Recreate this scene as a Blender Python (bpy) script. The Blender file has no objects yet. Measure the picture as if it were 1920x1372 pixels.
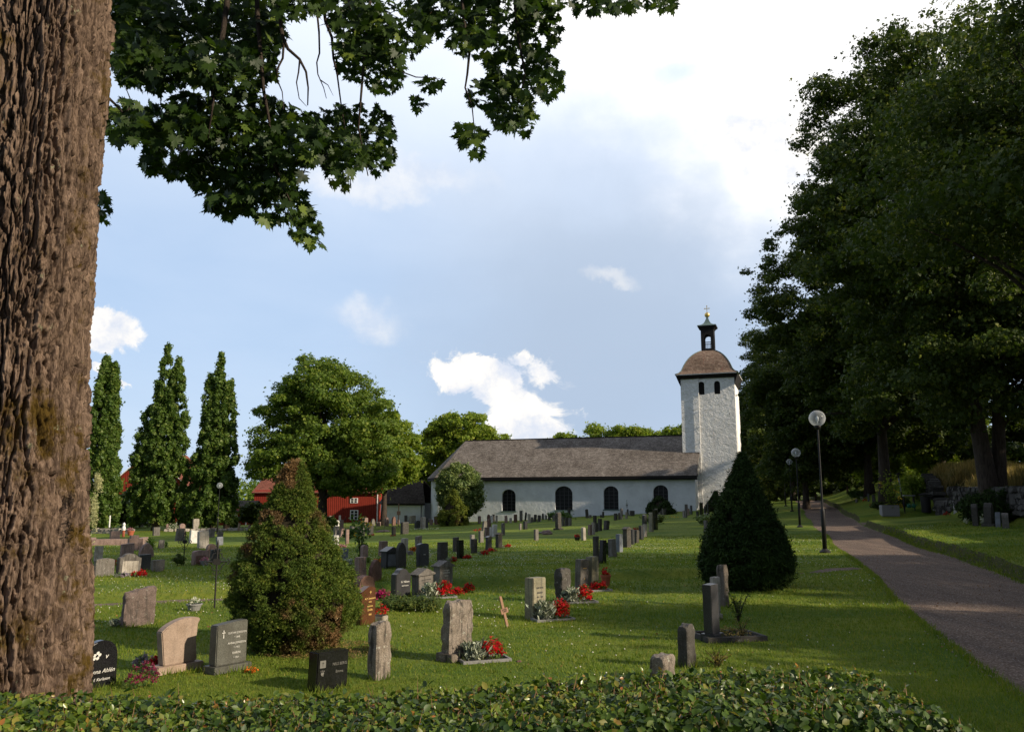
import bpy, bmesh, math, random
import numpy as np
from mathutils import Vector, Matrix, noise as mnoise

C = bpy.context.scene.collection
R = math.radians
PI = math.pi
rng = np.random.default_rng(7)
random.seed(7)

# ---------------------------------------------------------------- camera, light, sky
FPX, CX, CY = 1550.0, 960.0, 686.0
PITCH = math.atan(250.0 / FPX)
EYE = 1.84
cam_d = bpy.data.cameras.new('camera')
cam = bpy.data.objects.new('camera', cam_d)
C.objects.link(cam)
cam.location = (0, 0, EYE)
cam.rotation_euler = (PI / 2 + PITCH, 0, 0)
cam_d.sensor_width = 36
cam_d.lens = 36 * FPX / 1920
cam_d.clip_start = 0.05
cam_d.clip_end = 4000
bpy.context.scene.camera = cam

SUN_EL = R(24.5)
SUN_H = Vector((0.908, -0.419, 0)).normalized()
SUN_DIR = Vector((SUN_H.x * math.cos(SUN_EL), SUN_H.y * math.cos(SUN_EL), math.sin(SUN_EL)))
sun_d = bpy.data.lights.new('sun', 'SUN')
sun_d.energy = 5.0
sun_d.angle = R(0.6)
sun_d.color = (1.0, 0.86, 0.66)
sun = bpy.data.objects.new('sun', sun_d)
C.objects.link(sun)
sun.rotation_euler = (-SUN_DIR).to_track_quat('-Z', 'Y').to_euler()

world = bpy.data.worlds.new('World')
bpy.context.scene.world = world
world.use_nodes = True
wt = world.node_tree
wt.nodes.clear()


class NT:
    """small helper to write node trees"""
    def __init__(s, t): s.t = t
    def n(s, typ, **kw):
        nd = s.t.nodes.new(typ)
        for k, v in kw.items():
            if k == 'i':
                for a, b in v.items():
                    if isinstance(b, bpy.types.NodeSocket): s.t.links.new(b, nd.inputs[a])
                    else: nd.inputs[a].default_value = b
            else: setattr(nd, k, v)
        return nd
    def math(s, op, a, b=0.0, c=0.0, clamp=False):
        nd = s.n('ShaderNodeMath', operation=op, use_clamp=clamp)
        for k, v in enumerate((a, b, c)):
            if isinstance(v, bpy.types.NodeSocket): s.t.links.new(v, nd.inputs[k])
            else: nd.inputs[k].default_value = v
        return nd.outputs[0]
    def vmath(s, op, a, b=(0, 0, 0)):
        nd = s.n('ShaderNodeVectorMath', operation=op)
        for k, v in enumerate((a, b)):
            if isinstance(v, bpy.types.NodeSocket): s.t.links.new(v, nd.inputs[k])
            else: nd.inputs[k].default_value = v
        return nd.outputs['Value'] if op in ('DOT_PRODUCT', 'DISTANCE', 'LENGTH') else nd.outputs['Vector']
    def mix(s, f, a, b, blend='MIX'):
        nd = s.n('ShaderNodeMix', data_type='RGBA', blend_type=blend)
        for k, v in ((0, f), (6, a), (7, b)):
            if isinstance(v, bpy.types.NodeSocket): s.t.links.new(v, nd.inputs[k])
            else: nd.inputs[k].default_value = v if k == 0 else (*v[:3], 1)
        return nd.outputs[2]
    def noise(s, vec, scale, detail=4, rough=0.55, dist=0.0, out='Fac'):
        nd = s.n('ShaderNodeTexNoise')
        if vec is not None: s.t.links.new(vec, nd.inputs['Vector'])
        nd.inputs['Scale'].default_value = scale
        nd.inputs['Detail'].default_value = detail
        nd.inputs['Roughness'].default_value = rough
        nd.inputs['Distortion'].default_value = dist
        return nd.outputs[out]
    def ramp(s, f, stops, interp='LINEAR'):
        nd = s.n('ShaderNodeValToRGB')
        s.t.links.new(f, nd.inputs[0])
        cr = nd.color_ramp
        cr.interpolation = interp
        while len(cr.elements) < len(stops): cr.elements.new(0.5)
        for e, (p, c) in zip(cr.elements, stops):
            e.position = p
            e.color = (c, c, c, 1) if isinstance(c, (int, float)) else (*c[:3], 1)
        return nd.outputs[0]
    def sm(s, v, lo, hi):
        nd = s.n('ShaderNodeMapRange', interpolation_type='SMOOTHSTEP')
        s.t.links.new(v, nd.inputs[0])
        nd.inputs[1].default_value = lo
        nd.inputs[2].default_value = hi
        return nd.outputs[0]


def ray(px, py):
    x, y = (px - CX) / FPX, (CY - py) / FPX
    cp, sp = math.cos(PITCH), math.sin(PITCH)
    return Vector((x, cp - y * sp, sp + y * cp))


# ---- sky: physical sky with clouds laid in by direction
w = NT(wt)
skyn = w.n('ShaderNodeTexSky', sky_type='NISHITA', sun_disc=False, sun_elevation=SUN_EL,
           sun_rotation=math.atan2(SUN_H.x, SUN_H.y), altitude=50, air_density=1.0, dust_density=1.5, ozone_density=1.0)
tc = w.n('ShaderNodeTexCoord').outputs['Generated']
dirn = w.vmath('NORMALIZE', tc)
def cone(px, py, r0, r1, warp=0.0, stretch=(1, 1, 1)):
    c = ray(px, py).normalized()
    v = dirn
    if warp:
        nn = w.noise(dirn, 9.0, 6, 0.6, out='Color')
        off = w.vmath('SUBTRACT', nn, (0.5, 0.5, 0.5))
        v = w.vmath('ADD', dirn, w.vmath('MULTIPLY', off, (warp, warp, warp)))
    dd = w.vmath('MULTIPLY', w.vmath('SUBTRACT', v, tuple(c)), stretch)
    return w.math('SUBTRACT', 1.0, w.sm(w.vmath('LENGTH', dd), r0, r1))
sep = w.n('ShaderNodeSeparateXYZ', i={0: dirn}).outputs
softn = w.noise(w.n('ShaderNodeMapping', i={0: dirn, 3: (1, 1, 2.0)}).outputs[0], 6.0, 5, 0.5, 0.2)
skyc = w.mix(1.0, skyn.outputs[0], (0.115, 0.115, 0.115), 'MULTIPLY')
# thin high veil that whitens the blue everywhere, thicker higher up
flow = w.n('ShaderNodeMapping', i={0: dirn, 3: (1.2, 1.2, 3.2)}).outputs[0]
veil = w.math('MULTIPLY_ADD', w.noise(flow, 2.2, 6, 0.55, 0.4), 0.9, -0.12, clamp=True)
elev = w.sm(w.math('ADD', sep[2], w.math('MULTIPLY', sep[0], 0.25)), 0.16, 0.62)
veil = w.math('ADD', w.math('MULTIPLY', veil, 0.38), w.math('MULTIPLY', elev, 0.85), clamp=True)
col = w.mix(veil, w.mix(0.78, skyc, (0.43, 0.60, 0.865)), (1.05, 1.09, 1.16))
# grey-blue rain cloud body low in the middle and right
body = w.math('MULTIPLY', cone(1150, 640, 0.04, 0.36, 0.14), 0.80)
col = w.mix(body, col, (0.425, 0.52, 0.665))
# cumulus banks
puff = w.noise(w.n('ShaderNodeMapping', i={0: dirn, 3: (1, 1, 1.5)}).outputs[0], 17.0, 11, 0.66, 0.9)
def cumulus(px, py, r, stretch=(1, 1, 1.3), lo=0.50, hi=0.58, amt=1.0, warp=0.11, soft=False):
    global col
    m = w.math('MULTIPLY_ADD', cone(px, py, r * 0.05, r, warp, stretch), 0.48, w.math('MULTIPLY', softn if soft else puff, 0.80))
    m = w.math('MULTIPLY', w.math('MULTIPLY', w.sm(m, lo, hi), w.sm(cone(px, py, r * .3, r * 1.1, warp * .5, stretch), 0.0, 0.3)), amt)
    shade = w.noise(dirn, 22.0, 6, 0.6)
    cc = w.mix(w.sm(shade, 0.32, 0.62), (0.66, 0.72, 0.84), (1.02, 0.98, 0.92))
    col = w.mix(m, col, cc)
cumulus(1010, 695, 0.052, lo=.54, hi=.70)
cumulus(960, 745, 0.062, lo=.53, hi=.70)
cumulus(935, 720, 0.065, lo=.55, hi=.66)
cumulus(985, 790, 0.095, (1, 1, 1.1), lo=.52, hi=.70)
cumulus(865, 706, 0.052, lo=.54, hi=.72)
cumulus(205, 625, 0.052, (1, 1, 1.6), .50, .64)
cumulus(215, 700, 0.032, (0.8, 1, 2.4))
cumulus(1150, 515, 0.05, (0.7, 1, 2.6), 0.55, 0.95, 0.5, soft=True)
cumulus(690, 600, 0.08, (0.9, 1, 2.0), 0.52, 1.0, 0.5, soft=True)
glare = w.math('MAXIMUM', cone(1540, 110, 0.02, 0.33, 0.10), w.math('MULTIPLY', cone(1200, 10, 0.02, 0.25, 0.10), 0.9))
glare = w.math('MULTIPLY', glare, w.math('MULTIPLY_ADD', w.sm(softn, 0.36, 0.60), 0.55, 0.55))
col = w.mix(w.math('MULTIPLY', w.sm(glare, 0.05, 0.75), 0.96), col, (1.18, 1.16, 1.14))
col = w.mix(w.math('MULTIPLY', cone(1275, 118, 0.004, 0.060, 0.10, (.8, 1, 1.6)), 0.6), col, (0.56, 0.72, 0.92))
col = w.mix(w.math('MULTIPLY', cone(1150, 300, 0.01, 0.16, 0.16, (.7, 1, 1.6)), 0.35), col, (0.60, 0.72, 0.92))
cumulus(1440, 260, 0.13, (0.8, 1, 1.8), 0.46, 0.85, 0.8, soft=True)
cumulus(700, 345, 0.11, (0.5, 1, 3.4), 0.50, 0.95, 0.5, soft=True)
# added dark sky, unseen overhead and behind the camera, cuts ambient light
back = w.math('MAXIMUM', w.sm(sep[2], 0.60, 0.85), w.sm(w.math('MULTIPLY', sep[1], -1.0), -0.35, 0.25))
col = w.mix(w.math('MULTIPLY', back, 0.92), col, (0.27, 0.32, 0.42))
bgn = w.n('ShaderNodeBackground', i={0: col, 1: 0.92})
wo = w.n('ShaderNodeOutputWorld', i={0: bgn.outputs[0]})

vs = bpy.context.scene.view_settings
vs.view_transform = 'Standard'
vs.look = 'None'
vs.exposure = 0.25
vs.gamma = 1.0
bpy.context.scene.cycles.max_bounces = 6
bpy.context.scene.cycles.diffuse_bounces = 2
bpy.context.scene.cycles.glossy_bounces = 2
bpy.context.scene.cycles.transmission_bounces = 4
bpy.context.scene.cycles.transparent_max_bounces = 6

# ---------------------------------------------------------------- materials
MATS = {}
def newmat(name):
    m = bpy.data.materials.new(name)
    m.use_nodes = True
    m.node_tree.nodes.clear()
    return m, NT(m.node_tree)

def finish(t, shader):
    t.n('ShaderNodeOutputMaterial', i={0: shader})

def bsdf(t, col, rough=0.8, normal=None, spec=0.3, metal=0.0):
    b = t.n('ShaderNodeBsdfPrincipled')
    for k, v in (('Base Color', col), ('Roughness', rough), ('Specular IOR Level', spec), ('Metallic', metal)):
        if isinstance(v, bpy.types.NodeSocket): t.t.links.new(v, b.inputs[k])
        else: b.inputs[k].default_value = (*v[:3], 1) if k == 'Base Color' else v
    if normal is not None: t.t.links.new(normal, b.inputs['Normal'])
    return b.outputs[0]

def bump(t, h, strength=0.5, dist=0.02):
    return t.n('ShaderNodeBump', i={'Strength': strength, 'Distance': dist, 'Height': h}).outputs[0]

def leafmat(name, c1, c2, c3=None, trans=0.3, rough=0.55, spec=0.25, big=None, bigc=None, bigscale=0.35, bign=(0.5, 0.62), tcol=1.6):
    m, t = newmat(name)
    g = t.n('ShaderNodeNewGeometry')
    oi = t.n('ShaderNodeObjectInfo')
    stops = [(0.0, c1), (0.85, c2)] + ([(0.985, c3)] if c3 else [])
    col = t.ramp(g.outputs['Random Per Island'], stops)
    pos = t.n('ShaderNodeTexCoord').outputs['Object']
    nz = t.noise(pos, bigscale * 3, 3)
    col = t.mix(t.sm(nz, 0.3, 0.72), t.mix(1.0, col, (0.72, 0.80, 0.74), 'MULTIPLY'), t.mix(1.0, col, (1.22, 1.14, 0.95), 'MULTIPLY'))
    if bigc:
        col = t.mix(t.sm(t.noise(pos, bigscale, 3), *bign), col, bigc)
    d = bsdf(t, col, rough, spec=spec)
    tl = t.n('ShaderNodeBsdfTranslucent', i={0: t.mix(1.0, col, (tcol, tcol * 1.05, tcol * 0.55), 'MULTIPLY')})
    mx = t.n('ShaderNodeMixShader', i={0: trans, 1: d, 2: tl.outputs[0]})
    finish(t, mx.outputs[0])
    return m

def stonemat(name, col, speck=0.25, rough=0.75, lichen=0.0, streak=0.0, bumpy=0.3, scale=1.0, spec=0.35, dark=None):
    m, t = newmat(name)
    tcn = t.n('ShaderNodeTexCoord')
    g = t.n('ShaderNodeNewGeometry')
    oi = t.n('ShaderNodeObjectInfo')
    pos = t.vmath('ADD', tcn.outputs['Object'], t.n('ShaderNodeCombineXYZ', i={0: t.math('MULTIPLY', oi.outputs['Random'], 37.0), 1: t.math('MULTIPLY', oi.outputs['Random'], 91.0)}).outputs[0])
    fine = t.noise(pos, 90 * scale, 3, 0.7)
    c = t.mix(t.sm(fine, 0.35, 0.65), [v * (1 - speck) for v in col], [min(1, v * (1 + speck)) for v in col])
    big = t.noise(pos, 5 * scale, 5, 0.6)
    c = t.mix(t.sm(big, 0.35, 0.7), c, t.mix(1.0, c, (0.72, 0.70, 0.66), 'MULTIPLY'))
    if streak:
        sp = t.n('ShaderNodeMapping', i={0: pos, 3: (22, 22, 1.6)}).outputs[0]
        sn = t.sm(t.noise(sp, 1.0, 5, 0.65), 0.48, 0.66)
        c = t.mix(t.math('MULTIPLY', sn, streak), c, dark or (0.035, 0.03, 0.026))
    if lichen:
        ln = t.sm(t.noise(pos, 16 * scale, 5, 0.7), 0.60, 0.66)
        c = t.mix(t.math('MULTIPLY', ln, lichen), c, (0.40, 0.40, 0.34))
        ln2 = t.sm(t.noise(pos, 8 * scale, 5, 0.6), 0.62, 0.70)
        c = t.mix(t.math('MULTIPLY', ln2, lichen * 0.7), c, (0.055, 0.05, 0.035))
    v = t.math('MULTIPLY_ADD', oi.outputs['Random'], 0.4, 0.8)
    hv = t.n('ShaderNodeHueSaturation', i={'Color': c, 'Value': v})
    h = t.math('ADD', t.math('MULTIPLY', fine, 0.3), t.noise(pos, 24 * scale, 5, 0.65))
    finish(t, bsdf(t, hv.outputs[0], rough, bump(t, h, bumpy, 0.012), spec))
    return m

def plain(name, col, rough=0.6, spec=0.3, metal=0.0, vary=0.15, scale=8, bumpy=0.0):
    m, t = newmat(name)
    pos = t.n('ShaderNodeTexCoord').outputs['Object']
    nz = t.noise(pos, scale, 5, 0.6)
    c = t.mix(nz, [v * (1 - vary) for v in col], [min(1, v * (1 + vary)) for v in col])
    finish(t, bsdf(t, c, rough, bump(t, t.noise(pos, scale * 5, 4), bumpy, 0.02) if bumpy else None, spec, metal))
    return m

M = {}
M['s_dark'] = stonemat('dark_granite', (0.045, 0.045, 0.05), 0.35, 0.32, 0.05, 0.0, 0.08)
M['s_black'] = stonemat('black_polished_granite', (0.012, 0.012, 0.014), 0.4, 0.14, 0.0, 0.0, 0.02, spec=0.5)
M['s_slate'] = stonemat('weathered_dark_stone', (0.06, 0.055, 0.048), 0.3, 0.8, 0.35, 0.3, 0.4)
M['s_grey'] = stonemat('grey_granite', (0.165, 0.15, 0.135), 0.3, 0.8, 0.5, 0.6, 0.3)
M['s_pale'] = stonemat('pale_granite', (0.40, 0.36, 0.31), 0.2, 0.8, 0.4, 0.5, 0.3)
M['s_white'] = stonemat('white_marble', (0.68, 0.66, 0.64), 0.06, 0.5, 0.08, 0.1, 0.1)
M['s_pink'] = stonemat('red_grey_granite', (0.27, 0.185, 0.16), 0.3, 0.8, 0.35, 0.5, 0.3)
M['s_red'] = stonemat('reddish_stone', (0.16, 0.085, 0.065), 0.3, 0.7, 0.1, 0.2, 0.3)
M['s_brown'] = stonemat('brown_polished_granite', (0.085, 0.035, 0.018), 0.4, 0.25, 0.0, 0.0, 0.03, spec=0.5)
M['s_blue'] = stonemat('blue_grey_granite', (0.16, 0.175, 0.205), 0.2, 0.6, 0.05, 0.05, 0.15)
M['s_rough'] = stonemat('weathered_lichen_stone', (0.21, 0.175, 0.145), 0.3, 0.9, 0.8, 0.9, 0.9)
M['s_olive'] = stonemat('olive_weathered_stone', (0.30, 0.275, 0.19), 0.25, 0.85, 0.5, 0.6, 0.5, dark=(0.08, 0.08, 0.07))
M['s_green'] = stonemat('grey_green_granite', (0.085, 0.085, 0.072), 0.3, 0.55, 0.1, 0.25, 0.15)
M['s_sand'] = stonemat('sawn_sandstone', (0.36, 0.265, 0.205), 0.15, 0.7, 0.12, 0.18, 0.15)
M['s_dusk'] = stonemat('brown_grey_rough_stone', (0.15, 0.112, 0.10), 0.3, 0.85, 0.3, 0.7, 0.6)
M['lead_bar'] = plain('lead_bar', (0.06, 0.06, 0.065), 0.6)
M['iron'] = plain('black_iron', (0.015, 0.014, 0.013), 0.6)
M['pole'] = plain('black_paint', (0.008, 0.008, 0.009), 0.55, 0.3)
M['white'] = plain('white_paint', (0.75, 0.74, 0.71), 0.6)
M['wood'] = plain('weathered_wood', (0.34, 0.20, 0.13), 0.85, bumpy=0.4, scale=20)
M['gold'] = plain('gilding', (0.75, 0.52, 0.16), 0.35, 0.5, 0.9)
M['gilt_text'] = plain('gilt_lettering', (0.80, 0.52, 0.18), 0.45, 0.5)
M['pale_text'] = plain('pale_lettering', (0.62, 0.60, 0.56), 0.6)
M['engraved'] = plain('engraved_plate', (0.15, 0.145, 0.13), 0.6)
M['terracotta'] = plain('terracotta', (0.36, 0.10, 0.05), 0.8)
M['soil'] = plain('soil', (0.035, 0.024, 0.016), 0.95, bumpy=0.8, scale=30)
M['glass_dark'] = plain('dark_glass', (0.006, 0.006, 0.007), 0.35, 0.2)
M['black_wood'] = plain('tarred_wood', (0.012, 0.010, 0.010), 0.8, bumpy=0.3)
M['copper'] = plain('green_copper', (0.11, 0.16, 0.15), 0.6, vary=0.35, scale=3)
M['red_wood'] = None
M['concrete'] = plain('concrete', (0.22, 0.215, 0.21), 0.85, bumpy=0.4)
M['green_plastic'] = plain('green_plastic', (0.01, 0.12, 0.06), 0.4)
M['zinc'] = plain('zinc', (0.30, 0.32, 0.34), 0.45, 0.5, 0.6)
M['signred'] = plain('red_paint', (0.5, 0.03, 0.05), 0.5)

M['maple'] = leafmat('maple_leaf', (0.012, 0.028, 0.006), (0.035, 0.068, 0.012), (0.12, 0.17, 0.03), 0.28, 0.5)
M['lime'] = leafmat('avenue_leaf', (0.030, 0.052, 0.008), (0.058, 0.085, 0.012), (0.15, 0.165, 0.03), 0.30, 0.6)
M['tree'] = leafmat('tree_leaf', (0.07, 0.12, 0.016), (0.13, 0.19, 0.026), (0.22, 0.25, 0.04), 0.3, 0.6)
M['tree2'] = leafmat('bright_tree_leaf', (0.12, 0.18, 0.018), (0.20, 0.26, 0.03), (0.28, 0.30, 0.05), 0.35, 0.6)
M['poplar'] = leafmat('columnar_leaf', (0.052, 0.098, 0.018), (0.10, 0.16, 0.03), (0.18, 0.22, 0.06), 0.25, 0.5)
M['shrub'] = leafmat('shrub_leaf', (0.09, 0.13, 0.035), (0.16, 0.21, 0.07), (0.30, 0.34, 0.15), 0.25, 0.45)
M['hedge'] = leafmat('hedge_leaf', (0.014, 0.040, 0.007), (0.095, 0.15, 0.018), (0.24, 0.20, 0.05), 0.25, 0.46, 0.35)
M['thuja'] = leafmat('dark_conifer', (0.014, 0.030, 0.007), (0.030, 0.056, 0.011), None, 0.05, 0.8, .15)
M['spruce'] = leafmat('dwarf_spruce_needles', (0.065, 0.11, 0.018), (0.125, 0.175, 0.026), (0.2, 0.2, 0.04), 0.15, 0.7,
                      bigscale=1.5, bigc=(0.15, 0.085, 0.04), bign=(0.56, 0.66))
M['gold_conifer'] = leafmat('yellow_green_conifer', (0.09, 0.12, 0.015), (0.15, 0.17, 0.02), None, 0.15, 0.7, bigscale=0.4, bigc=(0.16, 0.09, 0.04), bign=(0.62, 0.70))
M['juniper'] = leafmat('low_juniper', (0.05, 0.085, 0.02), (0.10, 0.14, 0.03), (0.20, 0.19, 0.04), 0.15, 0.6)
M['silver'] = leafmat('silver_foliage', (0.30, 0.33, 0.29), (0.52, 0.54, 0.48), None, 0.15, 0.8)
M['green_plant'] = leafmat('plant_green', (0.05, 0.09, 0.02), (0.10, 0.17, 0.04), None, 0.3, 0.5)
M['hosta'] = leafmat('hosta_leaf', (0.06, 0.12, 0.02), (0.16, 0.24, 0.05), (0.4, 0.42, 0.2), 0.3, 0.4)
M['dry_grass'] = leafmat('dry_tall_grass', (0.14, 0.12, 0.04), (0.34, 0.24, 0.10), (0.42, 0.30, 0.14), 0.3, 0.7)
for nm, c in (('red', (0.55, 0.004, 0.010)), ('magenta', (0.42, 0.01, 0.14)), ('orange', (0.75, 0.20, 0.02)), ('yellow', (0.75, 0.5, 0.05)),
              ('whitef', (0.75, 0.72, 0.70)), ('pinkf', (0.62, 0.25, 0.38)), ('purple', (0.22, 0.02, 0.07)), ('lilac', (0.36, 0.28, 0.42))):
    M['f_' + nm] = leafmat(nm + '_petals', [v * 0.7 for v in c], c, None, 0.2, 0.6)

def grassmat():
    m, t = newmat('lawn')
    pos = t.n('ShaderNodeNewGeometry').outputs['Position']
    st = t.n('ShaderNodeMapping', i={0: pos, 2: (0, 0, 0.3), 3: (0.7, 1.5, 1)}).outputs[0]
    a = t.noise(st, 0.35, 6, 0.6)
    b = t.noise(pos, 6.0, 6, 0.7)
    f = t.noise(pos, 60.0, 3, 0.7)
    c = t.mix(t.sm(a, 0.34, 0.66), (0.080, 0.140, 0.016), (0.180, 0.212, 0.026))
    c = t.mix(t.sm(b, 0.3, 0.72), t.mix(1.0, c, (0.72, 0.82, 0.8), 'MULTIPLY'), t.mix(1.0, c, (1.2, 1.1, 0.9), 'MULTIPLY'))
    c = t.mix(t.sm(f, 0.62, 0.7), c, (0.19, 0.18, 0.05))
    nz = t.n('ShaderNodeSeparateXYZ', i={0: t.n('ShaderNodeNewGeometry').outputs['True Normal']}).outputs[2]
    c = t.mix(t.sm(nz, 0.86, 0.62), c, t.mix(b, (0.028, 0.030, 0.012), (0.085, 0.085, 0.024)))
    h = t.math('ADD', t.math('MULTIPLY', f, 0.5), b)
    finish(t, bsdf(t, c, 0.9, bump(t, h, 0.9, 0.06), 0.15))
    return m
M['lawn'] = grassmat()
M['blade'] = leafmat('grass_blade', (0.080, 0.140, 0.014), (0.175, 0.218, 0.026), (0.28, 0.24, 0.06), 0.35, 0.6, bigscale=0.12)

def gravelmat():
    m, t = newmat('gravel')
    pos = t.n('ShaderNodeNewGeometry').outputs['Position']
    v = t.n('ShaderNodeTexVoronoi', i={'Vector': pos, 'Scale': 55.0})
    c = t.ramp(t.n('ShaderNodeSeparateColor', i={0: v.outputs['Color']}).outputs[0], [(0, (0.13, 0.095, 0.075)), (0.5, (0.23, 0.175, 0.14)), (0.9, (0.33, 0.265, 0.215)), (1.0, (0.5, 0.43, 0.37))])
    big = t.noise(t.n('ShaderNodeMapping', i={0: pos, 2: (0, 0, R(17.7)), 3: (2.2, 0.22, 1)}).outputs[0], 0.9, 7, 0.7)
    c = t.mix(t.sm(big, 0.35, 0.7), t.mix(1.0, c, (0.72, 0.68, 0.68), 'MULTIPLY'), t.mix(1.0, c, (1.1, 1.02, 0.96), 'MULTIPLY'))
    h = t.math('ADD', t.math('MULTIPLY', v.outputs['Distance'], -1.5), t.noise(pos, 9, 5, 0.7))
    finish(t, bsdf(t, c, 0.95, bump(t, h, 0.9, 0.03), 0.2))
    return m
M['gravel'] = gravelmat()

def barkmat(name, c1, c2, moss=0.0, sc=1.0):
    m, t = newmat(name)
    pos = t.n('ShaderNodeTexCoord').outputs['Object']
    st = t.n('ShaderNodeMapping', i={0: pos, 3: (1, 1, 0.18)}).outputs[0]
    a = t.noise(st, 26 * sc, 7, 0.72, 0.6)
    c = t.mix(t.sm(a, 0.3, 0.68), c1, c2)
    fl = t.noise(t.n('ShaderNodeMapping', i={0: pos, 3: (1, 1, 0.5)}).outputs[0], 70 * sc, 5, 0.7)
    c = t.mix(t.sm(fl, 0.6, 0.75), c, [min(1, v * 1.7) for v in c2])
    if moss:
        mn = t.sm(t.noise(pos, 2.6, 7, 0.72), 0.50, 0.62)
        c = t.mix(t.math('MULTIPLY', mn, moss), c, (0.085, 0.052, 0.008))
        ln = t.sm(t.noise(pos, 7, 6, 0.72), 0.635, 0.68)
        c = t.mix(t.math('MULTIPLY', ln, 0.75), c, (0.30, 0.32, 0.20))
    h = t.math('ADD', a, t.math('MULTIPLY', fl, 0.5))
    finish(t, bsdf(t, c, 0.92, bump(t, h, 0.9, 0.03 / sc), 0.2))
    return m
M['bark_big'] = barkmat('maple_bark', (0.032, 0.018, 0.012), (0.275, 0.192, 0.140), 1.0)
M['bark'] = barkmat('tree_bark', (0.028, 0.02, 0.016), (0.075, 0.058, 0.046), 0.0, 0.5)

def plastermat(name, col, stain=0.5, relief=0.35):
    m, t = newmat(name)
    pos = t.n('ShaderNodeTexCoord').outputs['Object']
    lump = t.noise(pos, 1.7, 6, 0.62, 0.6)
    fine = t.noise(pos, 7, 5, 0.65)
    c = t.mix(t.sm(t.noise(pos, 0.7, 6, 0.6), 0.35, 0.7), col, [v * 0.86 for v in col])
    sp = t.n('ShaderNodeMapping', i={0: pos, 3: (2.6, 2.6, 0.22)}).outputs[0]
    st = t.sm(t.noise(sp, 0.8, 6, 0.7), 0.56, 0.72)
    c = t.mix(t.math('MULTIPLY', st, stain * 0.6), c, (0.44, 0.36, 0.30))
    rd = t.sm(t.noise(t.n('ShaderNodeMapping', i={0: pos, 1: (5, 2, 9), 3: (1, 1, 0.5)}).outputs[0], 0.9, 5, 0.75), 0.64, 0.75)
    c = t.mix(t.math('MULTIPLY', rd, stain * 0.5), c, (0.42, 0.22, 0.18))
    h = t.math('ADD', lump, t.math('MULTIPLY', fine, 0.25))
    finish(t, bsdf(t, c, 0.9, bump(t, h, 1.0, relief), 0.15))
    return m
M['plaster'] = plastermat('nave_whitewash_shaded', (0.70, 0.72, 0.735), 0.12, 0.06)  # cooler, greyer copy of the whitewash; puts the wall's shade into its colour
M['plaster_tower'] = plastermat('tower_whitewash_sunlit', (0.88, 0.87, 0.85), 0.6, 0.22)  # lighter, warmer whitewash copy with the sun on the tower put into it

def shinglemat(name, c1, c2, cs, stain=0.4, scale=3.2):
    m, t = newmat(name)
    uv = t.n('ShaderNodeUVMap').outputs[0]
    br = t.n('ShaderNodeTexBrick', i={'Vector': uv, 'Color1': (*c1, 1), 'Color2': (*c2, 1), 'Mortar': (0.02, 0.016, 0.014, 1), 'Scale': scale, 'Mortar Size': 0.03, 'Bias': 0.0, 'Brick Width': 0.45, 'Row Height': 0.55})
    n1 = t.noise(uv, 0.35, 6, 0.7)
    c = t.mix(t.sm(n1, 0.35, 0.7), br.outputs[0], t.mix(1.0, br.outputs[0], (0.6, 0.58, 0.56), 'MULTIPLY'))
    c = t.mix(t.sm(t.noise(t.n('ShaderNodeMapping', i={0: uv, 3: (1, 2.2, 1)}).outputs[0], 1.6, 5, 0.75), 0.38, 0.66), t.mix(1.0, c, (0.70, 0.68, 0.67), 'MULTIPLY'), t.mix(1.0, c, (1.30, 1.27, 1.24), 'MULTIPLY'))
    sp = t.n('ShaderNodeMapping', i={0: uv, 3: (1.6, 0.28, 1)}).outputs[0]
    c = t.mix(t.math('MULTIPLY', t.sm(t.noise(sp, 0.9, 5, 0.7), 0.60, 0.70), stain), c, cs)
    fl = t.noise(uv, 9.0, 3, 0.7)
    c = t.mix(t.sm(fl, 0.64, 0.70), c, [min(1, v * 1.9) for v in c2])
    h = t.math('ADD', br.outputs['Fac'], t.math('MULTIPLY', fl, -0.6))
    finish(t, bsdf(t, c, 0.9, bump(t, h, -0.8, 0.05), 0.15))
    return m
M['shingle'] = shinglemat('nave_shingle', (0.19, 0.165, 0.145), (0.285, 0.255, 0.225), (0.06, 0.045, 0.035))
M['shingle_dome'] = shinglemat('dome_shingle', (0.24, 0.16, 0.12), (0.33, 0.25, 0.19), (0.27, 0.05, 0.03), 0.9)
M['shingle_dark'] = shinglemat('vestry_shingle', (0.045, 0.037, 0.031), (0.075, 0.062, 0.052), (0.06, 0.065, 0.02), 0.7)
M['tile'] = shinglemat('red_roof_tile', (0.22, 0.07, 0.045), (0.30, 0.11, 0.07), (0.12, 0.05, 0.03), 0.4)

def redwood():
    m, t = newmat('falu_red_boards')
    pos = t.n('ShaderNodeTexCoord').outputs['Object']
    wv = t.n('ShaderNodeTexWave', i={'Vector': pos, 'Scale': 1.1, 'Distortion': 0.0}, wave_type='BANDS', bands_direction='X', wave_profile='SIN')
    c = t.mix(t.noise(pos, 1.2, 5), (0.18, 0.020, 0.012), (0.26, 0.038, 0.022))
    c = t.mix(t.sm(wv.outputs[1], 0.05, 0.0), c, (0.07, 0.008, 0.006))
    finish(t, bsdf(t, c, 0.85, bump(t, wv.outputs[1], 0.6, 0.03), 0.15))
    return m
M['red_wood'] = redwood()

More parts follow.
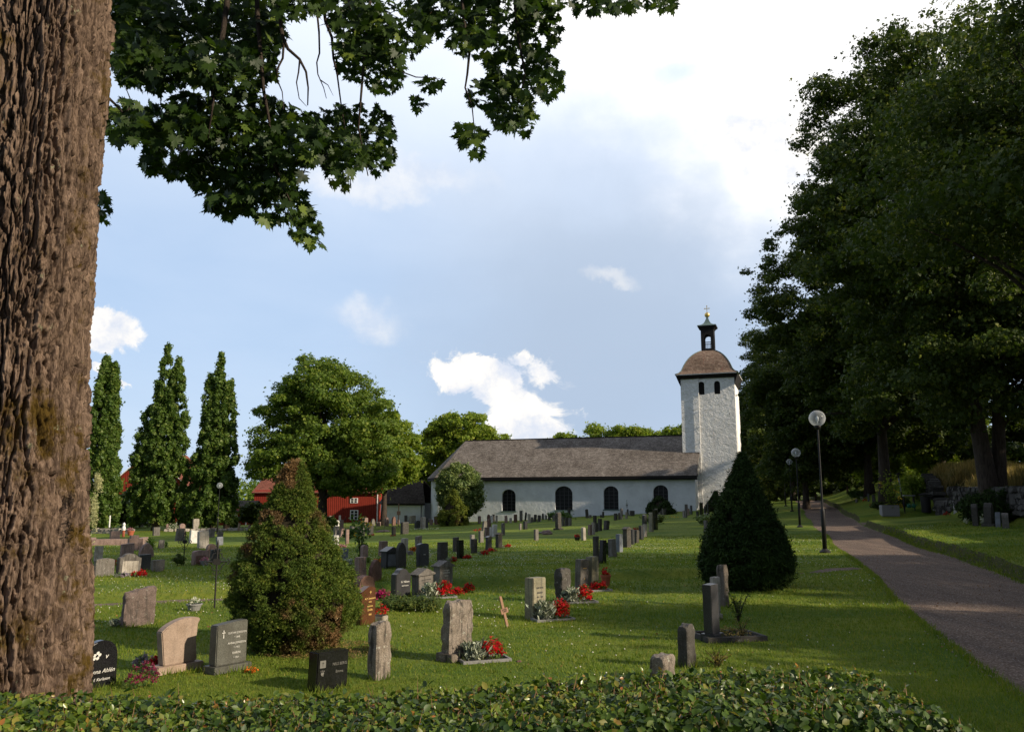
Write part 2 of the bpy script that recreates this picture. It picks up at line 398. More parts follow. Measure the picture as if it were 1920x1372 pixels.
def globemat():
    m, t = newmat('lamp_globe_acrylic')
    fr = t.n('ShaderNodeLayerWeight', i={0: 0.35})
    tr = t.n('ShaderNodeBsdfTransparent', i={0: (0.80, 0.84, 0.88, 1)})
    tl = t.n('ShaderNodeBsdfTranslucent', i={0: (0.8, 0.8, 0.78, 1)})
    gl = bsdf(t, (0.62, 0.63, 0.63), 0.08, spec=0.6)
    m1 = t.n('ShaderNodeMixShader', i={0: 0.35, 1: gl, 2: tl.outputs[0]})
    fac = t.math('MULTIPLY_ADD', fr.outputs['Facing'], 0.6, 0.22)
    mx = t.n('ShaderNodeMixShader', i={0: fac, 1: tr.outputs[0], 2: m1.outputs[0]})
    finish(t, mx.outputs[0])
    return m
M['globe'] = globemat()

# ---------------------------------------------------------------- object helpers
def tag(o, label=None, cat=None, group=None, kind=None):
    if label: o['label'] = label
    if cat: o['category'] = cat
    if group: o['group'] = group
    if kind: o['kind'] = kind
    return o

def empty(name, loc=(0, 0, 0), rz=0.0, label=None, cat=None, group=None):
    o = bpy.data.objects.new(name, None)
    o.empty_display_size = 0.3
    C.objects.link(o)
    o.location = loc
    o.rotation_euler = (0, 0, rz)
    return tag(o, label, cat, group)

def link(name, me, mat, parent=None, loc=None, rz=0.0, smooth=False):
    o = bpy.data.objects.new(name, me)
    C.objects.link(o)
    if mat is not None and not me.materials: me.materials.append(mat)
    if parent: o.parent = parent
    if loc is not None: o.location = loc
    if rz: o.rotation_euler = (0, 0, rz)
    if smooth: me.polygons.foreach_set('use_smooth', [True] * len(me.polygons))
    return o

def np_mesh(name, V, Fv, k):
    """V (n,3); Fv (m,k) all faces with k corners"""
    me = bpy.data.meshes.new(name)
    V = np.ascontiguousarray(V, dtype=np.float32)
    Fv = np.ascontiguousarray(Fv, dtype=np.int32)
    me.vertices.add(len(V))
    me.vertices.foreach_set('co', V.ravel())
    me.loops.add(Fv.size)
    me.loops.foreach_set('vertex_index', Fv.ravel())
    me.polygons.add(len(Fv))
    me.polygons.foreach_set('loop_start', np.arange(0, Fv.size, k, dtype=np.int32))
    me.update(calc_edges=True)
    return me

class MB:
    def __init__(s): s.v = []; s.f = []; s.uv = {}
    def add(s, vs, fs):
        o = len(s.v)
        s.v += [tuple(v) for v in vs]
        s.f += [tuple(o + i for i in f) for f in fs]
        return s
    def box(s, x0, x1, y0, y1, z0, z1, m=None):
        vs = [Vector((x, y, z)) for z in (z0, z1) for y in (y0, y1) for x in (x0, x1)]
        if m is not None: vs = [m @ v for v in vs]
        return s.add(vs, [(0, 2, 3, 1), (4, 5, 7, 6), (0, 1, 5, 4), (2, 6, 7, 3), (0, 4, 6, 2), (1, 3, 7, 5)])
    def tube(s, pts, rad, n=8, cap=True):
        pts = [Vector(p) for p in pts]
        if isinstance(rad, (int, float)): rad = [rad] * len(pts)
        vs = []; prev = None
        for i, p in enumerate(pts):
            t = (pts[min(i + 1, len(pts) - 1)] - pts[max(i - 1, 0)]).normalized()
            a = prev if prev is not None else (Vector((0, 1, 0)) if abs(t.y) < 0.8 else Vector((1, 0, 0)))
            u = (a - t * a.dot(t)).normalized(); prev = u
            b = t.cross(u)
            for k in range(n):
                an = 2 * PI * k / n
                vs.append(p + (u * math.cos(an) + b * math.sin(an)) * rad[i])
        fs = []
        for i in range(len(pts) - 1):
            for k in range(n):
                k2 = (k + 1) % n
                fs.append((i * n + k, i * n + k2, (i + 1) * n + k2, (i + 1) * n + k))
        if cap:
            fs.append(tuple(reversed(range(n)))); fs.append(tuple(range((len(pts) - 1) * n, len(pts) * n)))
        return s.add(vs, fs)
    def lathe(s, prof, n=16, c=(0, 0, 0)):
        return s.tube([(c[0], c[1], c[2] + z) for r, z in prof], [max(r, 0.0005) for r, z in prof], n) if False else s._lathe(prof, n, c)
    def _lathe(s, prof, n, c):
        vs = [(c[0] + r * math.cos(2 * PI * k / n), c[1] + r * math.sin(2 * PI * k / n), c[2] + z) for r, z in prof for k in range(n)]
        fs = [(i * n + k, i * n + (k + 1) % n, (i + 1) * n + (k + 1) % n, (i + 1) * n + k) for i in range(len(prof) - 1) for k in range(n)]
        fs.append(tuple(reversed(range(n)))); fs.append(tuple(range((len(prof) - 1) * n, len(prof) * n)))
        return s.add(vs, fs)
    def prism(s, outline, y0, y1):
        """outline in x,z, extruded along y (front y0)"""
        n = len(outline)
        vs = [(x, y0, z) for x, z in outline] + [(x, y1, z) for x, z in outline]
        fs = [tuple(range(n)), tuple(reversed(range(n, 2 * n)))] + [(i, i + n, (i + 1) % n + n, (i + 1) % n) for i in range(n)]
        return s.add(vs, fs)
    def mesh(s, name, bevel=0.0, uvfn=None):
        me = bpy.data.meshes.new(name)
        me.from_pydata(s.v, [], s.f)
        bm = bmesh.new(); bm.from_mesh(me)
        bmesh.ops.recalc_face_normals(bm, faces=bm.faces)
        if bevel: bmesh.ops.bevel(bm, geom=bm.edges[:] , offset=bevel, segments=2, affect='EDGES', clamp_overlap=True)
        bm.to_mesh(me); bm.free()
        if uvfn:
            uvl = me.uv_layers.new(name='UVMap')
            for lp in me.loops:
                uvl.data[lp.index].uv = uvfn(me.vertices[lp.vertex_index].co, None)
        return me
    def build(s, name, mat, parent=None, loc=None, rz=0.0, bevel=0.0, smooth=False):
        return link(name, s.mesh(name, bevel), mat, parent, loc, rz, smooth)

def wall_panel(outline, holes, t):
    """flat panel in local x,z with holes, from y=0 to y=t"""
    cu = bpy.data.curves.new('panel', 'CURVE')
    cu.dimensions = '2D'; cu.fill_mode = 'BOTH'; cu.extrude = t / 2
    for poly in [outline] + holes:
        sp = cu.splines.new('POLY')
        sp.points.add(len(poly) - 1)
        for i, (x, z) in enumerate(poly): sp.points[i].co = (x, z, 0, 1)
        sp.use_cyclic_u = True
    ob = bpy.data.objects.new('panel', cu)
    me = bpy.data.meshes.new_from_object(ob)
    bpy.data.objects.remove(ob); bpy.data.curves.remove(cu)
    for v in me.vertices:
        x, z, y = v.co
        v.co = (x, y + t / 2, z)
    me.flip_normals()
    return me

def arch(cx, z0, w, h, n=10, rise=None):
    r = w / 2
    rise = r if rise is None else rise
    pts = [(cx - r, z0), (cx + r, z0)]
    for k in range(n + 1):
        a = PI * k / n
        pts.append((cx + r * math.cos(a), z0 + h - rise + rise * math.sin(a)))
    return pts

def text_mesh(txt, size, depth=0.004, shear=0.0):
    cu = bpy.data.curves.new('txt', 'FONT')
    cu.body = txt; cu.size = size; cu.extrude = depth; cu.align_x = 'CENTER'; cu.shear = shear; cu.space_line = 1.0
    cu.resolution_u = 2
    ob = bpy.data.objects.new('txt', cu)
    me = bpy.data.meshes.new_from_object(ob)
    bpy.data.objects.remove(ob); bpy.data.curves.remove(cu)
    for v in me.vertices: v.co = (v.co.x, -v.co.z, v.co.y)
    return me

# ---------------------------------------------------------------- terrain
def sm01(x, a, b):
    t = np.clip((np.asarray(x, float) - a) / (b - a), 0, 1)
    return t * t * (3 - 2 * t)

def vnoise(x, y, seed=0):
    x = np.asarray(x, float); y = np.asarray(y, float)
    xi = np.floor(x).astype(np.int64); yi = np.floor(y).astype(np.int64)
    xf = x - xi; yf = y - yi
    u = xf * xf * (3 - 2 * xf); v = yf * yf * (3 - 2 * yf)
    def h(a, b):
        n = (a * 374761393 + b * 668265263 + seed * 974634721) & 0x7fffffff
        n = ((n ^ (n >> 13)) * 1274126177) & 0x7fffffff
        n = n ^ (n >> 16)
        return (n & 0xffff) / 65535.0
    return (h(xi, yi) * (1 - u) + h(xi + 1, yi) * u) * (1 - v) + (h(xi, yi + 1) * (1 - u) + h(xi + 1, yi + 1) * u) * v

PW = 3.15
def path_l(y): return 2.2 + 0.32 * np.asarray(y, float) + 0.10 * np.sin(np.asarray(y, float) * 0.33)
def ground(x, y):
    x = np.asarray(x, float); y = np.asarray(y, float)
    s = sm01(y, 12, 85)
    g = np.interp(x, [-60, -30, -15, 0, 12, 24, 35, 60, 100], [-1.6, -1.5, -1.35, -0.75, 0.0, 0.35, 0.9, 1.6, 2.0])
    z = s * g
    z = z + 0.012 * np.clip(y - 60, 0, 60) * sm01(x, 12, 28)
    # shallow terrace steps in the lawn
    z = z + 0.05 * (vnoise(x * 0.25, y * 0.25, 3) - 0.5) * sm01(y, 3, 8) + 0.025 * (vnoise(x * 0.9, y * 0.9, 5) - 0.5)
    ft = y - fpath(x)
    z = z - 0.10 * sm01(ft, 0.9, 0.45) * sm01(ft, -0.9, -0.45) * sm01(x, 8.6, 7.9) 
    z = z + 0.10 * sm01(ft, 0.3, 0.75) * sm01(ft, 9.0, 1.2) * sm01(x, -5, -1) * sm01(x, 8.0, 6.5)
    # bank right of the gravel path
    t = x - path_l(y) - PW
    gap = sm01(y, 53.0, 54.5) * sm01(y, 60.5, 58.5) * sm01(t, 12, 8)
    b = 0.36 * sm01(t + 0.10 * (vnoise(y * 1.7, x * 0.3, 41) - .5), 0.02, 0.20) + 0.045 * np.clip(t, 0, 12) + (0.55 * sm01(t, 0.3, 3.5) + 1.1 * sm01(t, 2, 7)) * sm01(y, 56, 70)
    b = b + 1.7 * sm01(t, 5.2, 7.5) * sm01(y, 12, 24) * sm01(y, 75, 62)
    z = z + b * (1 - gap)
    # path trough
    z = z - 0.035 * sm01(t, 0.02, -0.06) * sm01(t, -PW - 0.05, -PW + 0.06)
    return z
def fpath(x): return 19.2 + 0.42 * (np.asarray(x, float) - 0.0) + 0.006 * (np.asarray(x, float)) ** 2 * 0

def G(x, y): return float(ground(x, y))

def at(px, py):
    d = ray(px, py)
    t = 1.5; o = Vector((0, 0, EYE)); prev = t
    while t < 400:
        p = o + d * t
        if p.z < G(p.x, p.y):
            a, b = prev, t
            for _ in range(18):
                m = (a + b) / 2; p = o + d * m
                if p.z < G(p.x, p.y): b = m
                else: a = m
            return o + d * b
        prev = t; t += max(0.1, t * 0.012)
    return o + d * 150

def PT(px, py, Y):
    d = ray(px, py)
    return Vector((0, 0, EYE)) + d * (Y / d.y)

def depth(p): return p.y * math.cos(PITCH) + (p.z - EYE) * math.sin(PITCH)
def proj(p):
    cp, sp = math.cos(PITCH), math.sin(PITCH)
    d = p.y * cp + (p.z - EYE) * sp
    u = -p.y * sp + (p.z - EYE) * cp
    return CX + FPX * p.x / d, CY - FPX * u / d

# ---------------------------------------------------------------- ground sheets
def grid_mesh(name, xs_of, ys, zoff=0.0):
    """xs_of(y) -> x samples for row y"""
    rows = [xs_of(y) for y in ys]
    nx = len(rows[0])
    X = np.array(rows); Y = np.repeat(np.array(ys)[:, None], nx, 1)
    Z = ground(X, Y) + zoff
    V = np.stack([X, Y, Z], -1).reshape(-1, 3)
    i = np.arange(len(ys) - 1)[:, None] * nx + np.arange(nx - 1)[None, :]
    F4 = np.stack([i, i + 1, i + 1 + nx, i + nx], -1).reshape(-1, 4)
    return np_mesh(name, V, F4, 4)

ys = list(np.arange(-8, 40, 0.22)) + list(np.geomspace(40, 130, 150)) + list(np.geomspace(133, 1500, 30))
toff = np.concatenate([-np.geomspace(900, 62, 14), -np.arange(60, 30, -1.5), -np.arange(30, 12, -0.5), -np.arange(12, 0.3, -0.22), np.linspace(-0.2, 0.12, 6),
                       np.linspace(0.4, PW - 0.2, 8), np.linspace(PW - 0.08, PW + 0.4, 9), np.arange(PW + 0.6, 16, 0.4), np.arange(16, 60, 2), np.geomspace(62, 900, 12)])
link('ground', grid_mesh('ground', lambda y: float(path_l(min(y, 130))) + toff, ys), M['lawn'], smooth=True)['kind'] = 'structure'
pj = np.random.default_rng(3)
pys = list(np.arange(2.0, 60, 0.2)) + list(np.arange(60, 118, 1.0))
link('gravel_path', grid_mesh('gravel_path', lambda y: np.concatenate([[float(path_l(y)) - 0.02 + 0.16 * float(vnoise(y * 1.3, 1.0, 9) - .5) + 0.10 * float(vnoise(y * 4, 1.0, 9) - .5) + 0.05 * float(vnoise(y * 9, 1.0, 9) - .5)],
     float(path_l(y)) + np.linspace(0.25, PW - 0.1, 14), [float(path_l(y)) + PW + 0.03 * float(vnoise(y * 2.5, 4.0, 9) - .5)]]), pys, 0.006), M['gravel'], smooth=True)['kind'] = 'structure'
# branch of the path through the gap in the bank
link('side_path', grid_mesh('side_path', lambda y: float(path_l(y)) + np.linspace(PW + 0.05, PW + 7, 20), list(np.arange(54.6, 58.6, 0.25)), 0.008), M['gravel'], smooth=True)['kind'] = 'structure'
# narrow cross footpath in the lawn
for seg_, (fa_, fb_) in enumerate(((-40, -3.4), (7.4, 9.7))):
  fx = np.arange(fa_, fb_, 0.3)
  V = []
  for x in fx:
    for k in np.linspace(-0.34, 0.34, 5):
        yy = float(fpath(x)) + k + (0.08 * float(vnoise(x * 3, k, 2)) if abs(k) > .3 else 0)
        V.append((x, yy, G(x, yy) + 0.006))
  i = np.arange(len(fx) - 1)[:, None] * 5 + np.arange(4)[None, :]
  link('footpath', np_mesh('footpath', np.array(V), np.stack([i, i + 5, i + 6, i + 1], -1).reshape(-1, 4)[:, ::-1], 4), M['gravel'], smooth=True)['kind'] = 'structure'

# ---------------------------------------------------------------- scatter helpers
def rand_rot(N, r, spin=None):
    """frames (n,3,3) whose columns are x,y,z with z = N and a random spin"""
    N = N / (np.linalg.norm(N, axis=1, keepdims=True) + 1e-9)
    a = np.where(np.abs(N[:, 2:3]) < 0.9, np.array([[0, 0, 1.0]]), np.array([[1.0, 0, 0]]))
    u = np.cross(a, N); u /= np.linalg.norm(u, axis=1, keepdims=True) + 1e-9
    v = np.cross(N, u)
    an = r.uniform(0, 2 * PI, len(N)) if spin is None else spin
    c, s = np.cos(an)[:, None], np.sin(an)[:, None]
    return np.stack([u * c + v * s, -u * s + v * c, N], -1)

def scatter(name, P, Rm, S, tv, tf):
    tv = np.array(tv, float); tf = np.array(tf, int)
    n, k = len(P), len(tv)
    S = np.asarray(S, float)
    if S.ndim == 1: S = np.repeat(S[:, None], 3, 1)
    loc = tv[None] * S[:, None, :]
    V = np.einsum('nij,nkj->nki', Rm, loc) + P[:, None, :]
    Fv = tf[None] + (np.arange(n) * k)[:, None, None]
    return np_mesh(name, V.reshape(-1, 3), Fv.reshape(-1, tf.shape[1]), tf.shape[1])

LEAF4 = ([(-.5, 0, 0), (0, -.5, -.08), (.5, 0, .05), (0, .5, -.10)], [(0, 1, 2), (0, 2, 3)])
# ragged little spray of leaves: three blades from one point
SPRAY = ([(0, 0, 0), (.5, .12, .1), (.35, .45, -.05), (-.1, .55, .1), (-.42, .3, -.1), (-.5, -.1, .08), (-.15, -.5, -.05), (.3, -.42, .08)],
         [(0, 1, 2), (0, 3, 4), (0, 5, 6), (0, 7, 1), (0, 2, 3)])
NEEDLE = ([(-.16, 0, 0), (.16, 0, 0), (0, 1, 0.05)], [(0, 1, 2)])
OVAL = ([(0, 0, 0), (.26, .28, .05), (.30, .58, .05), (0, 1.0, -.10), (-.30, .58, .05), (-.26, .28, .05), (0, .5, -.03)],
        [(0, 1, 6), (1, 2, 6), (2, 3, 6), (3, 4, 6), (4, 5, 6), (5, 0, 6)])

def crown_pts(cl, n, r, up=0.35, shell=0.45, jit=0.9):
    """cl (m,6) clumps: centre, radii. returns points, normals"""
    cl = np.asarray(cl, float)
    wgt = (cl[:, 3] * cl[:, 4]) ** 0.9; wgt /= wgt.sum()
    idx = r.choice(len(cl), n, p=wgt)
    u = r.normal(size=(n, 3)); u /= np.linalg.norm(u, axis=1, keepdims=True)
    rad = shell + (1 - shell) * r.random(n) ** 0.6
    P = cl[idx, :3] + u * cl[idx, 3:] * rad[:, None]
    m = n // 5
    P[:m] += r.normal(size=(m, 3)) * cl[idx[:m], 3:] * .45
    N = u + r.normal(size=(n, 3)) * jit * 0.75 + np.array([0, 0, up])
    return P, N

def fill_clumps(ells, n, r, rc=(0.9, 1.6), flat=0.6, inner=0.35):
    """clumps spread through a union of ellipsoids, mostly near its skin"""
    ells = np.asarray(ells, float)
    wv = ells[:, 3] * ells[:, 4] * ells[:, 5]; wv = wv ** (2 / 3); wv /= wv.sum()
    out = []
    for k in r.choice(len(ells), n, p=wv):
        e = ells[k]
        u = r.normal(size=3); u /= np.linalg.norm(u)
        rr = inner + (1 - inner) * r.random() ** 0.45
        c = r.uniform(*rc)
        rr2 = np.maximum(e[3:] - c * 0.75, 0.1)
        p = e[:3] + u * rr2 * rr
        out.append((*p, c, c, c * flat))
    return out

def limb_mesh(base, h, r0, tips, r, lean=(0, 0), fork=0.45, n=8, twist=0.4):
    """tapered trunk with limbs running out to the given tips"""
    mb = MB()
    base = Vector(base)
    pts = []; rad = []
    m = 9
    for i in range(m + 1):
        f = i / m
        pts.append(base + Vector((lean[0] * f + twist * 0.3 * math.sin(f * 5 + r.random()) * f, lean[1] * f, -0.3 + (h + .3) * f)))
        rad.append(r0 * (1.0 + 0.55 * math.exp(-f * 14)) * (1 - 0.78 * f))
    mb.tube(pts, rad, n)
    for tp in tips:
        tp = Vector(tp)
        f = min(0.92, max(fork * 0.6, (tp.z - base.z) / h * 0.62)) * r.uniform(0.8, 1.05)
        i = min(int(f * m), m - 1); st = pts[i].lerp(pts[i + 1], f * m - i)
        rr = r0 * (1 - 0.78 * f) * 0.42
        mid = st.lerp(tp, 0.5) + Vector((r.uniform(-.3, .3), r.uniform(-.3, .3), (tp - st).length * 0.10))
        q = [st, st.lerp(mid, 0.5) + Vector((0, 0, .1)), mid, mid.lerp(tp, 0.5) + Vector((r.uniform(-.2, .2), 0, .1)), tp]
        mb.tube(q, [rr, rr * .8, rr * .6, rr * .38, rr * .12], 5, cap=False)
    return mb

def tree(name, base, h, r0, ells, ncl, nleaf, leaf, lm, bm, label, cat='tree', group=None, rc=(0.9, 1.6), seed=1, ntips=14, up=.35, trunk_h=None, lean=(0, 0), tmpl=SPRAY, inner=.35, flat=.6, rz=0.0):
    """ells relative to the base"""
    r = np.random.default_rng(seed)
    root = empty(name, base, rz, label, cat, group)
    cl = fill_clumps(ells, ncl, r, rc, flat, inner)
    P, N = crown_pts(cl, nleaf, r, up)
    S = leaf * r.uniform(0.7, 1.35, len(P))
    me = scatter('crown', P, rand_rot(N, r), S, *tmpl)
    link('crown', me, lm, root)
    tips = [cl[i][:3] for i in r.choice(len(cl), min(ntips, len(cl)), replace=False)] if ntips else []
    limb_mesh((0, 0, 0), trunk_h or h * 0.8, r0, tips, r, lean).build('trunk', bm, root, smooth=True)
    return root

def dup(root, loc, rz, label, group=None, scale=1.0):
    rt = root.copy(); C.objects.link(rt)
    rt.location = loc; rt.rotation_euler = (0, 0, rz); rt.scale = (scale,) * 3
    rt['label'] = label
    if group: rt['group'] = group
    for ch in root.children:
        c = ch.copy(); C.objects.link(c); c.parent = rt
        for g in ch.children:
            d = g.copy(); C.objects.link(d); d.parent = c
    return rt

def gpos(x, y, dz=0.0): return (x, y, G(x, y) + dz)

# ---------------------------------------------------------------- the great maple in front
def build_big_trunk(root):
    x0, y0 = -2.66, 4.25
    nu, nv = 900, 1000
    th = np.linspace(0, 2 * PI, nu, endpoint=False)
    z = np.linspace(-0.1, 5.6, nv)
    T, Z = np.meshgrid(th, z)
    def rv(a, b, s, per):  # ridged noise, periodic in theta
        x = a * per
        n1 = vnoise(x, b, s)
        n2 = vnoise(x - per * 2 * PI, b, s)
        f = sm01(a, 2 * PI - 0.5, 2 * PI)
        return n1 * (1 - f) + n2 * f
    def plates(u, v, nu_, seed):
        """elongated jittered cells: distance to the crack, and a random value per plate"""
        ui = np.floor(u).astype(int); vi = np.floor(v).astype(int)
        f1 = np.full(u.shape, 9.0); f2 = np.full(u.shape, 9.0); val = np.zeros(u.shape); tilt = np.zeros(u.shape)
        for du in (-1, 0, 1):
            for dv in (-1, 0, 1):
                cu = ui + du; cv = vi + dv; cm = np.mod(cu, nu_)
                h1 = vnoise(cm + .0, cv + .0, seed); h2 = vnoise(cm + .0, cv + .0, seed + 1); h3 = vnoise(cm + .0, cv + .0, seed + 2)
                dx = cu + .1 + .8 * h1 - u; dy = cv + .05 + .9 * h2 - v
                dd = np.sqrt(dx * dx + dy * dy * .8)
                nearer = dd < f1
                f2 = np.where(nearer, f1, np.minimum(f2, dd))
                val = np.where(nearer, h3, val); tilt = np.where(nearer, dx, tilt)
                f1 = np.where(nearer, dd, f1)
        return f2 - f1, val, tilt
    wu = 0.9 * (rv(T, Z * 1.6, 1, 3.0) - .5) + 0.5 * (rv(T, Z * 6, 2, 9.0) - .5) + 0.30 * (rv(T, Z * 22, 3, 30.0) - .5)
    wv = 1.0 * (rv(T, Z * 2.0, 4, 5.0) - .5) + 0.45 * (rv(T, Z * 14, 5, 40.0) - .5)
    n1 = 52
    U = T / (2 * PI) * n1 + wu * 1.3
    e1, v1, t1_ = plates(U, Z * 2.5 + wv * 1.1, n1, 60)
    n2 = 104
    e2, v2, t2_ = plates(T / (2 * PI) * n2 + wu * 2.2 + .37, Z * 6.0 + wv * 2, n2, 70)
    c = np.abs(rv(T + .02 * wu, Z * 13, 13, 70.0) - 0.5) * 2
    d = rv(T, Z * 70, 14, 100.0)
    hgt = 0.060 * np.clip(e1 * 3.2, 0, 1) ** .75 + .020 * v1 + .022 * t1_ * np.clip(e1 * 4, 0, 1) + 0.022 * np.clip(e2 * 3.2, 0, 1) + .014 * v2 + 0.010 * np.clip(c * 2.4, 0, 1) + 0.009 * d - 0.028
    big = 0.05 * (rv(T, Z * 0.9, 15, 1.6) - 0.5)
    rad = np.interp(Z, [-0.1, 0.3, 0.9, 1.6, 2.75, 4.6, 5.6], [0.74, 0.58, 0.505, 0.455, 0.39, 0.345, 0.335])
    flare = 0.09 * np.cos(T * 5 + 1.0) * sm01(Z, 1.2, 0)
    rr = rad + hgt - 0.06 + big + flare
    cx = x0 + 0.0 * Z
    X = cx + rr * np.cos(T); Y = y0 + rr * np.sin(T)
    V = np.stack([X - x0, Y - y0, Z], -1).reshape(-1, 3)
    i = np.arange(nv - 1)[:, None] * nu; j = np.arange(nu)[None, :]; j2 = (j + 1) % nu
    F4 = np.stack([i + j, i + j2, i + nu + j2, i + nu + j], -1).reshape(-1, 4)
    tr = link('trunk', np_mesh('trunk', V, F4, 4), M['bark_big'], root, smooth=True)
    return x0, y0

big = empty('maple_tree', (-2.66, 4.25, 0), 0, 'massive old maple with deeply furrowed mossy bark rising beside the clipped hedge', 'tree')
build_big_trunk(big)
up = MB()
up.tube([(0, 0, 5.5), (0.05, 0.1, 6.6), (0.0, 0.2, 8.5), (-0.3, 0.5, 11), (-0.5, .8, 15)], [0.43, .41, .36, .26, .1], 14)
# limbs overhead that carry the drooping branches
BR = [((0, 0, 5.7), (1.3, .9, 6.9), (3.0, 2.0, 7.6), (4.6, 3.0, 7.4)), ((0, 0, 6.2), (.6, 1.5, 7.4), (1.2, 3.2, 7.8), (1.8, 4.6, 7.2)), ((0, 0, 6.6), (1.6, .4, 7.9), (3.9, 1.6, 8.3), (6.2, 3.0, 7.8)),
      ((0, 0, 6.0), (-1.2, .8, 7.2), (-2.6, 1.8, 7.9), (-4, 2.6, 7.8)), ((0, 0, 7), (-.8, -1.5, 8.5), (-1.6, -3.5, 9.6), (-2, -5, 9.8)), ((0, 0, 7.5), (1.2, -1.4, 9), (3, -3, 10.2), (4.4, -4.4, 10.5))]
for q in BR: up.tube(q, [.17, .12, .08, .045], 8)
link('limb', up.mesh('limb'), M['bark_big'], big, smooth=True)

# maple leaf outline, five lobes with teeth
def maple_leaf():
    half = [(0.0, -0.02), (0.10, -0.10), (0.30, -0.22), (0.24, -0.05), (0.52, -0.02), (0.40, 0.10), (0.62, 0.30), (0.38, 0.30), (0.46, 0.55), (0.26, 0.42), (0.16, 0.50), (0.19, 0.72), (0.08, 0.68), (0.0, 0.95)]
    o = half + [(-x, y) for x, y in reversed(half[1:-1])]
    vs = [(0, 0.15, 0.0)] + [(x, y, -0.25 * x * x - 0.10 * y * y + 0.03) for x, y in o]
    n = len(o)
    return vs, [(0, 1 + i, 1 + (i + 1) % n) for i in range(n)]
MLEAF = maple_leaf()
blobs = [(270,60,60,60),(350,50,80,60),(450,50,90,55),(300,130,90,45),(410,130,75,50),(480,120,45,45),(250,110,45,55),
 (235,235,45,42),(310,240,80,42),(400,235,80,50),(480,225,80,40),(440,175,50,22),(350,195,30,14),
 (330,300,70,42),(420,330,70,55),(500,310,80,65),(560,265,55,50),(430,388,45,28),(520,385,60,42),(572,430,32,32),(590,462,14,10),
 (193,398,15,30),(565,12,60,25),(640,25,50,38),
 (680,250,60,50),(640,292,50,42),(708,300,32,32),(640,348,22,16),(622,235,32,35),(600,290,30,30),
 (680,60,55,65),(740,60,65,60),(718,135,45,50),(665,115,35,45),(805,163,22,13),(783,200,12,12),
 (840,28,70,45),(930,40,80,55),(1010,55,45,55),(885,85,45,32),(965,130,60,45),(1022,150,34,45),(925,185,55,32),(955,205,45,48),(880,258,30,22),(900,290,12,14),(985,238,20,28),
 (1100,12,30,25),(1160,12,38,22),(1240,8,30,20),(1010,10,60,20),(1210,-20,60,20),(500,70,40,45),(230,20,40,50)]
r = np.random.default_rng(21)
LP = []; LN = []; LS = []
hub = []
for (cx, cy, rx, ry) in blobs:
    f = (cx - 200) / 1000
    Yc = 6.1 + 1.2 * r.random() + (0.4 if cx < 600 else 0.9)
    n = int(max(8, rx * ry / 15))
    if cx < 600 : n = int(n * 1.15)
    hub.append((cx, cy, rx, ry, Yc))
    a = r.uniform(0, 2 * PI, n); q = np.sqrt(r.random(n)) * 0.97
    for k in range(n):
        px = cx + rx * q[k] * math.cos(a[k]); py = cy + ry * q[k] * math.sin(a[k])
        LP.append(PT(px, py - 8, Yc + r.uniform(-0.55, 0.55)))
        LS.append(r.uniform(0.045, 0.105))
# crown above the frame
for k in range(5200):
    u = r.normal(size=3); u /= np.linalg.norm(u)
    p = np.array([0.3, 1.2, 11.2]) + u * np.array([6.5, 6.0, 4.2]) * (0.6 + 0.4 * r.random()) + np.array([-2.66, 4.25, 0])
    if p[1] > 0.5:
        qx, qy = proj(Vector(p))
        if qy > -60: continue
    LP.append(p); LS.append(r.uniform(0.14, 0.26))
LP = np.array([tuple(p) for p in LP]); LS = np.array(LS)
LN = r.normal(size=(len(LP), 3)) * 0.75 + np.array([0.1, -0.55, 0.55])
# leaves hang: tip points down
Nn = LN / np.linalg.norm(LN, axis=1, keepdims=True)
dn = np.array([0, 0, -1.0]) + r.normal(size=LN.shape) * 0.45
yv = dn - Nn * (dn * Nn).sum(1, keepdims=True); yv /= np.linalg.norm(yv, axis=1, keepdims=True)
xv = np.cross(yv, Nn)
me = scatter('foliage', LP - np.array([-2.66, 4.25, 0]), np.stack([xv, yv, Nn], -1), LS * 1.25, *MLEAF)
link('foliage', me, M['maple'], big)
# hanging twigs seen against the sky
tw = MB()
def hang(pts, Y, r0):
    q = [PT(x, y, Y + 0.1 * math.sin(i * 2.1)) - Vector((-2.66, 4.25, 0)) for i, (x, y) in enumerate(pts)]
    tw.tube(q, [r0 * (1 - 0.75 * i / (len(q) - 1)) for i in range(len(q))], 5)
hang([(505,-60),(520,10),(530,70),(540,92),(562,112),(574,135),(578,165),(577,198)], 6.6, .022)
hang([(532,78),(530,110),(519,132),(520,150),(529,172),(532,205)], 6.6, .012)
hang([(562,112),(560,135),(556,155),(561,185),(575,200)], 6.6, .009)
hang([(590,-50),(594,20),(598,60),(599,100),(594,118),(596,140),(607,165),(612,185)], 6.9, .012)
hang([(600,-40),(610,40),(622,70),(625,110),(632,140),(640,200),(650,260)], 7.2, .018)
hang([(600,150),(615,160),(625,180)], 6.9, .006)
hang([(430,-80),(425,10),(415,80),(400,110),(395,150),(400,190),(390,260)], 6.5, .03)
hang([(480,-80),(482,20),(488,100),(494,170),(505,230),(510,300),(545,380)], 6.8, .026)
hang([(205,185),(220,200),(230,212),(242,205),(244,185),(236,165)], 6.0, .012)
hang([(700,-60),(690,40),(680,140),(672,240),(690,330)], 7.0, .02)
hang([(640,-60),(660,30),(665,60),(676,75)], 7.0, .016)
hang([(860,-60),(870,40),(880,100),(876,140),(872,165),(885,200),(890,250)], 7.4, .018)
hang([(700,110),(740,130),(780,145),(800,146),(825,148)], 7.1, .009)
hang([(960,-60),(970,60),(985,140),(970,200)], 7.6, .02)
hang([(188,310),(186,340),(180,355)], 5.4, .006)
link('twig', tw.mesh('twig'), M['bark'], big, smooth=True)
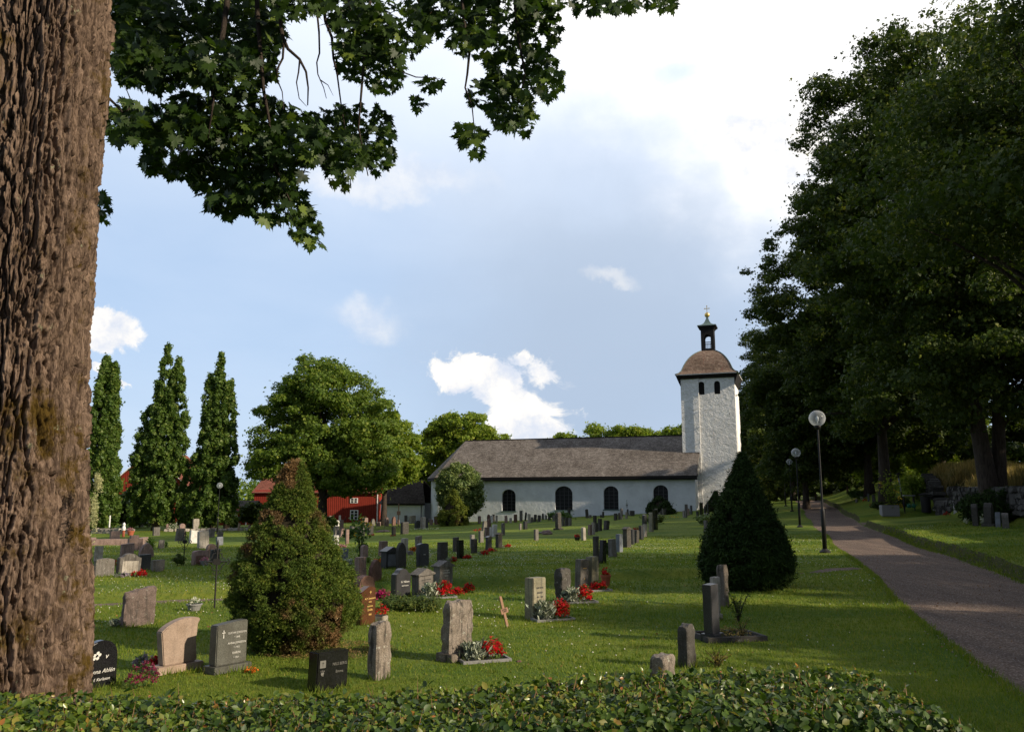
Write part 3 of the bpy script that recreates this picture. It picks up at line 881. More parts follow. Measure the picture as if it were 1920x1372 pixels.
# tufts of hanging lichen on the bark edge
lic = MB()
LPp = []; LNn = []
for (px, py, w_, h_) in [(184, 905, 7, 16), (176, 960, 8, 32)]:
    for k in range(700):
        LPp.append(tuple(PT(px + r.normal() * w_ * .45, py + r.normal() * h_ * .5, 4.1 + r.uniform(-.06, .06)) - Vector((-2.66, 4.25, 0))))
LPp = np.array(LPp); LNn = r.normal(size=LPp.shape)
M['lichen'] = leafmat('beard_lichen', (0.24, 0.25, 0.14), (0.40, 0.40, 0.24), None, 0.2, 0.9)
link('lichen_tuft', scatter('lichen', LPp, rand_rot(LNn, r), r.uniform(0.006, 0.018, len(LPp)), *NEEDLE), M['lichen'], big)

# ---------------------------------------------------------------- clipped hedge
def build_hedge():
    r = np.random.default_rng(5)
    x_end = 1.42
    zt = 1.20
    root = empty('hedge', (-0.6, 2.9, 0), 0, 'clipped glossy leaved hedge running under the big furrowed maple trunk', 'hedge')
    def Yb(x): return 2.90 + 0.10 * (x + 2)      # back edge
    def Yf(x): return 2.36 + 0.06 * (x + 2)
    def ztop(x): return 1.185 + 0.004 * x + 0.025 * np.sin(x * 2.1) - 0.12 * sm01(x, x_end - 0.14, x_end + 0.05)
    n = 74000
    x = r.uniform(-3.6, x_end + 0.04, n); f = r.random(n)
    kind = r.random(n)
    y = Yf(x) + (Yb(x) - Yf(x)) * f
    z = ztop(x) - np.abs(r.normal(size=n)) * 0.040 * (.5 + 1.2 * vnoise(x * 9, y * 9, 51)) + .012 * vnoise(x * 14, y * 14, 52)
    nrm = np.stack([r.normal(size=n) * .8, r.normal(size=n) * .8 - 0.15, np.ones(n)], -1)
    fr = kind > 0.55       # front face
    y = np.where(fr, Yf(x) - 0.02 + np.abs(r.normal(size=n)) * 0.045, y)
    z = np.where(fr, ztop(x) - 0.62 * f ** 1.1, z)
    nrm = np.where(fr[:, None], np.stack([r.normal(size=n) * .55, -np.ones(n), r.normal(size=n) * .5 + .45], -1), nrm)
    en = kind > 0.93       # end face
    y = np.where(en, Yf(x) + (Yb(x) - Yf(x)) * r.random(n), y)
    x = np.where(en, x_end + 0.03 - np.abs(r.normal(size=n)) * 0.05, x)
    z = np.where(en, ztop(x) - 0.6 * f, z)
    nrm = np.where(en[:, None], np.stack([np.ones(n), r.normal(size=n) * .5, r.normal(size=n) * .5 + .5], -1), nrm)
    P = np.stack([x + .6, y - 2.9, z], -1)
    P += r.normal(size=P.shape) * 0.007
    S = r.uniform(0.016, 0.037, n)
    link('foliage', scatter('foliage', P, rand_rot(nrm, r), S, *OVAL), M['hedge'], root, smooth=True)
    # upright shoots over the top, with small leaves
    m = 2000
    xs = r.uniform(-3.4, x_end - .05, m); ysh = Yf(xs) + (Yb(xs) - Yf(xs)) * r.random(m) * 1.02; zs = ztop(xs) - 0.02
    hgt = np.abs(r.normal(size=m)) * 0.016 + 0.016
    hgt[:24] += 0.035
    lean = r.normal(size=(m, 2)) * .3
    tv = [(-.5, 0, 0), (.5, 0, 0), (0, 0, 1)]
    dirv = np.stack([lean[:, 0], lean[:, 1], np.ones(m)], -1); dirv /= np.linalg.norm(dirv, axis=1, keepdims=True)
    a = np.cross(dirv, np.array([[0, 1.0, 0]])); a /= np.linalg.norm(a, axis=1, keepdims=True)
    Rm = np.stack([a, np.cross(dirv, a), dirv], -1)
    Pst = np.stack([xs + .6, ysh - 2.9, zs], -1)
    me = scatter('shoot', Pst, Rm, np.stack([np.full(m, .0042), np.full(m, .0042), hgt * 1.25], -1), tv, [(0, 1, 2)])
    M['twig'] = plain('hedge_twig', (0.30, 0.17, 0.09), 0.7, vary=.3)
    link('shoot', me, M['twig'], root)['kind'] = 'stuff'
    q = np.repeat(np.arange(m), 4)
    Pl = Pst[q] + dirv[q] * (hgt[q] * r.uniform(.2, 1.15, len(q)))[:, None]
    Nl = r.normal(size=Pl.shape) + np.array([0, -.3, .8])
    link('young_leaf', scatter('young_leaf', Pl, rand_rot(Nl, r), r.uniform(.009, .024, len(q)), *OVAL), leafmat('young_hedge_leaf', (0.10, 0.15, 0.02), (0.20, 0.25, 0.05), (0.40, 0.14, 0.05), .3, .3, .5), root, smooth=True)
    # woody inside
    mb = MB()
    for k in range(260):
        x = r.uniform(-3.5, x_end - .08); y = 2.45 + .06 * (x + 2) + r.uniform(0, .42) - 2.9
        b = Vector((x + .6, y, 0.0))
        for s in range(2):
            t = b + Vector((r.uniform(-.22, .22), r.uniform(-.12, .12), 1.08 + r.uniform(-.12, .03)))
            mb.tube([b, b.lerp(t, .5) + Vector((r.uniform(-.05, .05), r.uniform(-.05, .05), 0)), t], [.009, .006, .003], 4, cap=False)
    mb.build('branch', M['bark'], root)
    # inner dead leaf layer keeps the hedge opaque
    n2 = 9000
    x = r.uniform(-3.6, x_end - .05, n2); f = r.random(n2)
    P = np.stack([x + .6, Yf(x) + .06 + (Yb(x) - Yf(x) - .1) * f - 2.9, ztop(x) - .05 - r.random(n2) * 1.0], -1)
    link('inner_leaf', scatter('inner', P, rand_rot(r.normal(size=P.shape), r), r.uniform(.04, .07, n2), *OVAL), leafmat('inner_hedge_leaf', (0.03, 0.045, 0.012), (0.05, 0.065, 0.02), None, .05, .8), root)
build_hedge()

# ---------------------------------------------------------------- lawn blades and clover
def build_grass():
    r = np.random.default_rng(9)
    P = []; S = []
    for (d0, d1, dens, hh, ww) in ((3.2, 9, 2200, .036, .007), (9, 15, 900, .040, .011), (15, 26, 240, .045, .019), (26, 45, 60, .05, .035)):
        half = 0.66
        area = half * (d1 * d1 - d0 * d0)
        n = int(area * dens)
        y = np.sqrt(r.uniform(d0 * d0, d1 * d1, n)); x = y * r.uniform(-half, half, n)
        t = x - path_l(y)
        ok = ~((t > 0.0 + 0.05 * r.normal(size=n)) & (t < PW + 0.02))
        ok &= ~((np.abs(y - fpath(x)) < .34) & ((x < -3.4) | ((x > 7.4) & (x < 9.6))))
        ok &= ~((np.abs(x + 2.66) < .6) & (np.abs(y - 4.25) < .6))
        x, y = x[ok], y[ok]
        den = vnoise(x * .8, y * .8, 31)
        h = hh * r.uniform(.5, 1.3, len(x)) * (.7 + .7 * den)
        edge = np.exp(-np.abs(x - path_l(y)) / .12) + np.exp(-np.abs(x - path_l(y) - PW) / .2)
        h = h * (1 + 1.2 * edge)
        P.append(np.stack([x, y, ground(x, y) - .004], -1)); S.append(np.stack([np.full(len(x), ww) * r.uniform(.7, 1.4, len(x)), np.full(len(x), ww), h], -1))
    # longer, unmown tufts round the stones and along the verges
    for (sx, sy, sw, sd_) in STONES:
        if sd_ > 26: continue
        m = int(190 * max(.25, sw) * (1.6 if sd_ < 12 else 1))
        a = r.uniform(0, 2 * PI, m); q_ = sw * r.uniform(.38, .68, m)
        x, y = sx + q_ * np.cos(a), sy + q_ * np.sin(a)
        P.append(np.stack([x, y, ground(x, y) - .004], -1)); S.append(np.stack([np.full(m, .007 + .0005 * sd_), np.full(m, .01), r.uniform(.05, .12, m)], -1))
    for side in (0.0, PW):
        m = 9000
        y = r.uniform(4, 45, m) ** 1.0; x = path_l(y) + side + r.normal(size=m) * .05 + (.05 if side else -.05)
        P.append(np.stack([x, y, ground(x, y) - .01], -1)); S.append(np.stack([.008 + .0006 * y, .008 + .0006 * y, r.uniform(.03, .10, m)], -1))
    m = 700
    y = np.sqrt(r.uniform(5 ** 2, 22 ** 2, m)); x = y * r.uniform(-.55, .45, m); k_ = np.repeat(np.arange(m), 14)
    x = x[k_] + r.normal(size=len(k_)) * .03; y = y[k_] + r.normal(size=len(k_)) * .03
    ok = (x - path_l(y) < -.1); x, y = x[ok], y[ok]
    P.append(np.stack([x, y, ground(x, y) - .004], -1)); S.append(np.stack([np.full(len(x), .008), np.full(len(x), .008), r.uniform(.04, .09, len(x))], -1))
    P = np.concatenate(P); S = np.concatenate(S)
    n = len(P)
    ln = r.normal(size=(n, 2)) * .38
    dv = np.stack([ln[:, 0], ln[:, 1], np.ones(n)], -1); dv /= np.linalg.norm(dv, axis=1, keepdims=True)
    an = r.uniform(0, PI, n); a = np.stack([np.cos(an), np.sin(an), np.zeros(n)], -1)
    a -= dv * (a * dv).sum(1, keepdims=True); a /= np.linalg.norm(a, axis=1, keepdims=True)
    me = scatter('grass', P, np.stack([a, np.cross(dv, a), dv], -1), S, [(-.5, 0, 0), (.5, 0, 0), (0, 0.6, 1)], [(0, 1, 2)])
    tag(link('grass', me, M['blade']), 'short mown lawn grass between the graves', 'grass', kind='stuff')
    # white clover heads in drifts
    n = 17000
    y = np.sqrt(r.uniform(4.5 ** 2, 42 ** 2, n)); x = y * r.uniform(-.62, .5, n)
    t = x - path_l(y)
    m1 = vnoise(x * .35, y * .35, 77) * .6 + vnoise(x * 1.3, y * 1.3, 78) * .4
    ok = (m1 + r.normal(size=n) * .07 > .67) & ~((t > -.1) & (t < PW + .3)) & (np.abs(y - fpath(x)) > .5)
    ok |= (r.random(n) < .045) & (t < -.3)
    x, y = x[ok], y[ok]
    P = np.stack([x, y, ground(x, y) + .035 + .012 * r.random(len(x))], -1)
    oc = ([(1, 0, 0), (-1, 0, 0), (0, 1, 0), (0, -1, 0), (0, 0, .9), (0, 0, -.7)], [(0, 2, 4), (2, 1, 4), (1, 3, 4), (3, 0, 4), (2, 0, 5), (1, 2, 5), (3, 1, 5), (0, 3, 5)])
    me = scatter('clover', P, rand_rot(np.tile([[0, 0, 1.0]], (len(x), 1)), r), r.uniform(.007, .012, len(x)) * (1 + .008 * y), *oc)
    tag(link('white_clover', me, plain('clover_head', (.62, .60, .50), .8)), 'white clover heads scattered through the lawn', 'clover', kind='stuff')
    # loose stones along the path
    n = 5200
    y = r.uniform(4.5, 30, n); tt = np.where(r.random(n) < .55, r.uniform(0, PW, n), np.where(r.random(n) < .5, r.normal(size=n) * .07, PW + r.normal(size=n) * .07))
    x = path_l(y) + tt
    P = np.stack([x, y, ground(x, y) + .008], -1)
    me = scatter('pebble', P, rand_rot(r.normal(size=P.shape), r), r.uniform(.006, .017, n), *oc)
    tag(link('loose_gravel', me, plain('pebble', (.30, .25, .21), .9, vary=.4)), 'loose gravel stones along the path edge', 'gravel', kind='stuff')
    # a few dead leaves
    n = 900
    y = np.sqrt(r.uniform(5 ** 2, 30 ** 2, n)); x = y * r.uniform(-.5, .62, n)
    x = np.where(r.random(n) < .4, path_l(y) + r.uniform(-.3, PW + .3, n), x)
    P = np.stack([x, y, ground(x, y) + .03], -1)
    me = scatter('leaf_litter', P, rand_rot(np.tile([[0, 0, 1.0]], (n, 1)) + r.normal(size=(n, 3)) * .4, r), r.uniform(.02, .05, n), *OVAL)
    tag(link('fallen_leaves', me, leafmat('dead_leaf', (.12, .05, .02), (.24, .12, .05), None, .1, .8)), 'dry brown leaves lying on lawn and gravel', 'leaves', kind='stuff')

# ---------------------------------------------------------------- church
AX = Vector((-0.944, 0.329, 0)).normalized()      # along the nave, away to the east
NX = Vector((-0.329, -0.944, 0)).normalized()     # out of the long wall towards the graves
# local frame: x along -AX (towards the tower), y into the building, z up
CH_RZ = math.atan2(-AX.y, -AX.x)
p0 = PT(1384, 880, 99.0)
FR = Vector((p0.x, p0.y, 0))
church = empty('church', (FR.x, FR.y, 0.0), CH_RZ, 'long white rendered church with shingled roof and a domed bell tower', 'church')
# local x: 0 at the tower's right front corner, negative to the east; local y: 0 at the tower front, negative towards the graves
TW, TD = 6.45, 6.2
NZ = -3.0           # nave front plane (y)
NXR, NXL = -4.75, -37.6
EAVE, RIDGE = 4.55, 9.75
NDEP = 11.6
def part(name, me, mat, parent=church, loc=(0, 0, 0), rz=0.0, smooth=False):
    return link(name, me, mat, parent, loc, rz, smooth)

def px_local_x(px, y_loc):
    """local x on the plane y=y_loc seen at px"""
    k = (px - CX) / FPX / math.cos(PITCH)
    o = FR - NX * y_loc
    # X/Y = k (eye level)
    # (o + (-AX)*x)
    ex = -AX
    return (k * o.y - o.x) / (ex.x - k * ex.y)

def window(parent, cx, z0, w_, h_, yface, rec=0.32, lattice=True):
    """window in its recess: pane, bars and sill; parent is a wall"""
    rise = w_ * 0.42
    fr = MB()
    pn = MB(); pn.prism(arch(cx, z0, w_ + .06, h_ + .03, 12, rise), yface + rec, yface + rec + .04)
    wob = pn.build('window', M['glass_dark'], church)
    bars = MB()
    n = 3 if w_ < 2 else 4
    for k in range(1, n): 
        x = cx - w_ / 2 + w_ * k / n
        bars.box(x - .03, x + .03, yface + rec - .04, yface + rec - .003, z0, z0 + h_ - .12)
    m_ = 6
    for k in range(1, m_):
        z = z0 + (h_ - .2) * k / m_
        bars.box(cx - w_ / 2, cx + w_ / 2, yface + rec - .052, yface + rec - .042, z - .02, z + .02)
    bars.build('glazing_bar', M['lead_bar'], wob)
    s = MB(); s.box(cx - w_ / 2 - .12, cx + w_ / 2 + .12, yface - .07, yface + rec - .06, z0 - .10, z0 + .02)
    s.build('sill', M['copper'], wob)

# nave long wall with arched openings
wins = [(954, 917, 958, 25), (1054.5, 911, 956, 32), (1141, 911, 955, 27), (1232, 909, 955, 27)]
holes = []; wspec = []
for (px, yt, yb, wpx) in wins:
    x = px_local_x(px, NZ)
    P0 = FR - AX * x - NX * NZ * 1.0
    dd = P0.y
    x0 = px_local_x(px - wpx / 2, NZ); x1 = px_local_x(px + wpx / 2, NZ)
    zt = PT(px, yt, (FR - AX * x - NX * NZ).y).z; zb = PT(px, yb, (FR - AX * x - NX * NZ).y).z
    wspec.append(((x0 + x1) / 2, zb, x1 - x0, zt - zb))
    holes.append(arch((x0 + x1) / 2, zb, x1 - x0, zt - zb, 12, (x1 - x0) * .42))
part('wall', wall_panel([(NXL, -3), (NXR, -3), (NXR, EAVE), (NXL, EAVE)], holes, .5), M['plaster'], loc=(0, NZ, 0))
for s_ in wspec: window(church, *s_, NZ)
# west end wall and polygonal east end
mb = MB(); mb.prism([(NXR - .5, -3), (NXR, -3), (NXR, EAVE), (NXR - .5, EAVE)], NZ + .502, NZ + NDEP)
ch = 3.4
def wallseg(mb, a, b, z0, z1, t=.5):
    a = Vector((*a, 0)); b = Vector((*b, 0)); d = (b - a).normalized(); n = Vector((-d.y, d.x, 0)) * t
    vs = [a, b, b + n, a + n]
    mb.add([(v.x, v.y, z0) for v in vs] + [(v.x, v.y, z1) for v in vs], [(0, 1, 5, 4), (1, 2, 6, 5), (2, 3, 7, 6), (3, 0, 4, 7), (4, 5, 6, 7), (3, 2, 1, 0)])
wallseg(mb, (NXL - ch * .75, NZ + ch), (NXL - .003, NZ), -3, EAVE)
wallseg(mb, (NXL - ch * .75, NZ + NDEP - ch), (NXL - ch * .75, NZ + ch + .003), -3, EAVE)
wallseg(mb, (NXL, NZ + NDEP), (NXL - ch * .75, NZ + NDEP - ch), -3, EAVE)
mb.box(NXL, NXR - .502, NZ + NDEP - .5, NZ + NDEP, -3, EAVE)
mb.build('end_wall', M['plaster'], church)
# gable above the west end
g = MB(); g.prism([(0, EAVE), (NDEP, EAVE), (NDEP / 2, RIDGE - .15)], 0, .4)
g.v = [(NXR - .4 + v[1], NZ + v[0], v[2]) for v in g.v]
g.build('gable', M['black_wood'], church)

def roof_quad(pts, th=.14):
    """one roof slope as a thick slab, uv laid out in metres; pts: eave a, eave b, ridge b, ridge a"""
    pts = [Vector(p) for p in pts]
    n = (pts[1] - pts[0]).cross(pts[-1] - pts[0]).normalized()
    if n.z < 0: n = -n
    vs = pts + [p - n * th for p in pts]
    k = len(pts)
    me = bpy.data.meshes.new('roof')
    fs = [tuple(range(k)), tuple(reversed(range(k, 2 * k)))] + [(i, i + k, (i + 1) % k + k, (i + 1) % k) for i in range(k)]
    me.from_pydata([tuple(v) for v in vs], [], fs)
    ex = (pts[1] - pts[0]).normalized(); ey = n.cross(ex)
    uv = me.uv_layers.new(name='UVMap')
    for lp in me.loops:
        q = me.vertices[lp.vertex_index].co
        uv.data[lp.index].uv = ((q - pts[0]).dot(ex), (q - pts[0]).dot(ey))
    return me
OV = .55
yc = NZ + NDEP / 2
ez = EAVE + .05
xr = NXR + .30
xl = NXL - .1
rl = NXL + 1.4       # ridge end (east)
E1 = (xl - .35, NZ - OV, ez); 
part('roof', roof_quad([(xl - .2, NZ - OV, ez), (xr, NZ - OV, ez), (xr, yc, RIDGE), (rl, yc, RIDGE)]), M['shingle'])
part('roof', roof_quad([(xr, NZ + NDEP + OV, ez), (xl, NZ + NDEP + OV, ez), (rl, yc, RIDGE), (xr, yc, RIDGE)]), M['shingle'])
ce = NXL - ch * .75 - OV
part('roof', roof_quad([(ce, NZ + ch - .2, ez), (xl - .203, NZ - OV, ez), (rl - .003, yc, RIDGE)]), M['shingle'])
part('roof', roof_quad([(ce, NZ + NDEP - ch + .2, ez), (ce, NZ + ch - .203, ez), (rl - .006, yc, RIDGE)]), M['shingle'])
part('roof', roof_quad([(xl, NZ + NDEP + OV, ez), (ce, NZ + NDEP - ch + .203, ez), (rl - .009, yc, RIDGE)]), M['shingle'])
mb = MB(); mb.box(xl - .1, xr, NZ - OV + .08, NZ - .003, EAVE - .42, EAVE - .02)
mb.box(xl - .25, xr, NZ - OV - .02, NZ - OV + .075, EAVE - .30, EAVE + .0)
wallseg(mb, (ce + .1, NZ + ch - .2), (xl - .22, NZ - OV + .03), EAVE - .3, EAVE - .01, .3)
mb.build('eave_board', M['black_wood'], church)
mb = MB(); mb.tube([(rl, yc, RIDGE + .03), (-TW - .2, yc, RIDGE + .03)], .08, 6); mb.build('ridge_board', M['shingle_dark'], church)

# tower
TH = PT(1330, 703, 99.5).z
twalls = [[(-TW, -3), (0.35, -3), (0.12, 3), (0, 8), (0, TH), (-TW, TH)]]
tw_h = []
for px in (1313.5, 1343):
    x = px_local_x(px, 0)
    zt = PT(px, 707, 99.6).z; zb = PT(px, 732, 99.6).z
    tw_h.append((x - .0, zb - .42, .72, zt - zb - .02))
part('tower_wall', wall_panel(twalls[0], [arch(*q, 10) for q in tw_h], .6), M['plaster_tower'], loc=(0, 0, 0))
for q in tw_h:
    lv = MB(); lv.prism(arch(q[0], q[1], q[2] + .04, q[3] + .02, 10), .26, .32)
    for k in range(8): lv.box(q[0] - q[2] / 2, q[0] + q[2] / 2, .20, .255, q[1] + .1 + k * (q[3] - .3) / 8, q[1] + .16 + k * (q[3] - .3) / 8)
    lv.build('louvre', M['black_wood'], church)
mb = MB()
mb.add([(-.6, .602, -3), (0.35, .602, -3), (0.35, TD, -3), (-.6, TD, -3), (-.6, .602, 3), (.12, .602, 3), (.12, TD, 3), (-.6, TD, 3), (-.6, .602, TH), (0, .602, TH), (0, TD, TH), (-.6, TD, TH)],
       [(0, 1, 5, 4), (1, 2, 6, 5), (2, 3, 7, 6), (3, 0, 4, 7), (4, 5, 9, 8), (5, 6, 10, 9), (6, 7, 11, 10), (7, 4, 8, 11), (8, 9, 10, 11), (3, 2, 1, 0)])
mb.box(-TW, -TW + .6, .602, TD, -3, TH)
mb.box(-TW + .602, -.602, TD - .6, TD, -3, TH)
mb.build('tower_wall', M['plaster_tower'], church)
mb = MB(); xx = px_local_x(1308, 0)
mb.tube([(xx, -.12, 0.2), (xx, -.12, TH + .1)], .055, 6)
for k in range(9): mb.box(xx - .09, xx + .09, -.16, -.003, 1 + k * 1.9, 1.05 + k * 1.9)
mb.build('downpipe', M['white'], church)
# flashing where nave roof meets tower
mb = MB(); mb.box(-TW - .1, px_local_x(1305, 0), -.10, -.004, 7.35, 7.47); mb.build('flashing', M['black_wood'], church)
# domed roof, square in plan
tcx, tcy = -TW / 2, TD / 2
prof = [(3.78, 0.0), (3.35, .22), (3.08, .52), (2.95, .85), (2.78, 1.25), (2.55, 1.68), (2.28, 2.1), (1.95, 2.5), (1.55, 2.86), (1.15, 3.12), (.86, 3.28)]
me = bpy.data.meshes.new('dome')
vs = []; fs = []; uvs = []
dl = 0; dls = [0]
for a, b in zip(prof, prof[1:]): dl += math.hypot(a[0] - b[0], a[1] - b[1]); dls.append(dl)
for s_ in range(4):
    an = s_ * PI / 2
    ca, sa = round(math.cos(an)), round(math.sin(an))
    for i, (w_, z_) in enumerate(prof):
        for k in range(7):
            lx = w_ * (k / 3 - 1); ly = -w_
            vs.append((tcx + lx * ca - ly * sa, tcy + lx * sa + ly * ca, TH + .22 + z_)); uvs.append((lx + 4 + s_ * 9, dls[i]))
    for i in range(len(prof) - 1):
        for k in range(6):
            a = s_ * len(prof) * 7 + i * 7 + k
            fs.append((a, a + 1, a + 8, a + 7))
me.from_pydata(vs, [], fs)
uv = me.uv_layers.new(name='UVMap')
for lp in me.loops: uv.data[lp.index].uv = uvs[lp.vertex_index]
part('dome', me, M['shingle_dome'], smooth=False)
mb = MB()
hw = 3.76
mb.box(tcx - hw, tcx + hw, tcy - hw, tcy + hw, TH + .12, TH + .20); mb.build('cornice', M['white'], church)
mb = MB()   # dark soffit
wi = TW / 2 + .02
for s_ in range(4):
    dz = .32 if s_ in (0, 2) else 1.15
    an = s_ * PI / 2; ca, sa = round(math.cos(an)), round(math.sin(an))
    def tp(lx, ly, z): return (tcx + lx * ca - ly * sa, tcy + lx * sa + ly * ca, z)
    hw2 = hw - .04
    mb.add([tp(-hw2, -hw2, TH + .115), tp(hw2, -hw2, TH + .115), tp(wi, -wi, TH - dz), tp(-wi, -wi, TH - dz), tp(-wi, -wi, TH + .115), tp(wi, -wi, TH + .115)],
           [(0, 1, 2, 3), (0, 3, 4), (1, 5, 2), (0, 4, 5, 1), (3, 2, 5, 4)])
mb.build('soffit', M['black_wood'], church)
# hip rolls of the dome
mb = MB()
for sx in (-1, 1):
    for sy in (-1, 1): mb.tube([(tcx + sx * w_, tcy + sy * w_, TH + .24 + z_) for w_, z_ in prof], .055, 5)
mb.build('hip_roll', M['copper'], church, smooth=True)
# lantern
LZ = TH + .22 + 3.2
lw, lh = .80, 2.85
pan = wall_panel([(-lw, 0), (lw, 0), (lw, lh), (-lw, lh)], [arch(0, .38, .80, 1.78, 10)], .16)
for s_ in range(4):
    an = s_ * PI / 2
    off = Vector((0, -lw, 0)); off.rotate(Matrix.Rotation(an, 3, 'Z'))
    if s_ % 2: 
        pm = wall_panel([(-lw + .163, 0), (lw - .163, 0), (lw - .163, lh), (-lw + .163, lh)], [arch(0, .38, .80, 1.78, 10)], .16)
    else: pm = pan
    lo = part('lantern_panel', pm, M['black_wood'], loc=(tcx + off.x, tcy + off.y, LZ), rz=an)
    bl = MB()
    for k in range(5): bl.box(-.34 + k * .17 - .018, -.34 + k * .17 + .018, .03, .07, .385, 1.15)
    bl.box(-.398, .398, .01, .09, 1.152, 1.22)
    bl.build('balustrade', M['black_wood'], lo)
mb = MB()
mb.box(tcx - .95, tcx + .95, tcy - .95, tcy + .95, LZ - .1, LZ - .003)
for i, (w_, z0_, z1_) in enumerate([(.88, .003, .14), (.98, .143, .26), (1.12, .263, .40)]):
    if i == 0: mb.build('lantern_base', M['black_wood'], church); mb = MB()
    mb.box(tcx - w_, tcx + w_, tcy - w_, tcy + w_, LZ + lh + z0_, LZ + lh + z1_)
mb.build('lantern_cornice', M['black_wood'], church)
mb = MB()
cp = [(1.18, 0), (1.14, .10), (.74, .22), (.46, .42), (.28, .72), (.16, 1.06), (.09, 1.35)]
z0 = LZ + lh + .405
for i in range(len(cp) - 1):
    (a, za), (b, zb) = cp[i], cp[i + 1]
    mb.add([(tcx + sx * a, tcy + sy * a, z0 + za) for sx, sy in ((-1, -1), (1, -1), (1, 1), (-1, 1))] + [(tcx + sx * b, tcy + sy * b, z0 + zb) for sx, sy in ((-1, -1), (1, -1), (1, 1), (-1, 1))],
           [(0, 1, 5, 4), (1, 2, 6, 5), (2, 3, 7, 6), (3, 0, 4, 7)])
mb.build('spire', M['copper'], church)
mb = MB(); mb.lathe([(.33 * math.sin(PI * k / 12), -.33 * math.cos(PI * k / 12)) for k in range(13)], 20, (tcx, tcy, z0 + 1.58)); mb.build('orb', M['gold'], church, smooth=True)
mb = MB(); zc = z0 + 1.88
mb.box(tcx - .035, tcx + .035, tcy - .03, tcy + .03, zc, zc + .85)
mb.box(tcx - .28, tcx - .037, tcy - .03, tcy + .03, zc + .50, zc + .57); mb.box(tcx + .037, tcx + .28, tcy - .03, tcy + .03, zc + .50, zc + .57)
for dx, dz_ in ((-.28, .535), (.28, .535), (0, .87)): mb.box(tcx + dx - .06, tcx + dx + .06, tcy - .035, tcy + .035, zc + dz_ - .06, zc + dz_ + .06)
mb.build('cross', M['gold'], church)

# low vestry at the east end
vst = MB()
vL, vR = px_local_x(716, NZ + 3.2), px_local_x(800, NZ + 3.0)
vx0, vx1 = vL, vR
vy0, vy1 = NZ + 2.6, NZ + 8.6
vz = PT(760, 943, (FR - AX * vL).y).z
chv = 1.3
wallseg(vst, (vx0 + chv, vy0), (vx1, vy0), -3, vz)
wallseg(vst, (vx0, vy0 + chv + .003), (vx0 + chv - .003, vy0), -3, vz)
wallseg(vst, (vx0, vy1), (vx0, vy0 + chv + .006), -3, vz)
wallseg(vst, (vx1, vy1), (vx0, vy1 + .0), -3, vz)
vst.build('vestry_wall', M['plaster'], church)
rz_ = PT(770, 900, (FR - AX * vL).y + 3).z
ym = (vy0 + vy1) / 2
xa, xb = px_local_x(745, ym), px_local_x(798, ym)
o_ = .35
a_ = (vx0 + chv - .2, vy0 - o_, vz - .05); b_ = (vx1 + .45, vy0 - o_, vz - .05)
part('vestry_roof', roof_quad([a_, b_, (xb + .25, ym - .8, rz_ - .75), (xb, ym, rz_), (xa, ym, rz_)]), M['shingle_dark'])
part('vestry_roof', roof_quad([(vx0 - o_, vy0 + chv, vz - .05), (vx0 + chv - .203, vy0 - o_, vz - .05), (xa - .003, ym, rz_)]), M['shingle_dark'])
part('vestry_roof', roof_quad([(vx0 - o_, vy1 + o_, vz - .05), (vx0 - o_, vy0 + chv + .003, vz - .05), (xa - .006, ym, rz_)]), M['shingle_dark'])
part('vestry_roof', roof_quad([b_[:1] + (vy1 + o_, vz - .05), (vx0 - o_ + .003, vy1 + o_, vz - .05), (xa, ym + .003, rz_), (xb, ym + .003, rz_)]), M['shingle_dark'])
mb = MB(); wallseg(mb, (vx0 + chv - .2, vy0 - o_ + .05), (vx1 + .3, vy0 - o_ + .05), vz - .28, vz - .12, .3); mb.build('eave_board', M['black_wood'], church)
mb = MB(); mb.tube([(px_local_x(795, vy0), vy0 - .1, -1.5), (px_local_x(795, vy0), vy0 - .1, vz - .1)], .05, 6); mb.build('downpipe', M['black_wood'], church)

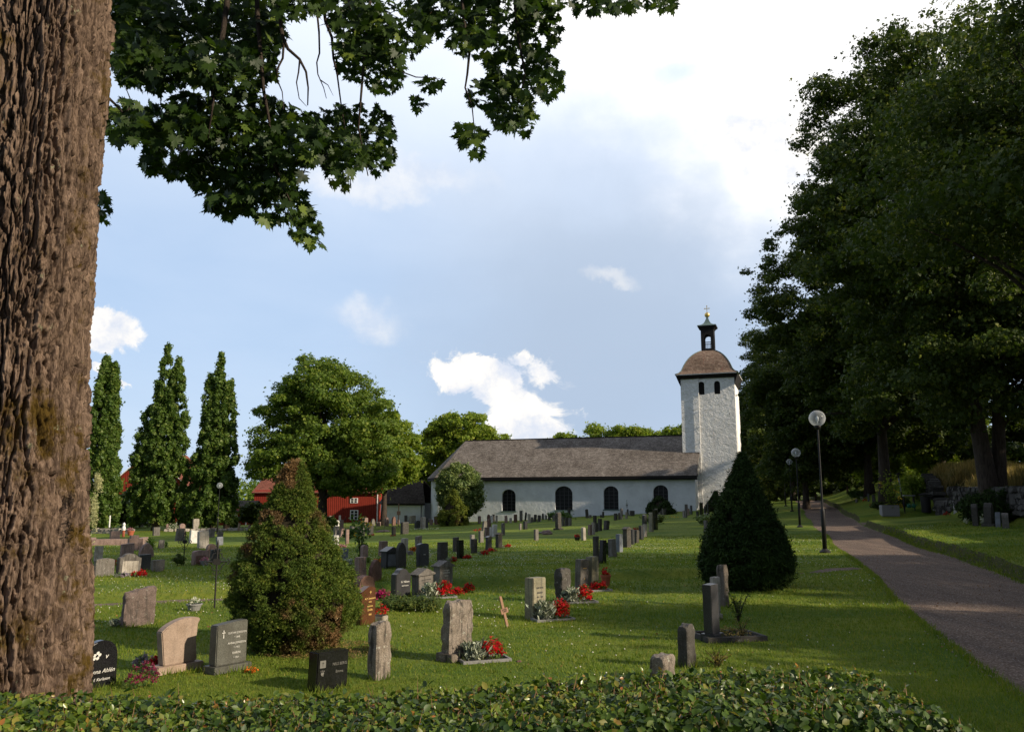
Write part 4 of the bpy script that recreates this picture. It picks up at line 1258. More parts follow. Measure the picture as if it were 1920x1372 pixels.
# ---------------------------------------------------------------- red timber buildings
def shed(px0, px1, ybase, ytop, yridge, Y, dep, label, gable_front=False, wins=(), name='timber_house', rz=0.0, roofm='tile'):
    a = PT(px0, ybase, Y); b = PT(px1, ybase, Y)
    z0 = min(a.z, G(a.x, Y)) - .3; zt = PT(px0, ytop, Y).z; zr = PT((px0 + px1) / 2, yridge, Y + (0 if gable_front else dep / 2)).z
    wdt = b.x - a.x
    root = empty(name, (a.x, Y, z0), rz, label, 'building')
    h, hr = zt - z0, zr - z0
    mb = MB()
    if gable_front:
        mb.prism([(0, 0), (wdt, 0), (wdt, h), (wdt / 2, hr), (0, h)], 0, dep)
        mb.build('wall', M['red_wood'], root)
        for s_ in (0, 1):
            q = [(-.4, -.5, h - .25), (-.4, dep + .3, h - .25), (wdt / 2, dep + .3, hr + .1), (wdt / 2, -.5, hr + .1)]
            if s_: q = [(wdt - x, y, z) for x, y, z in q]
            link('roof', roof_quad(q, .12), M[roofm], root)
        t = MB(); t.prism([(-.4, h - .42), (wdt / 2, hr - .08), (wdt / 2, hr + .06), (-.4, h - .28)], -.56, -.505); t.prism([(wdt + .4, h - .42), (wdt / 2 + .002, hr - .08), (wdt / 2 + .002, hr + .06), (wdt + .4, h - .28)][::-1], -.56, -.505)
        t.build('barge_board', M['white'], root)
    else:
        mb.prism([(0, 0), (dep, 0), (dep, h), (dep / 2, hr - .1), (0, h)], 0, wdt)
        mb.v = [(v[1], v[0], v[2]) for v in mb.v]
        mb.build('wall', M['red_wood'], root)
        link('roof', roof_quad([(-.3, -.45, h - .2), (wdt + .3, -.45, h - .2), (wdt + .3, dep / 2, hr), (-.3, dep / 2, hr)], .12), M[roofm], root)
        link('roof', roof_quad([(wdt + .3, dep + .45, h - .2), (-.3, dep + .45, h - .2), (-.3, dep / 2 + .003, hr), (wdt + .3, dep / 2 + .003, hr)], .12), M[roofm], root)
        t = MB(); t.box(wdt + .002, wdt + .10, -.10, .10, 0, h - .3); t.box(wdt + .31, wdt + .36, -.45, dep / 2, h - .1, h + .02)
        t.build('corner_board', M['white'], root)
    t = MB(); t.box(-.05, wdt + .05, -.06, -.002, 0, .35); t.build('plinth', M['concrete'], root)
    for (wx, wy, ww, wh) in wins:
        c = PT(wx, wy, Y); lx, lz = c.x - a.x, c.z - z0
        W2, H2 = ww / FPX * Y / 2, wh / FPX * Y / 2
        f = MB(); f.prism([(lx - W2, lz - H2), (lx + W2, lz - H2), (lx + W2, lz + H2), (lx - W2, lz + H2)], -.09, -.003)
        fo = f.build('window', M['white'], root)
        g = MB()
        for sx in (-1, 1):
            for sz in (-1, 0, 1): g.box(lx + sx * W2 * .45 - W2 * .32, lx + sx * W2 * .45 + W2 * .32, -.10, -.0905, lz + sz * H2 * .6 - H2 * .24, lz + sz * H2 * .6 + H2 * .24)
        g.build('pane', M['glass_dark'], fo)
    return root, a, z0
bA, aA, zA = shed(176, 372, 978, 932, 846, 128, 14, 'red timber barn with a half moon vent in its gable behind the columnar trees', True, [(246, 933, 9, 8)], 'barn')
c = PT(255, 884, 128)
mb = MB(); mb.prism([(x - 0, z) for x, z in arch(c.x - aA.x, c.z - zA - .45, 1.1, .9, 10, .5)], -.08, -.003); fo = mb.build('gable_vent', M['white'], bA)
mb = MB(); mb.prism(arch(c.x - aA.x + .12, c.z - zA - .30, .8, .62, 10, .4), -.10, -.083); mb.build('pane', M['glass_dark'], fo)
bB, aB, zB = shed(336, 460, 985, 956, 938, 112, 9, 'small red timber house with a white porch among the columnar trees', False, [(345, 950, 10, 12), (441, 967, 9, 10), (415, 962, 9, 10)], 'timber_house', roofm='shingle_dark')
pp = PT(378, 984, 110.5); por = MB()
pxl, pxr = PT(362, 984, 110.5).x - aB.x, PT(393, 984, 110.5).x - aB.x
por.box(pxl, pxr, -1.6, -.003, .0, 1.9); pc = por.build('porch', M['white'], bB)
mb = MB()
for k in range(5):
    x = pxl + .12 + (pxr - pxl - .24) * k / 4
    mb.box(x - .07, x + .07, -1.55, -1.42, 1.902, 3.5)
mb.box(pxl, pxr, -1.62, -1.35, 3.503, 3.75)
mb.build('porch_post', M['white'], bB)
part_r = link('porch_roof', roof_quad([(pxl - .2, -1.9, 3.76), (pxr + .2, -1.9, 3.76), (pxr + .2, -.05, 4.5), (pxl - .2, -.05, 4.5)], .1), M['zinc'], bB)
bC, aC, zC = shed(474, 706, 979, 921, 896, 122, 10, 'long red board and batten barn beside the low dark roofed vestry', False, [(567, 941, 9, 9), (664, 965, 15, 18), (608, 931, 8, 8), (664, 938, 14, 9)], 'barn')

# ---------------------------------------------------------------- trees
def E(*a): return a
tree('leafy_tree', (-21.5, 95, G(-21.5, 95)), 19.5, .62, [(0, 0, 12, 8.6, 7.5, 7.6), (-3.5, -1, 8, 6.2, 6.5, 4.6), (4.5, 0, 9, 5.2, 6.5, 5.5), (-1, 0, 15.8, 5.2, 5, 4.6), (3, -1, 6.2, 6, 6, 3.2)], 560, 95000, .27, M['tree'], M['bark'],
     'broad round crowned maple standing before the long red barn', group='broadleaf trees around the churchyard', seed=3, rc=(.6, 1.35), trunk_h=13, ntips=30)
tree('leafy_tree', (-16.2, 106, G(-16, 106)), 15, .42, [(0, 0, 9.5, 5.2, 5, 5.6), (.6, 0, 7.6, 4.4, 4.4, 3.4), (-1.5, 0, 12, 3.4, 3.4, 3.2)], 260, 36000, .31, M['tree2'], M['bark'],
     'bright yellow green tree leaning out beside the round maple near the vestry', group='broadleaf trees around the churchyard', seed=4, rc=(.6, 1.2), trunk_h=10)
tree('leafy_tree', (-8.2, 136, G(-8, 136)), 18, .5, [(0, 0, 13.0, 6.6, 6, 5.0), (-3.2, 0, 10.5, 4.6, 5, 4.6), (3.4, 0, 11.2, 5.0, 5, 4.4)], 280, 38000, .38, M['tree2'], M['bark'],
     'domed maple rising behind the east end of the nave roof', group='broadleaf trees around the churchyard', seed=5, rc=(.6, 1.3), trunk_h=12)
tree('leafy_tree', (-13.4, 142, G(-13, 142)), 16, .35, [(0, 0, 9.5, 3.6, 3.2, 6.5), (-2, 0, 6, 3.5, 3.5, 4)], 80, 15000, .36, M['tree'], M['bark'],
     'dark narrow tree squeezed between the domed maple and the vestry', group='broadleaf trees around the churchyard', seed=6, rc=(.9, 1.5), trunk_h=12)
for k, (px, yt, Y, R_, lab) in enumerate([(1060, 798, 150, 5.0, 'low tree top showing first above the nave ridge'), (1110, 792, 152, 5.6, 'broad tree top above the middle of the nave ridge'), (1168, 780, 149, 4.6, 'tallest of the tree tops above the nave ridge'),
                                        (1228, 795, 155, 4.0, 'small tree top above the ridge close to the tower'), (1276, 786, 146, 3.6, 'tree edge peeping out beside the tower wall'), (1398, 800, 150, 5.5, 'sunlit tree between the tower and the dark avenue')]):
    p = PT(px, yt, Y); gz = G(p.x, Y); hh = p.z - gz
    tree('leafy_tree', (p.x, Y, gz), hh, .3, [(0, 0, hh - R_ * .9, R_, R_, R_ * .95), (R_ * .5, 0, hh - R_ * 1.5, R_ * .8, R_, R_)], 50, 9000, .38, M['tree2'], M['bark'], lab, group='tree tops behind the church roof', seed=20 + k, rc=(.9, 1.5), trunk_h=hh * .7)

def columnar(px, ytop, Y, wpx, label, seed, spires):
    p = PT(px, ytop, Y); gz = G(p.x, Y); h = p.z - gz; W = wpx / FPX * Y / 2 * 1.12
    r = np.random.default_rng(seed)
    cl = []
    for (dx, fh, ww) in spires:
        m = int(300 * fh * ww) + 40
        for i in range(m):
            f = r.random() ** .8
            z = .8 + (h * fh - 1.0) * f
            prof_ = np.interp(f, [0, .12, .35, .6, .8, .93, 1], [.75, 1.0, 1.0, .80, .52, .32, .10])
            a = r.uniform(0, 2 * PI); q = W * ww * prof_ * r.uniform(.45, .92)
            c_ = r.uniform(.20, .42) * (1.15 - .4 * f)
            cl.append((dx * W + q * math.cos(a), q * math.sin(a), z, c_, c_, c_ * 1.7))
    root = empty('columnar_oak', (p.x, Y, gz), 0, label, 'tree', 'columnar trees by the red houses')
    P, N = crown_pts(cl, 60000, r, .25, .3)
    link('crown', scatter('crown', P, rand_rot(N, r), r.uniform(.18, .34, len(P)), *SPRAY), M['poplar'], root)
    tips = [(cl[i][0] * .8, cl[i][1] * .8, cl[i][2]) for i in r.choice(len(cl), 14)]
    limb_mesh((0, 0, 0), h * .8, .34, tips, r).build('trunk', M['bark'], root, smooth=True)
columnar(200, 668, 88, 62, 'columnar tree half hidden by the mossy trunk edge', 31, [(0, 1, .8), (.5, .96, .6), (.7, .62, .55)])
columnar(314, 648, 92, 104, 'tallest columnar tree, standing before the barn gable', 32, [(.05, 1, .55), (.42, .93, .55), (-.45, .66, .55), (0, .7, .95)])
columnar(415, 662, 93, 92, 'columnar tree with a thin leading spire beside the small white porch', 33, [(0, 1, .40), (-.35, .88, .42), (.38, .84, .5), (.0, .7, .95)])

# right-hand avenue: three crown shapes reused
def avenue(seed, h=25, Rr=8.6, low=4.5, n=110000, leaf=.24):
    r = np.random.default_rng(seed)
    ell = [(0, 0, h * .58, Rr, Rr, h * .36), (r.uniform(-3, 3), r.uniform(-3, 3), h * .42, Rr * .9, Rr * .9, h * .24), (r.uniform(-2, 2), r.uniform(-2, 2), h * .80, Rr * .80, Rr * .80, h * .20),
           (Rr * .4, r.uniform(-3, 3), h * .50, Rr * .7, Rr * .7, h * .25), (-Rr * .4, r.uniform(-3, 3), h * .56, Rr * .7, Rr * .7, h * .26)]
    cl = [c_ for c_ in fill_clumps(ell + [(0, 0, h * .27, Rr * .85, Rr * .85, h * .13)], 760, r, (.55, 1.35), .55, .25) if c_[2] > low]
    return r, cl
AV = []
def make_avenue(seed, loc, rz, label, h, Rr, low, n, leaf, fork=False, r0=.5):
    r, cl = avenue(seed, h, Rr, low)
    root = empty('avenue_tree', loc, rz, label, 'tree', 'tall trees of the avenue')
    P, N = crown_pts(cl, n, r, .45, .35)
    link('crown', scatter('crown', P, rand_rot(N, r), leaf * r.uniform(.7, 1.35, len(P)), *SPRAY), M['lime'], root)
    tips = [cl[i][:3] for i in r.choice(len(cl), 40, replace=False)]
    if fork:
        mb = limb_mesh((0, 0, 0), h * .72, r0, tips[:20], r, (-1.8, .3), n=12)
        mb2 = limb_mesh((.25, .1, 0), h * .75, r0 * .8, tips[20:], r, (1.9, .2), n=12)
        mb.add(mb2.v, mb2.f)
    else: mb = limb_mesh((0, 0, 0), h * .85, r0, tips, r, n=12)
    mb.build('trunk', M['bark'], root, smooth=True)
    return root
t1 = make_avenue(41, gpos(25.0, 43.5, -.1), 0, 'forked dark avenue tree rising behind the dry grass', 28.5, 9.3, 4.6, 190000, .19, True, .46)
t2 = make_avenue(42, gpos(29.5, 66), 0, 'straight trunked avenue tree behind the concrete planter', 30, 9.6, 4.0, 170000, .21, False, .42)
t3 = make_avenue(43, gpos(34.2, 80), 0, 'dark avenue tree above the mound where the path bends', 20, 8.0, 2.6, 110000, .25, False, .38)
make_avenue(44, gpos(16.6, 22.5), 0, 'near avenue tree whose high branches enter at the top corner', 18, 6.0, 8.6, 42000, .14, False, .3)
for i_, (src, x, y, rz, sc, lab) in enumerate([
    (t2, 15.8, 15.5, 2.0, .56, 'avenue tree beside the raised lawn whose branches hang over the path'),
    (t3, 29.5, 84, 1.0, .80, 'avenue tree whose low crown edge comes nearest to the tower'),
    (t2, 39, 116, 3.1, .86, 'avenue tree closing the far end of the gravel path'),
    (t3, 43.5, 84, 4.4, .78, 'dark tree behind the mound with small graves'),
    (t3, 56, 58, .4, .9, 'tree in the wood behind the straight trunked avenue tree'),
    (t3, 43, 50, 2.6, .72, 'tree in the wood just behind the forked trunk'),
    (t2, 38, 34, 1.4, .55, 'tree shading the dry grass by the dark shrub'),
    (t1, 60, 126, 2.4, .5, 'wide tree far back in the wood'),
    (t3, 48, 128, 3.3, .95, 'tree beyond the end of the path, deep in the wood'),
    (t3, 33, 130, 5.3, .8, 'tree seen between the lamps far behind the yew'),
    (t3, 22, -17, 2.2, .95, 'low crowned tree by the path behind the photographer'),
    (t1, 48, 4, 4.0, .9, 'broad tree further up the slope casting shade over the lawn'),
    ]):
    dup(src, gpos(x, y, -.1), rz, lab, scale=sc)

tree('small_avenue_tree', gpos(17.5, 2.0), 6.8, .16, [(0, 0, 4.2, 3.2, 3.2, 2.6)], 60, 9000, .22, M['lime'], M['bark'], 'young tree beside the path out of the picture shading the grass edge', group='tall trees of the avenue', seed=140, ntips=8, trunk_h=4.5)
tree('small_avenue_tree', gpos(21.5, -4.5), 7.2, .16, [(0, 0, 4.4, 3.4, 3.4, 2.8)], 60, 9000, .22, M['lime'], M['bark'], 'second young tree beside the path behind the photographer', group='tall trees of the avenue', seed=141, ntips=8, trunk_h=4.5)

tree('small_avenue_tree', gpos(17.5, 6.8), 7.6, .16, [(0, 0, 4.7, 3.2, 3.2, 3.0)], 60, 9000, .22, M['lime'], M['bark'], 'third young tree close to the path edge, out of the picture', group='tall trees of the avenue', seed=142, ntips=8, trunk_h=5)

# undergrowth beneath the crowns; bright leaf colour stands in for sun on some
for k, (px, py, Y, W_, H_, lab, mt) in enumerate([
    (1640, 940, 92, 3.6, 5.2, 'bright leafy thicket seen under the crowns behind the mound', 'tree2'),
    (1700, 940, 100, 5.0, 7.0, 'thicket coloured as if sunlit between the two nearest dark trunks', 'tree2'),
    (1760, 930, 88, 4.0, 6.2, 'yellow green thicket in the gap beside the forked trunk', 'tree2'),
    (1440, 950, 104, 3.2, 11.0, 'tall dark thicket right behind the farthest lamps', 'lime'),
    (1530, 945, 112, 5.0, 12.0, 'tall dark thicket over the end of the gravel path', 'lime'),
    (1590, 935, 100, 3.6, 12.0, 'tall narrow thicket on the mound edge', 'lime'),
    (1560, 940, 118, 4.5, 7.5, 'shadowy thicket right where the path vanishes', 'tree'),
    (1455, 950, 120, 4.5, 6.5, 'thicket glimpsed between the lamp posts and the dark cone', 'lime'),
    (1500, 950, 128, 5.5, 9.0, 'dark thicket closing the view under the avenue', 'lime'),
    (1620, 935, 125, 6.0, 9.0, 'tall thicket at the back of the wood', 'tree2'),
    (1850, 930, 74, 6.0, 7.0, 'dim thicket behind the dry grass bank', 'lime'),
    (1800, 920, 110, 8.0, 10.0, 'deep thicket filling the wood behind the forked tree', 'tree2')]):
    p = PT(px, py, Y); gz = G(p.x, Y)
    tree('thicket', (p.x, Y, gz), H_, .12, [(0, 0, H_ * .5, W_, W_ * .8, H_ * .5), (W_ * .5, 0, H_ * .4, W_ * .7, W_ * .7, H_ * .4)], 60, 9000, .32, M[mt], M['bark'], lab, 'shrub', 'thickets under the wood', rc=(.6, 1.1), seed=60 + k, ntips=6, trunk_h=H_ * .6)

# shrub and small trees beside the church and red houses
p = at(860, 976)
p = Vector((PT(861, 975, 96).x, 96, 0)); gz = G(p.x, 96)
tree('silvery_shrub', (p.x, 96, gz), 7.0, .15, [(0, 0, 4.0, 2.85, 2.6, 3.1), (.1, 0, 3.0, 2.85, 2.6, 2.6)], 300, 34000, .19, M['shrub'], M['bark'], 'round pale green tree standing against the white nave wall', 'tree', seed=71, rc=(.35, .6), inner=.7, flat=.9, ntips=8, trunk_h=4)
p = PT(850, 981, 92); 
r = np.random.default_rng(72)
def cone_tree(name, base, h, W, prof, label, mat, n, leaf, seed, lump=.22, brown=None, tip=None, group=None, cat='conifer', nl=60, tmpl=SPRAY, core=.72):
    """dense conical evergreen: many small lobes over a tapering body"""
    r = np.random.default_rng(seed)
    root = empty(name, base, 0, label, cat, group)
    fz = [q[0] for q in prof]; fw = [q[1] for q in prof]
    cl = []
    for i in range(nl):
        f = r.random() ** 1.15; w_ = np.interp(f, fz, fw) * W
        a = r.uniform(0, 2 * PI); c_ = lump * r.uniform(.6, 1.25) * (W ** .5) * (.55 + .6 * w_ / W)
        q = max(0, w_ - c_ * .65)
        cl.append((q * math.cos(a), q * math.sin(a), h * f * .97 + .02 * h, c_, c_, c_ * .85))
    P, N = crown_pts(cl, n, r, .5, .55, 1.0)
    ok = P[:, 2] > 0.02
    P, N = P[ok], N[ok]
    link('crown', scatter('crown', P, rand_rot(N, r), leaf * r.uniform(.6, 1.4, len(P)), *tmpl), mat, root)
    mb = MB(); mb.lathe([(np.interp(f, fz, fw) * W * core + .005, f * h * .94 + .03) for f in np.linspace(0, 1, 14)], 14)
    mb.tube([(0, 0, -.2), (0, 0, h * .9)], [.05 * h ** .5, .01], 6)
    M.setdefault('core', plain('inner_twigs', (0.02, 0.016, 0.008), .95))
    mb.build('branch_core', M['core'], root)
    return root
CONE = [(0, .72), (.06, .93), (.15, 1.0), (.3, .93), (.5, .73), (.7, .47), (.85, .27), (.95, .12), (1, .02)]
cone_tree('small_conifer', (p.x, 92, G(p.x, 92)), 3.9, 1.75, CONE, 'yellow green conifer with a brown tip in front of the round pale tree', M['gold_conifer'], 16000, .14, 73, .26, nl=120)
for (px, yb, yt, wpx, Y, lab, sd) in [(1237, 968, 931, 58, 92, 'dark conical shrub before the window beside the tower', 74), (1343, 963, 922, 36, 92, 'small dark conical shrub at the foot of the tower', 75)]:
    q = PT(px, yb, Y); gz = G(q.x, Y); hh = PT(px, yt, Y).z - gz
    cone_tree('conical_shrub', (q.x, Y, gz), hh, wpx / FPX * Y / 2, CONE, lab, M['thuja'], 9000, .13, sd, .3, nl=60, group='small conical shrubs at the church wall')
# great dark cone by the path
q = at(1405, 1106)
hh = PT(1405, 848, q.y).z - q.z
cone_tree('cone_yew', (q.x + .07, q.y + .4, G(q.x, q.y + .4)), hh * 1.0, 86 / FPX * depth(q), [(0, .72), (.06, .93), (.18, 1.0), (.30, .92), (.41, .80), (.6, .56), (.8, .29), (.92, .15), (1, .03)],
          'big dense dark green cone shaped yew growing near the path', M['thuja'], 130000, .085, 76, .115, nl=700, tmpl=NEEDLE)
# dwarf spruce with brown patches
q = at(527, 1228)
hh = PT(520, 868, q.y).z - q.z
def dwarf_spruce():
    r = np.random.default_rng(77)
    dd = depth(q); k = dd / FPX
    root = empty('dwarf_spruce', (q.x, q.y + .35, q.z), 0, 'billowing olive green dwarf spruce with browned twigs and a brown top', 'conifer')
    # outline of the bush by height: left and right reach from the axis in pixels
    hs = np.array([0, 30, 70, 120, 170, 220, 260, 300, 335, 360]); L_ = np.array([60, 90, 114, 116, 104, 84, 60, 42, 30, 14]); R_ = np.array([76, 110, 132, 124, 98, 68, 44, 30, 20, 8])
    cl = []
    for i in range(900):
        f = r.random() ** 1.1; zz = f * 355
        a = r.uniform(0, 2 * PI)
        wl, wr = np.interp(zz, hs, L_), np.interp(zz, hs, R_)
        w_ = (wl + wr) / 2 * k; off = (wr - wl) / 2 * k
        c_ = r.uniform(.05, .10) * (1.0 - .35 * f)
        qd = max(0, w_ * r.uniform(.9, 1.06) - c_ * .8)
        cl.append((off + qd * math.cos(a), qd * .92 * math.sin(a), zz * k + .03, c_ * 1.15, c_ * 1.15, c_ * .8))
    P, N = crown_pts(cl, 170000, r, .35, .62, .9)
    N2 = N + 0.0
    ok = P[:, 2] > 0.0
    P, N2 = P[ok], N2[ok]
    # needles point outward and up
    dv = N2 / np.linalg.norm(N2, axis=1, keepdims=True)
    a = np.cross(dv, r.normal(size=dv.shape)); a /= np.linalg.norm(a, axis=1, keepdims=True)
    Rm = np.stack([a, np.cross(dv, a), dv], -1)
    tv = [(-.12, 0, 0), (.12, 0, 0), (0, .0, 1), (-.35, .1, .55), (.38, -.1, .6)]
    S = r.uniform(.024, .046, len(P))
    browny = (vnoise(P[:, 0] * 3 + 40, P[:, 2] * 3 + 9, 4) + .5 * vnoise(P[:, 0] * 9, P[:, 2] * 9, 6) + .55 * sm01(P[:, 2], hh * .78, hh * .92) * sm01(P[:, 0], .10, -.02) - .15 * (P[:, 1] > 0) + .12 * sm01(P[:, 2], .35, 0.0) > 1.17)
    for nm, msk, mt in (('foliage', ~browny, M['spruce']), ('dead_foliage', browny, leafmat('browned_needles', (.13, .075, .035), (.26, .165, .085), (.36, .27, .17), .1, .9))):
        link(nm, scatter(nm, P[msk], Rm[msk], S[msk], tv, [(0, 1, 2), (0, 3, 1), (0, 1, 4)]), mt, root)
    mb = MB()
    for zz in range(9):
        pass
    prof_ = [((np.interp(z_, hs, L_) + np.interp(z_, hs, R_)) / 2 * k * .72 + .003, z_ * k) for z_ in np.linspace(0, 340, 16)]
    vs0 = len(mb.v)
    mb.lathe(prof_, 20)
    mb.v = [(x + np.interp(z_ / k, hs, (R_ - L_) / 2) * k, y * .92, z_) for x, y, z_ in mb.v]
    for t_ in range(60):
        a = r.uniform(0, 2 * PI); z_ = r.uniform(.05, .9) * hh; w_ = np.interp(z_ / k, hs, (R_ + L_) / 2) * k
        mb.tube([(0, 0, z_ * .8), (w_ * .95 * math.cos(a), w_ * .9 * math.sin(a), z_)], [.015, .004], 4, cap=False)
    mb.build('branch_core', M['core'], root)
    # bare straw and brown needles at its foot
dwarf_spruce()
P = []; 
r = np.random.default_rng(5)
for k in range(5000):
    a = r.uniform(0, 2 * PI); d_ = np.sqrt(r.random()) * 1.0
    x, y = q.x + .45 + d_ * .9 * math.cos(a), q.y + .3 + d_ * .6 * math.sin(a)
    P.append((x, y, G(x, y) + .02 + .02 * r.random()))
P = np.array(P)
tag(link('needle_litter', scatter('litter', P, rand_rot(r.normal(size=P.shape) + [0, 0, 2], r), r.uniform(.012, .035, len(P)), *NEEDLE), leafmat('needle_litter', (.12, .07, .03), (.28, .19, .09), None, .1, .9)), 'dry brown needles lying under the dwarf spruce', 'needles', kind='stuff')

# dark bushes and small plants at far left
def bush(px, yb, wpx, hpx, label, mat, leaf=None, n=None, name='bush', seed=1, cat='shrub', group=None, Y=None, rc=None):
    b = at(px, yb) if Y is None else Vector((PT(px, yb, Y).x, Y, G(PT(px, yb, Y).x, Y)))
    k = depth(b) / FPX
    W_, H_ = wpx * k / 2, hpx * k
    leaf = leaf or max(.02, .0022 * depth(b) + .006)
    n = n or 2500
    return tree(name, tuple(b), H_, .02 * H_ + .01, [(0, 0, H_ * .5, W_, W_ * .85, H_ * .5), (W_ * .25, 0, H_ * .35, W_ * .75, W_ * .7, H_ * .35)], 34, n, leaf, M[mat], M['bark'], label, cat, group, rc=rc or (W_ * .2, W_ * .38), seed=seed, ntips=5, trunk_h=H_ * .6, inner=.1, up=.5)
bush(232, 982, 100, 78, 'dark rounded bush under the barn gable', 'lime', Y=100, seed=80, n=9000, leaf=.3)
bush(265, 940, 60, 50, 'pale olive bush top in front of the barn gable', 'shrub', Y=104, seed=81, n=4000, leaf=.28)
bush(180, 980, 60, 40, 'dark bush beside the mossy trunk edge', 'lime', Y=98, seed=82, n=4000, leaf=.3)
bush(340, 975, 50, 90, 'dark foliage between the two tallest columnar trees', 'poplar', Y=104, seed=83, n=6000, leaf=.28)
bush(375, 900, 30, 45, 'bright twiggy treetop seen between two columnar trees', 'tree2', Y=118, seed=84, n=2500, leaf=.3)
bush(470, 982, 60, 60, 'dark shrubbery under the crown of the round maple', 'lime', Y=104, seed=85, n=5000, leaf=.3)
bush(432, 982, 36, 26, 'low bush at the foot of the leading spire tree', 'tree', Y=97, seed=86, n=2500, leaf=.25)
bush(590, 975, 50, 26, 'olive bush between the dwarf spruce and the red barn', 'shrub', Y=86, seed=87, n=3000, leaf=.22)
bush(560, 985, 60, 40, 'rounded green bush beside the red barn wall', 'tree', Y=88, seed=88, n=3500, leaf=.22)
bush(525, 985, 60, 60, 'dark green bush behind the dwarf spruce', 'lime', Y=90, seed=188, n=3500, leaf=.22)
# distant wood closing the horizon
r = np.random.default_rng(12)
cl = []
for k in range(420):
    x = r.uniform(-150, 130); y = 205 + r.uniform(-12, 25)
    hh_ = r.uniform(5, 9.5)
    cl.append((x, y, G(x, y) + hh_ * .55, r.uniform(2.5, 5), r.uniform(2.5, 4), hh_ * .55))
P, N = crown_pts(cl, 60000, r, .3, .5)
tag(link('distant_woods', scatter('woods', P, rand_rot(N, r), r.uniform(.5, 1.1, len(P)), *SPRAY), M['tree']), 'far wood closing the view behind the houses', 'wood', kind='stuff')

# ---------------------------------------------------------------- lamps
def lamp(x, y, H, label, first=None, tilt=0.0):
    if first: return dup(first, gpos(x, y), 0, label)
    root = empty('path_lamp', gpos(x, y), 0, label, 'street lamp', 'globe lamps along the path')
    mb = MB(); mb.lathe([(.075, .0), (.075, 1.45), (.068, 1.47), (.04, 1.55), (.036, 1.6), (.032, H - .36), (.032, H - .34)], 14); mb.build('pole', M['pole'], root, smooth=True)
    mb = MB(); mb.lathe([(.19, -.05), (.19, .05), (.12, .10), (.09, .14), (.076, .145)], 16); mb.build('base', M['iron'], root)
    mb = MB(); mb.lathe([(.05, H - .40), (.10, H - .36), (.115, H - .30), (.115, H - .26), (.06, H - .245)], 16); mb.build('collar', M['pole'], root, smooth=True)
    mb = MB(); mb.lathe([(max(.01, .285 * math.sin(a)), H - .285 * math.cos(a)) for a in np.linspace(.42, PI, 20)], 28); mb.build('globe', M['globe'], root, smooth=True)
    mb = MB(); mb.lathe([(.02, H - .24), (.02, H - .12), (.05, H - .06), (.05, H + .04), (.01, H + .08)], 12); mb.build('bulb', M['white'], root, smooth=True)
    return root
def onground(px, Y):
    """ground point at depth Y under pixel column px (taken at eye level)"""
    return (px - CX) / FPX * Y * math.cos(PITCH), Y
lx, ly = onground(1547.5, 28.3)
q = at(1547, 1036)
L1 = lamp(q.x, q.y, PT(1534, 784, q.y).z - G(q.x, q.y), 'nearest globe lamp on a black post at the lawn edge')
q2 = at(1500, 988)
lamp(q2.x, q2.y, 0, 'second globe lamp along the path, with a frosted sunlit globe', L1)
lamp(26.7, 80.0, 0, 'third globe lamp along the path, its globe just above the last one', L1)
lamp(30.7, 94.0, 0, 'smallest and farthest globe lamp on the path', L1)
q = at(407, 1001)
lamp(q.x, q.y, 0, 'lone globe lamp standing among graves before the columnar trees', L1)

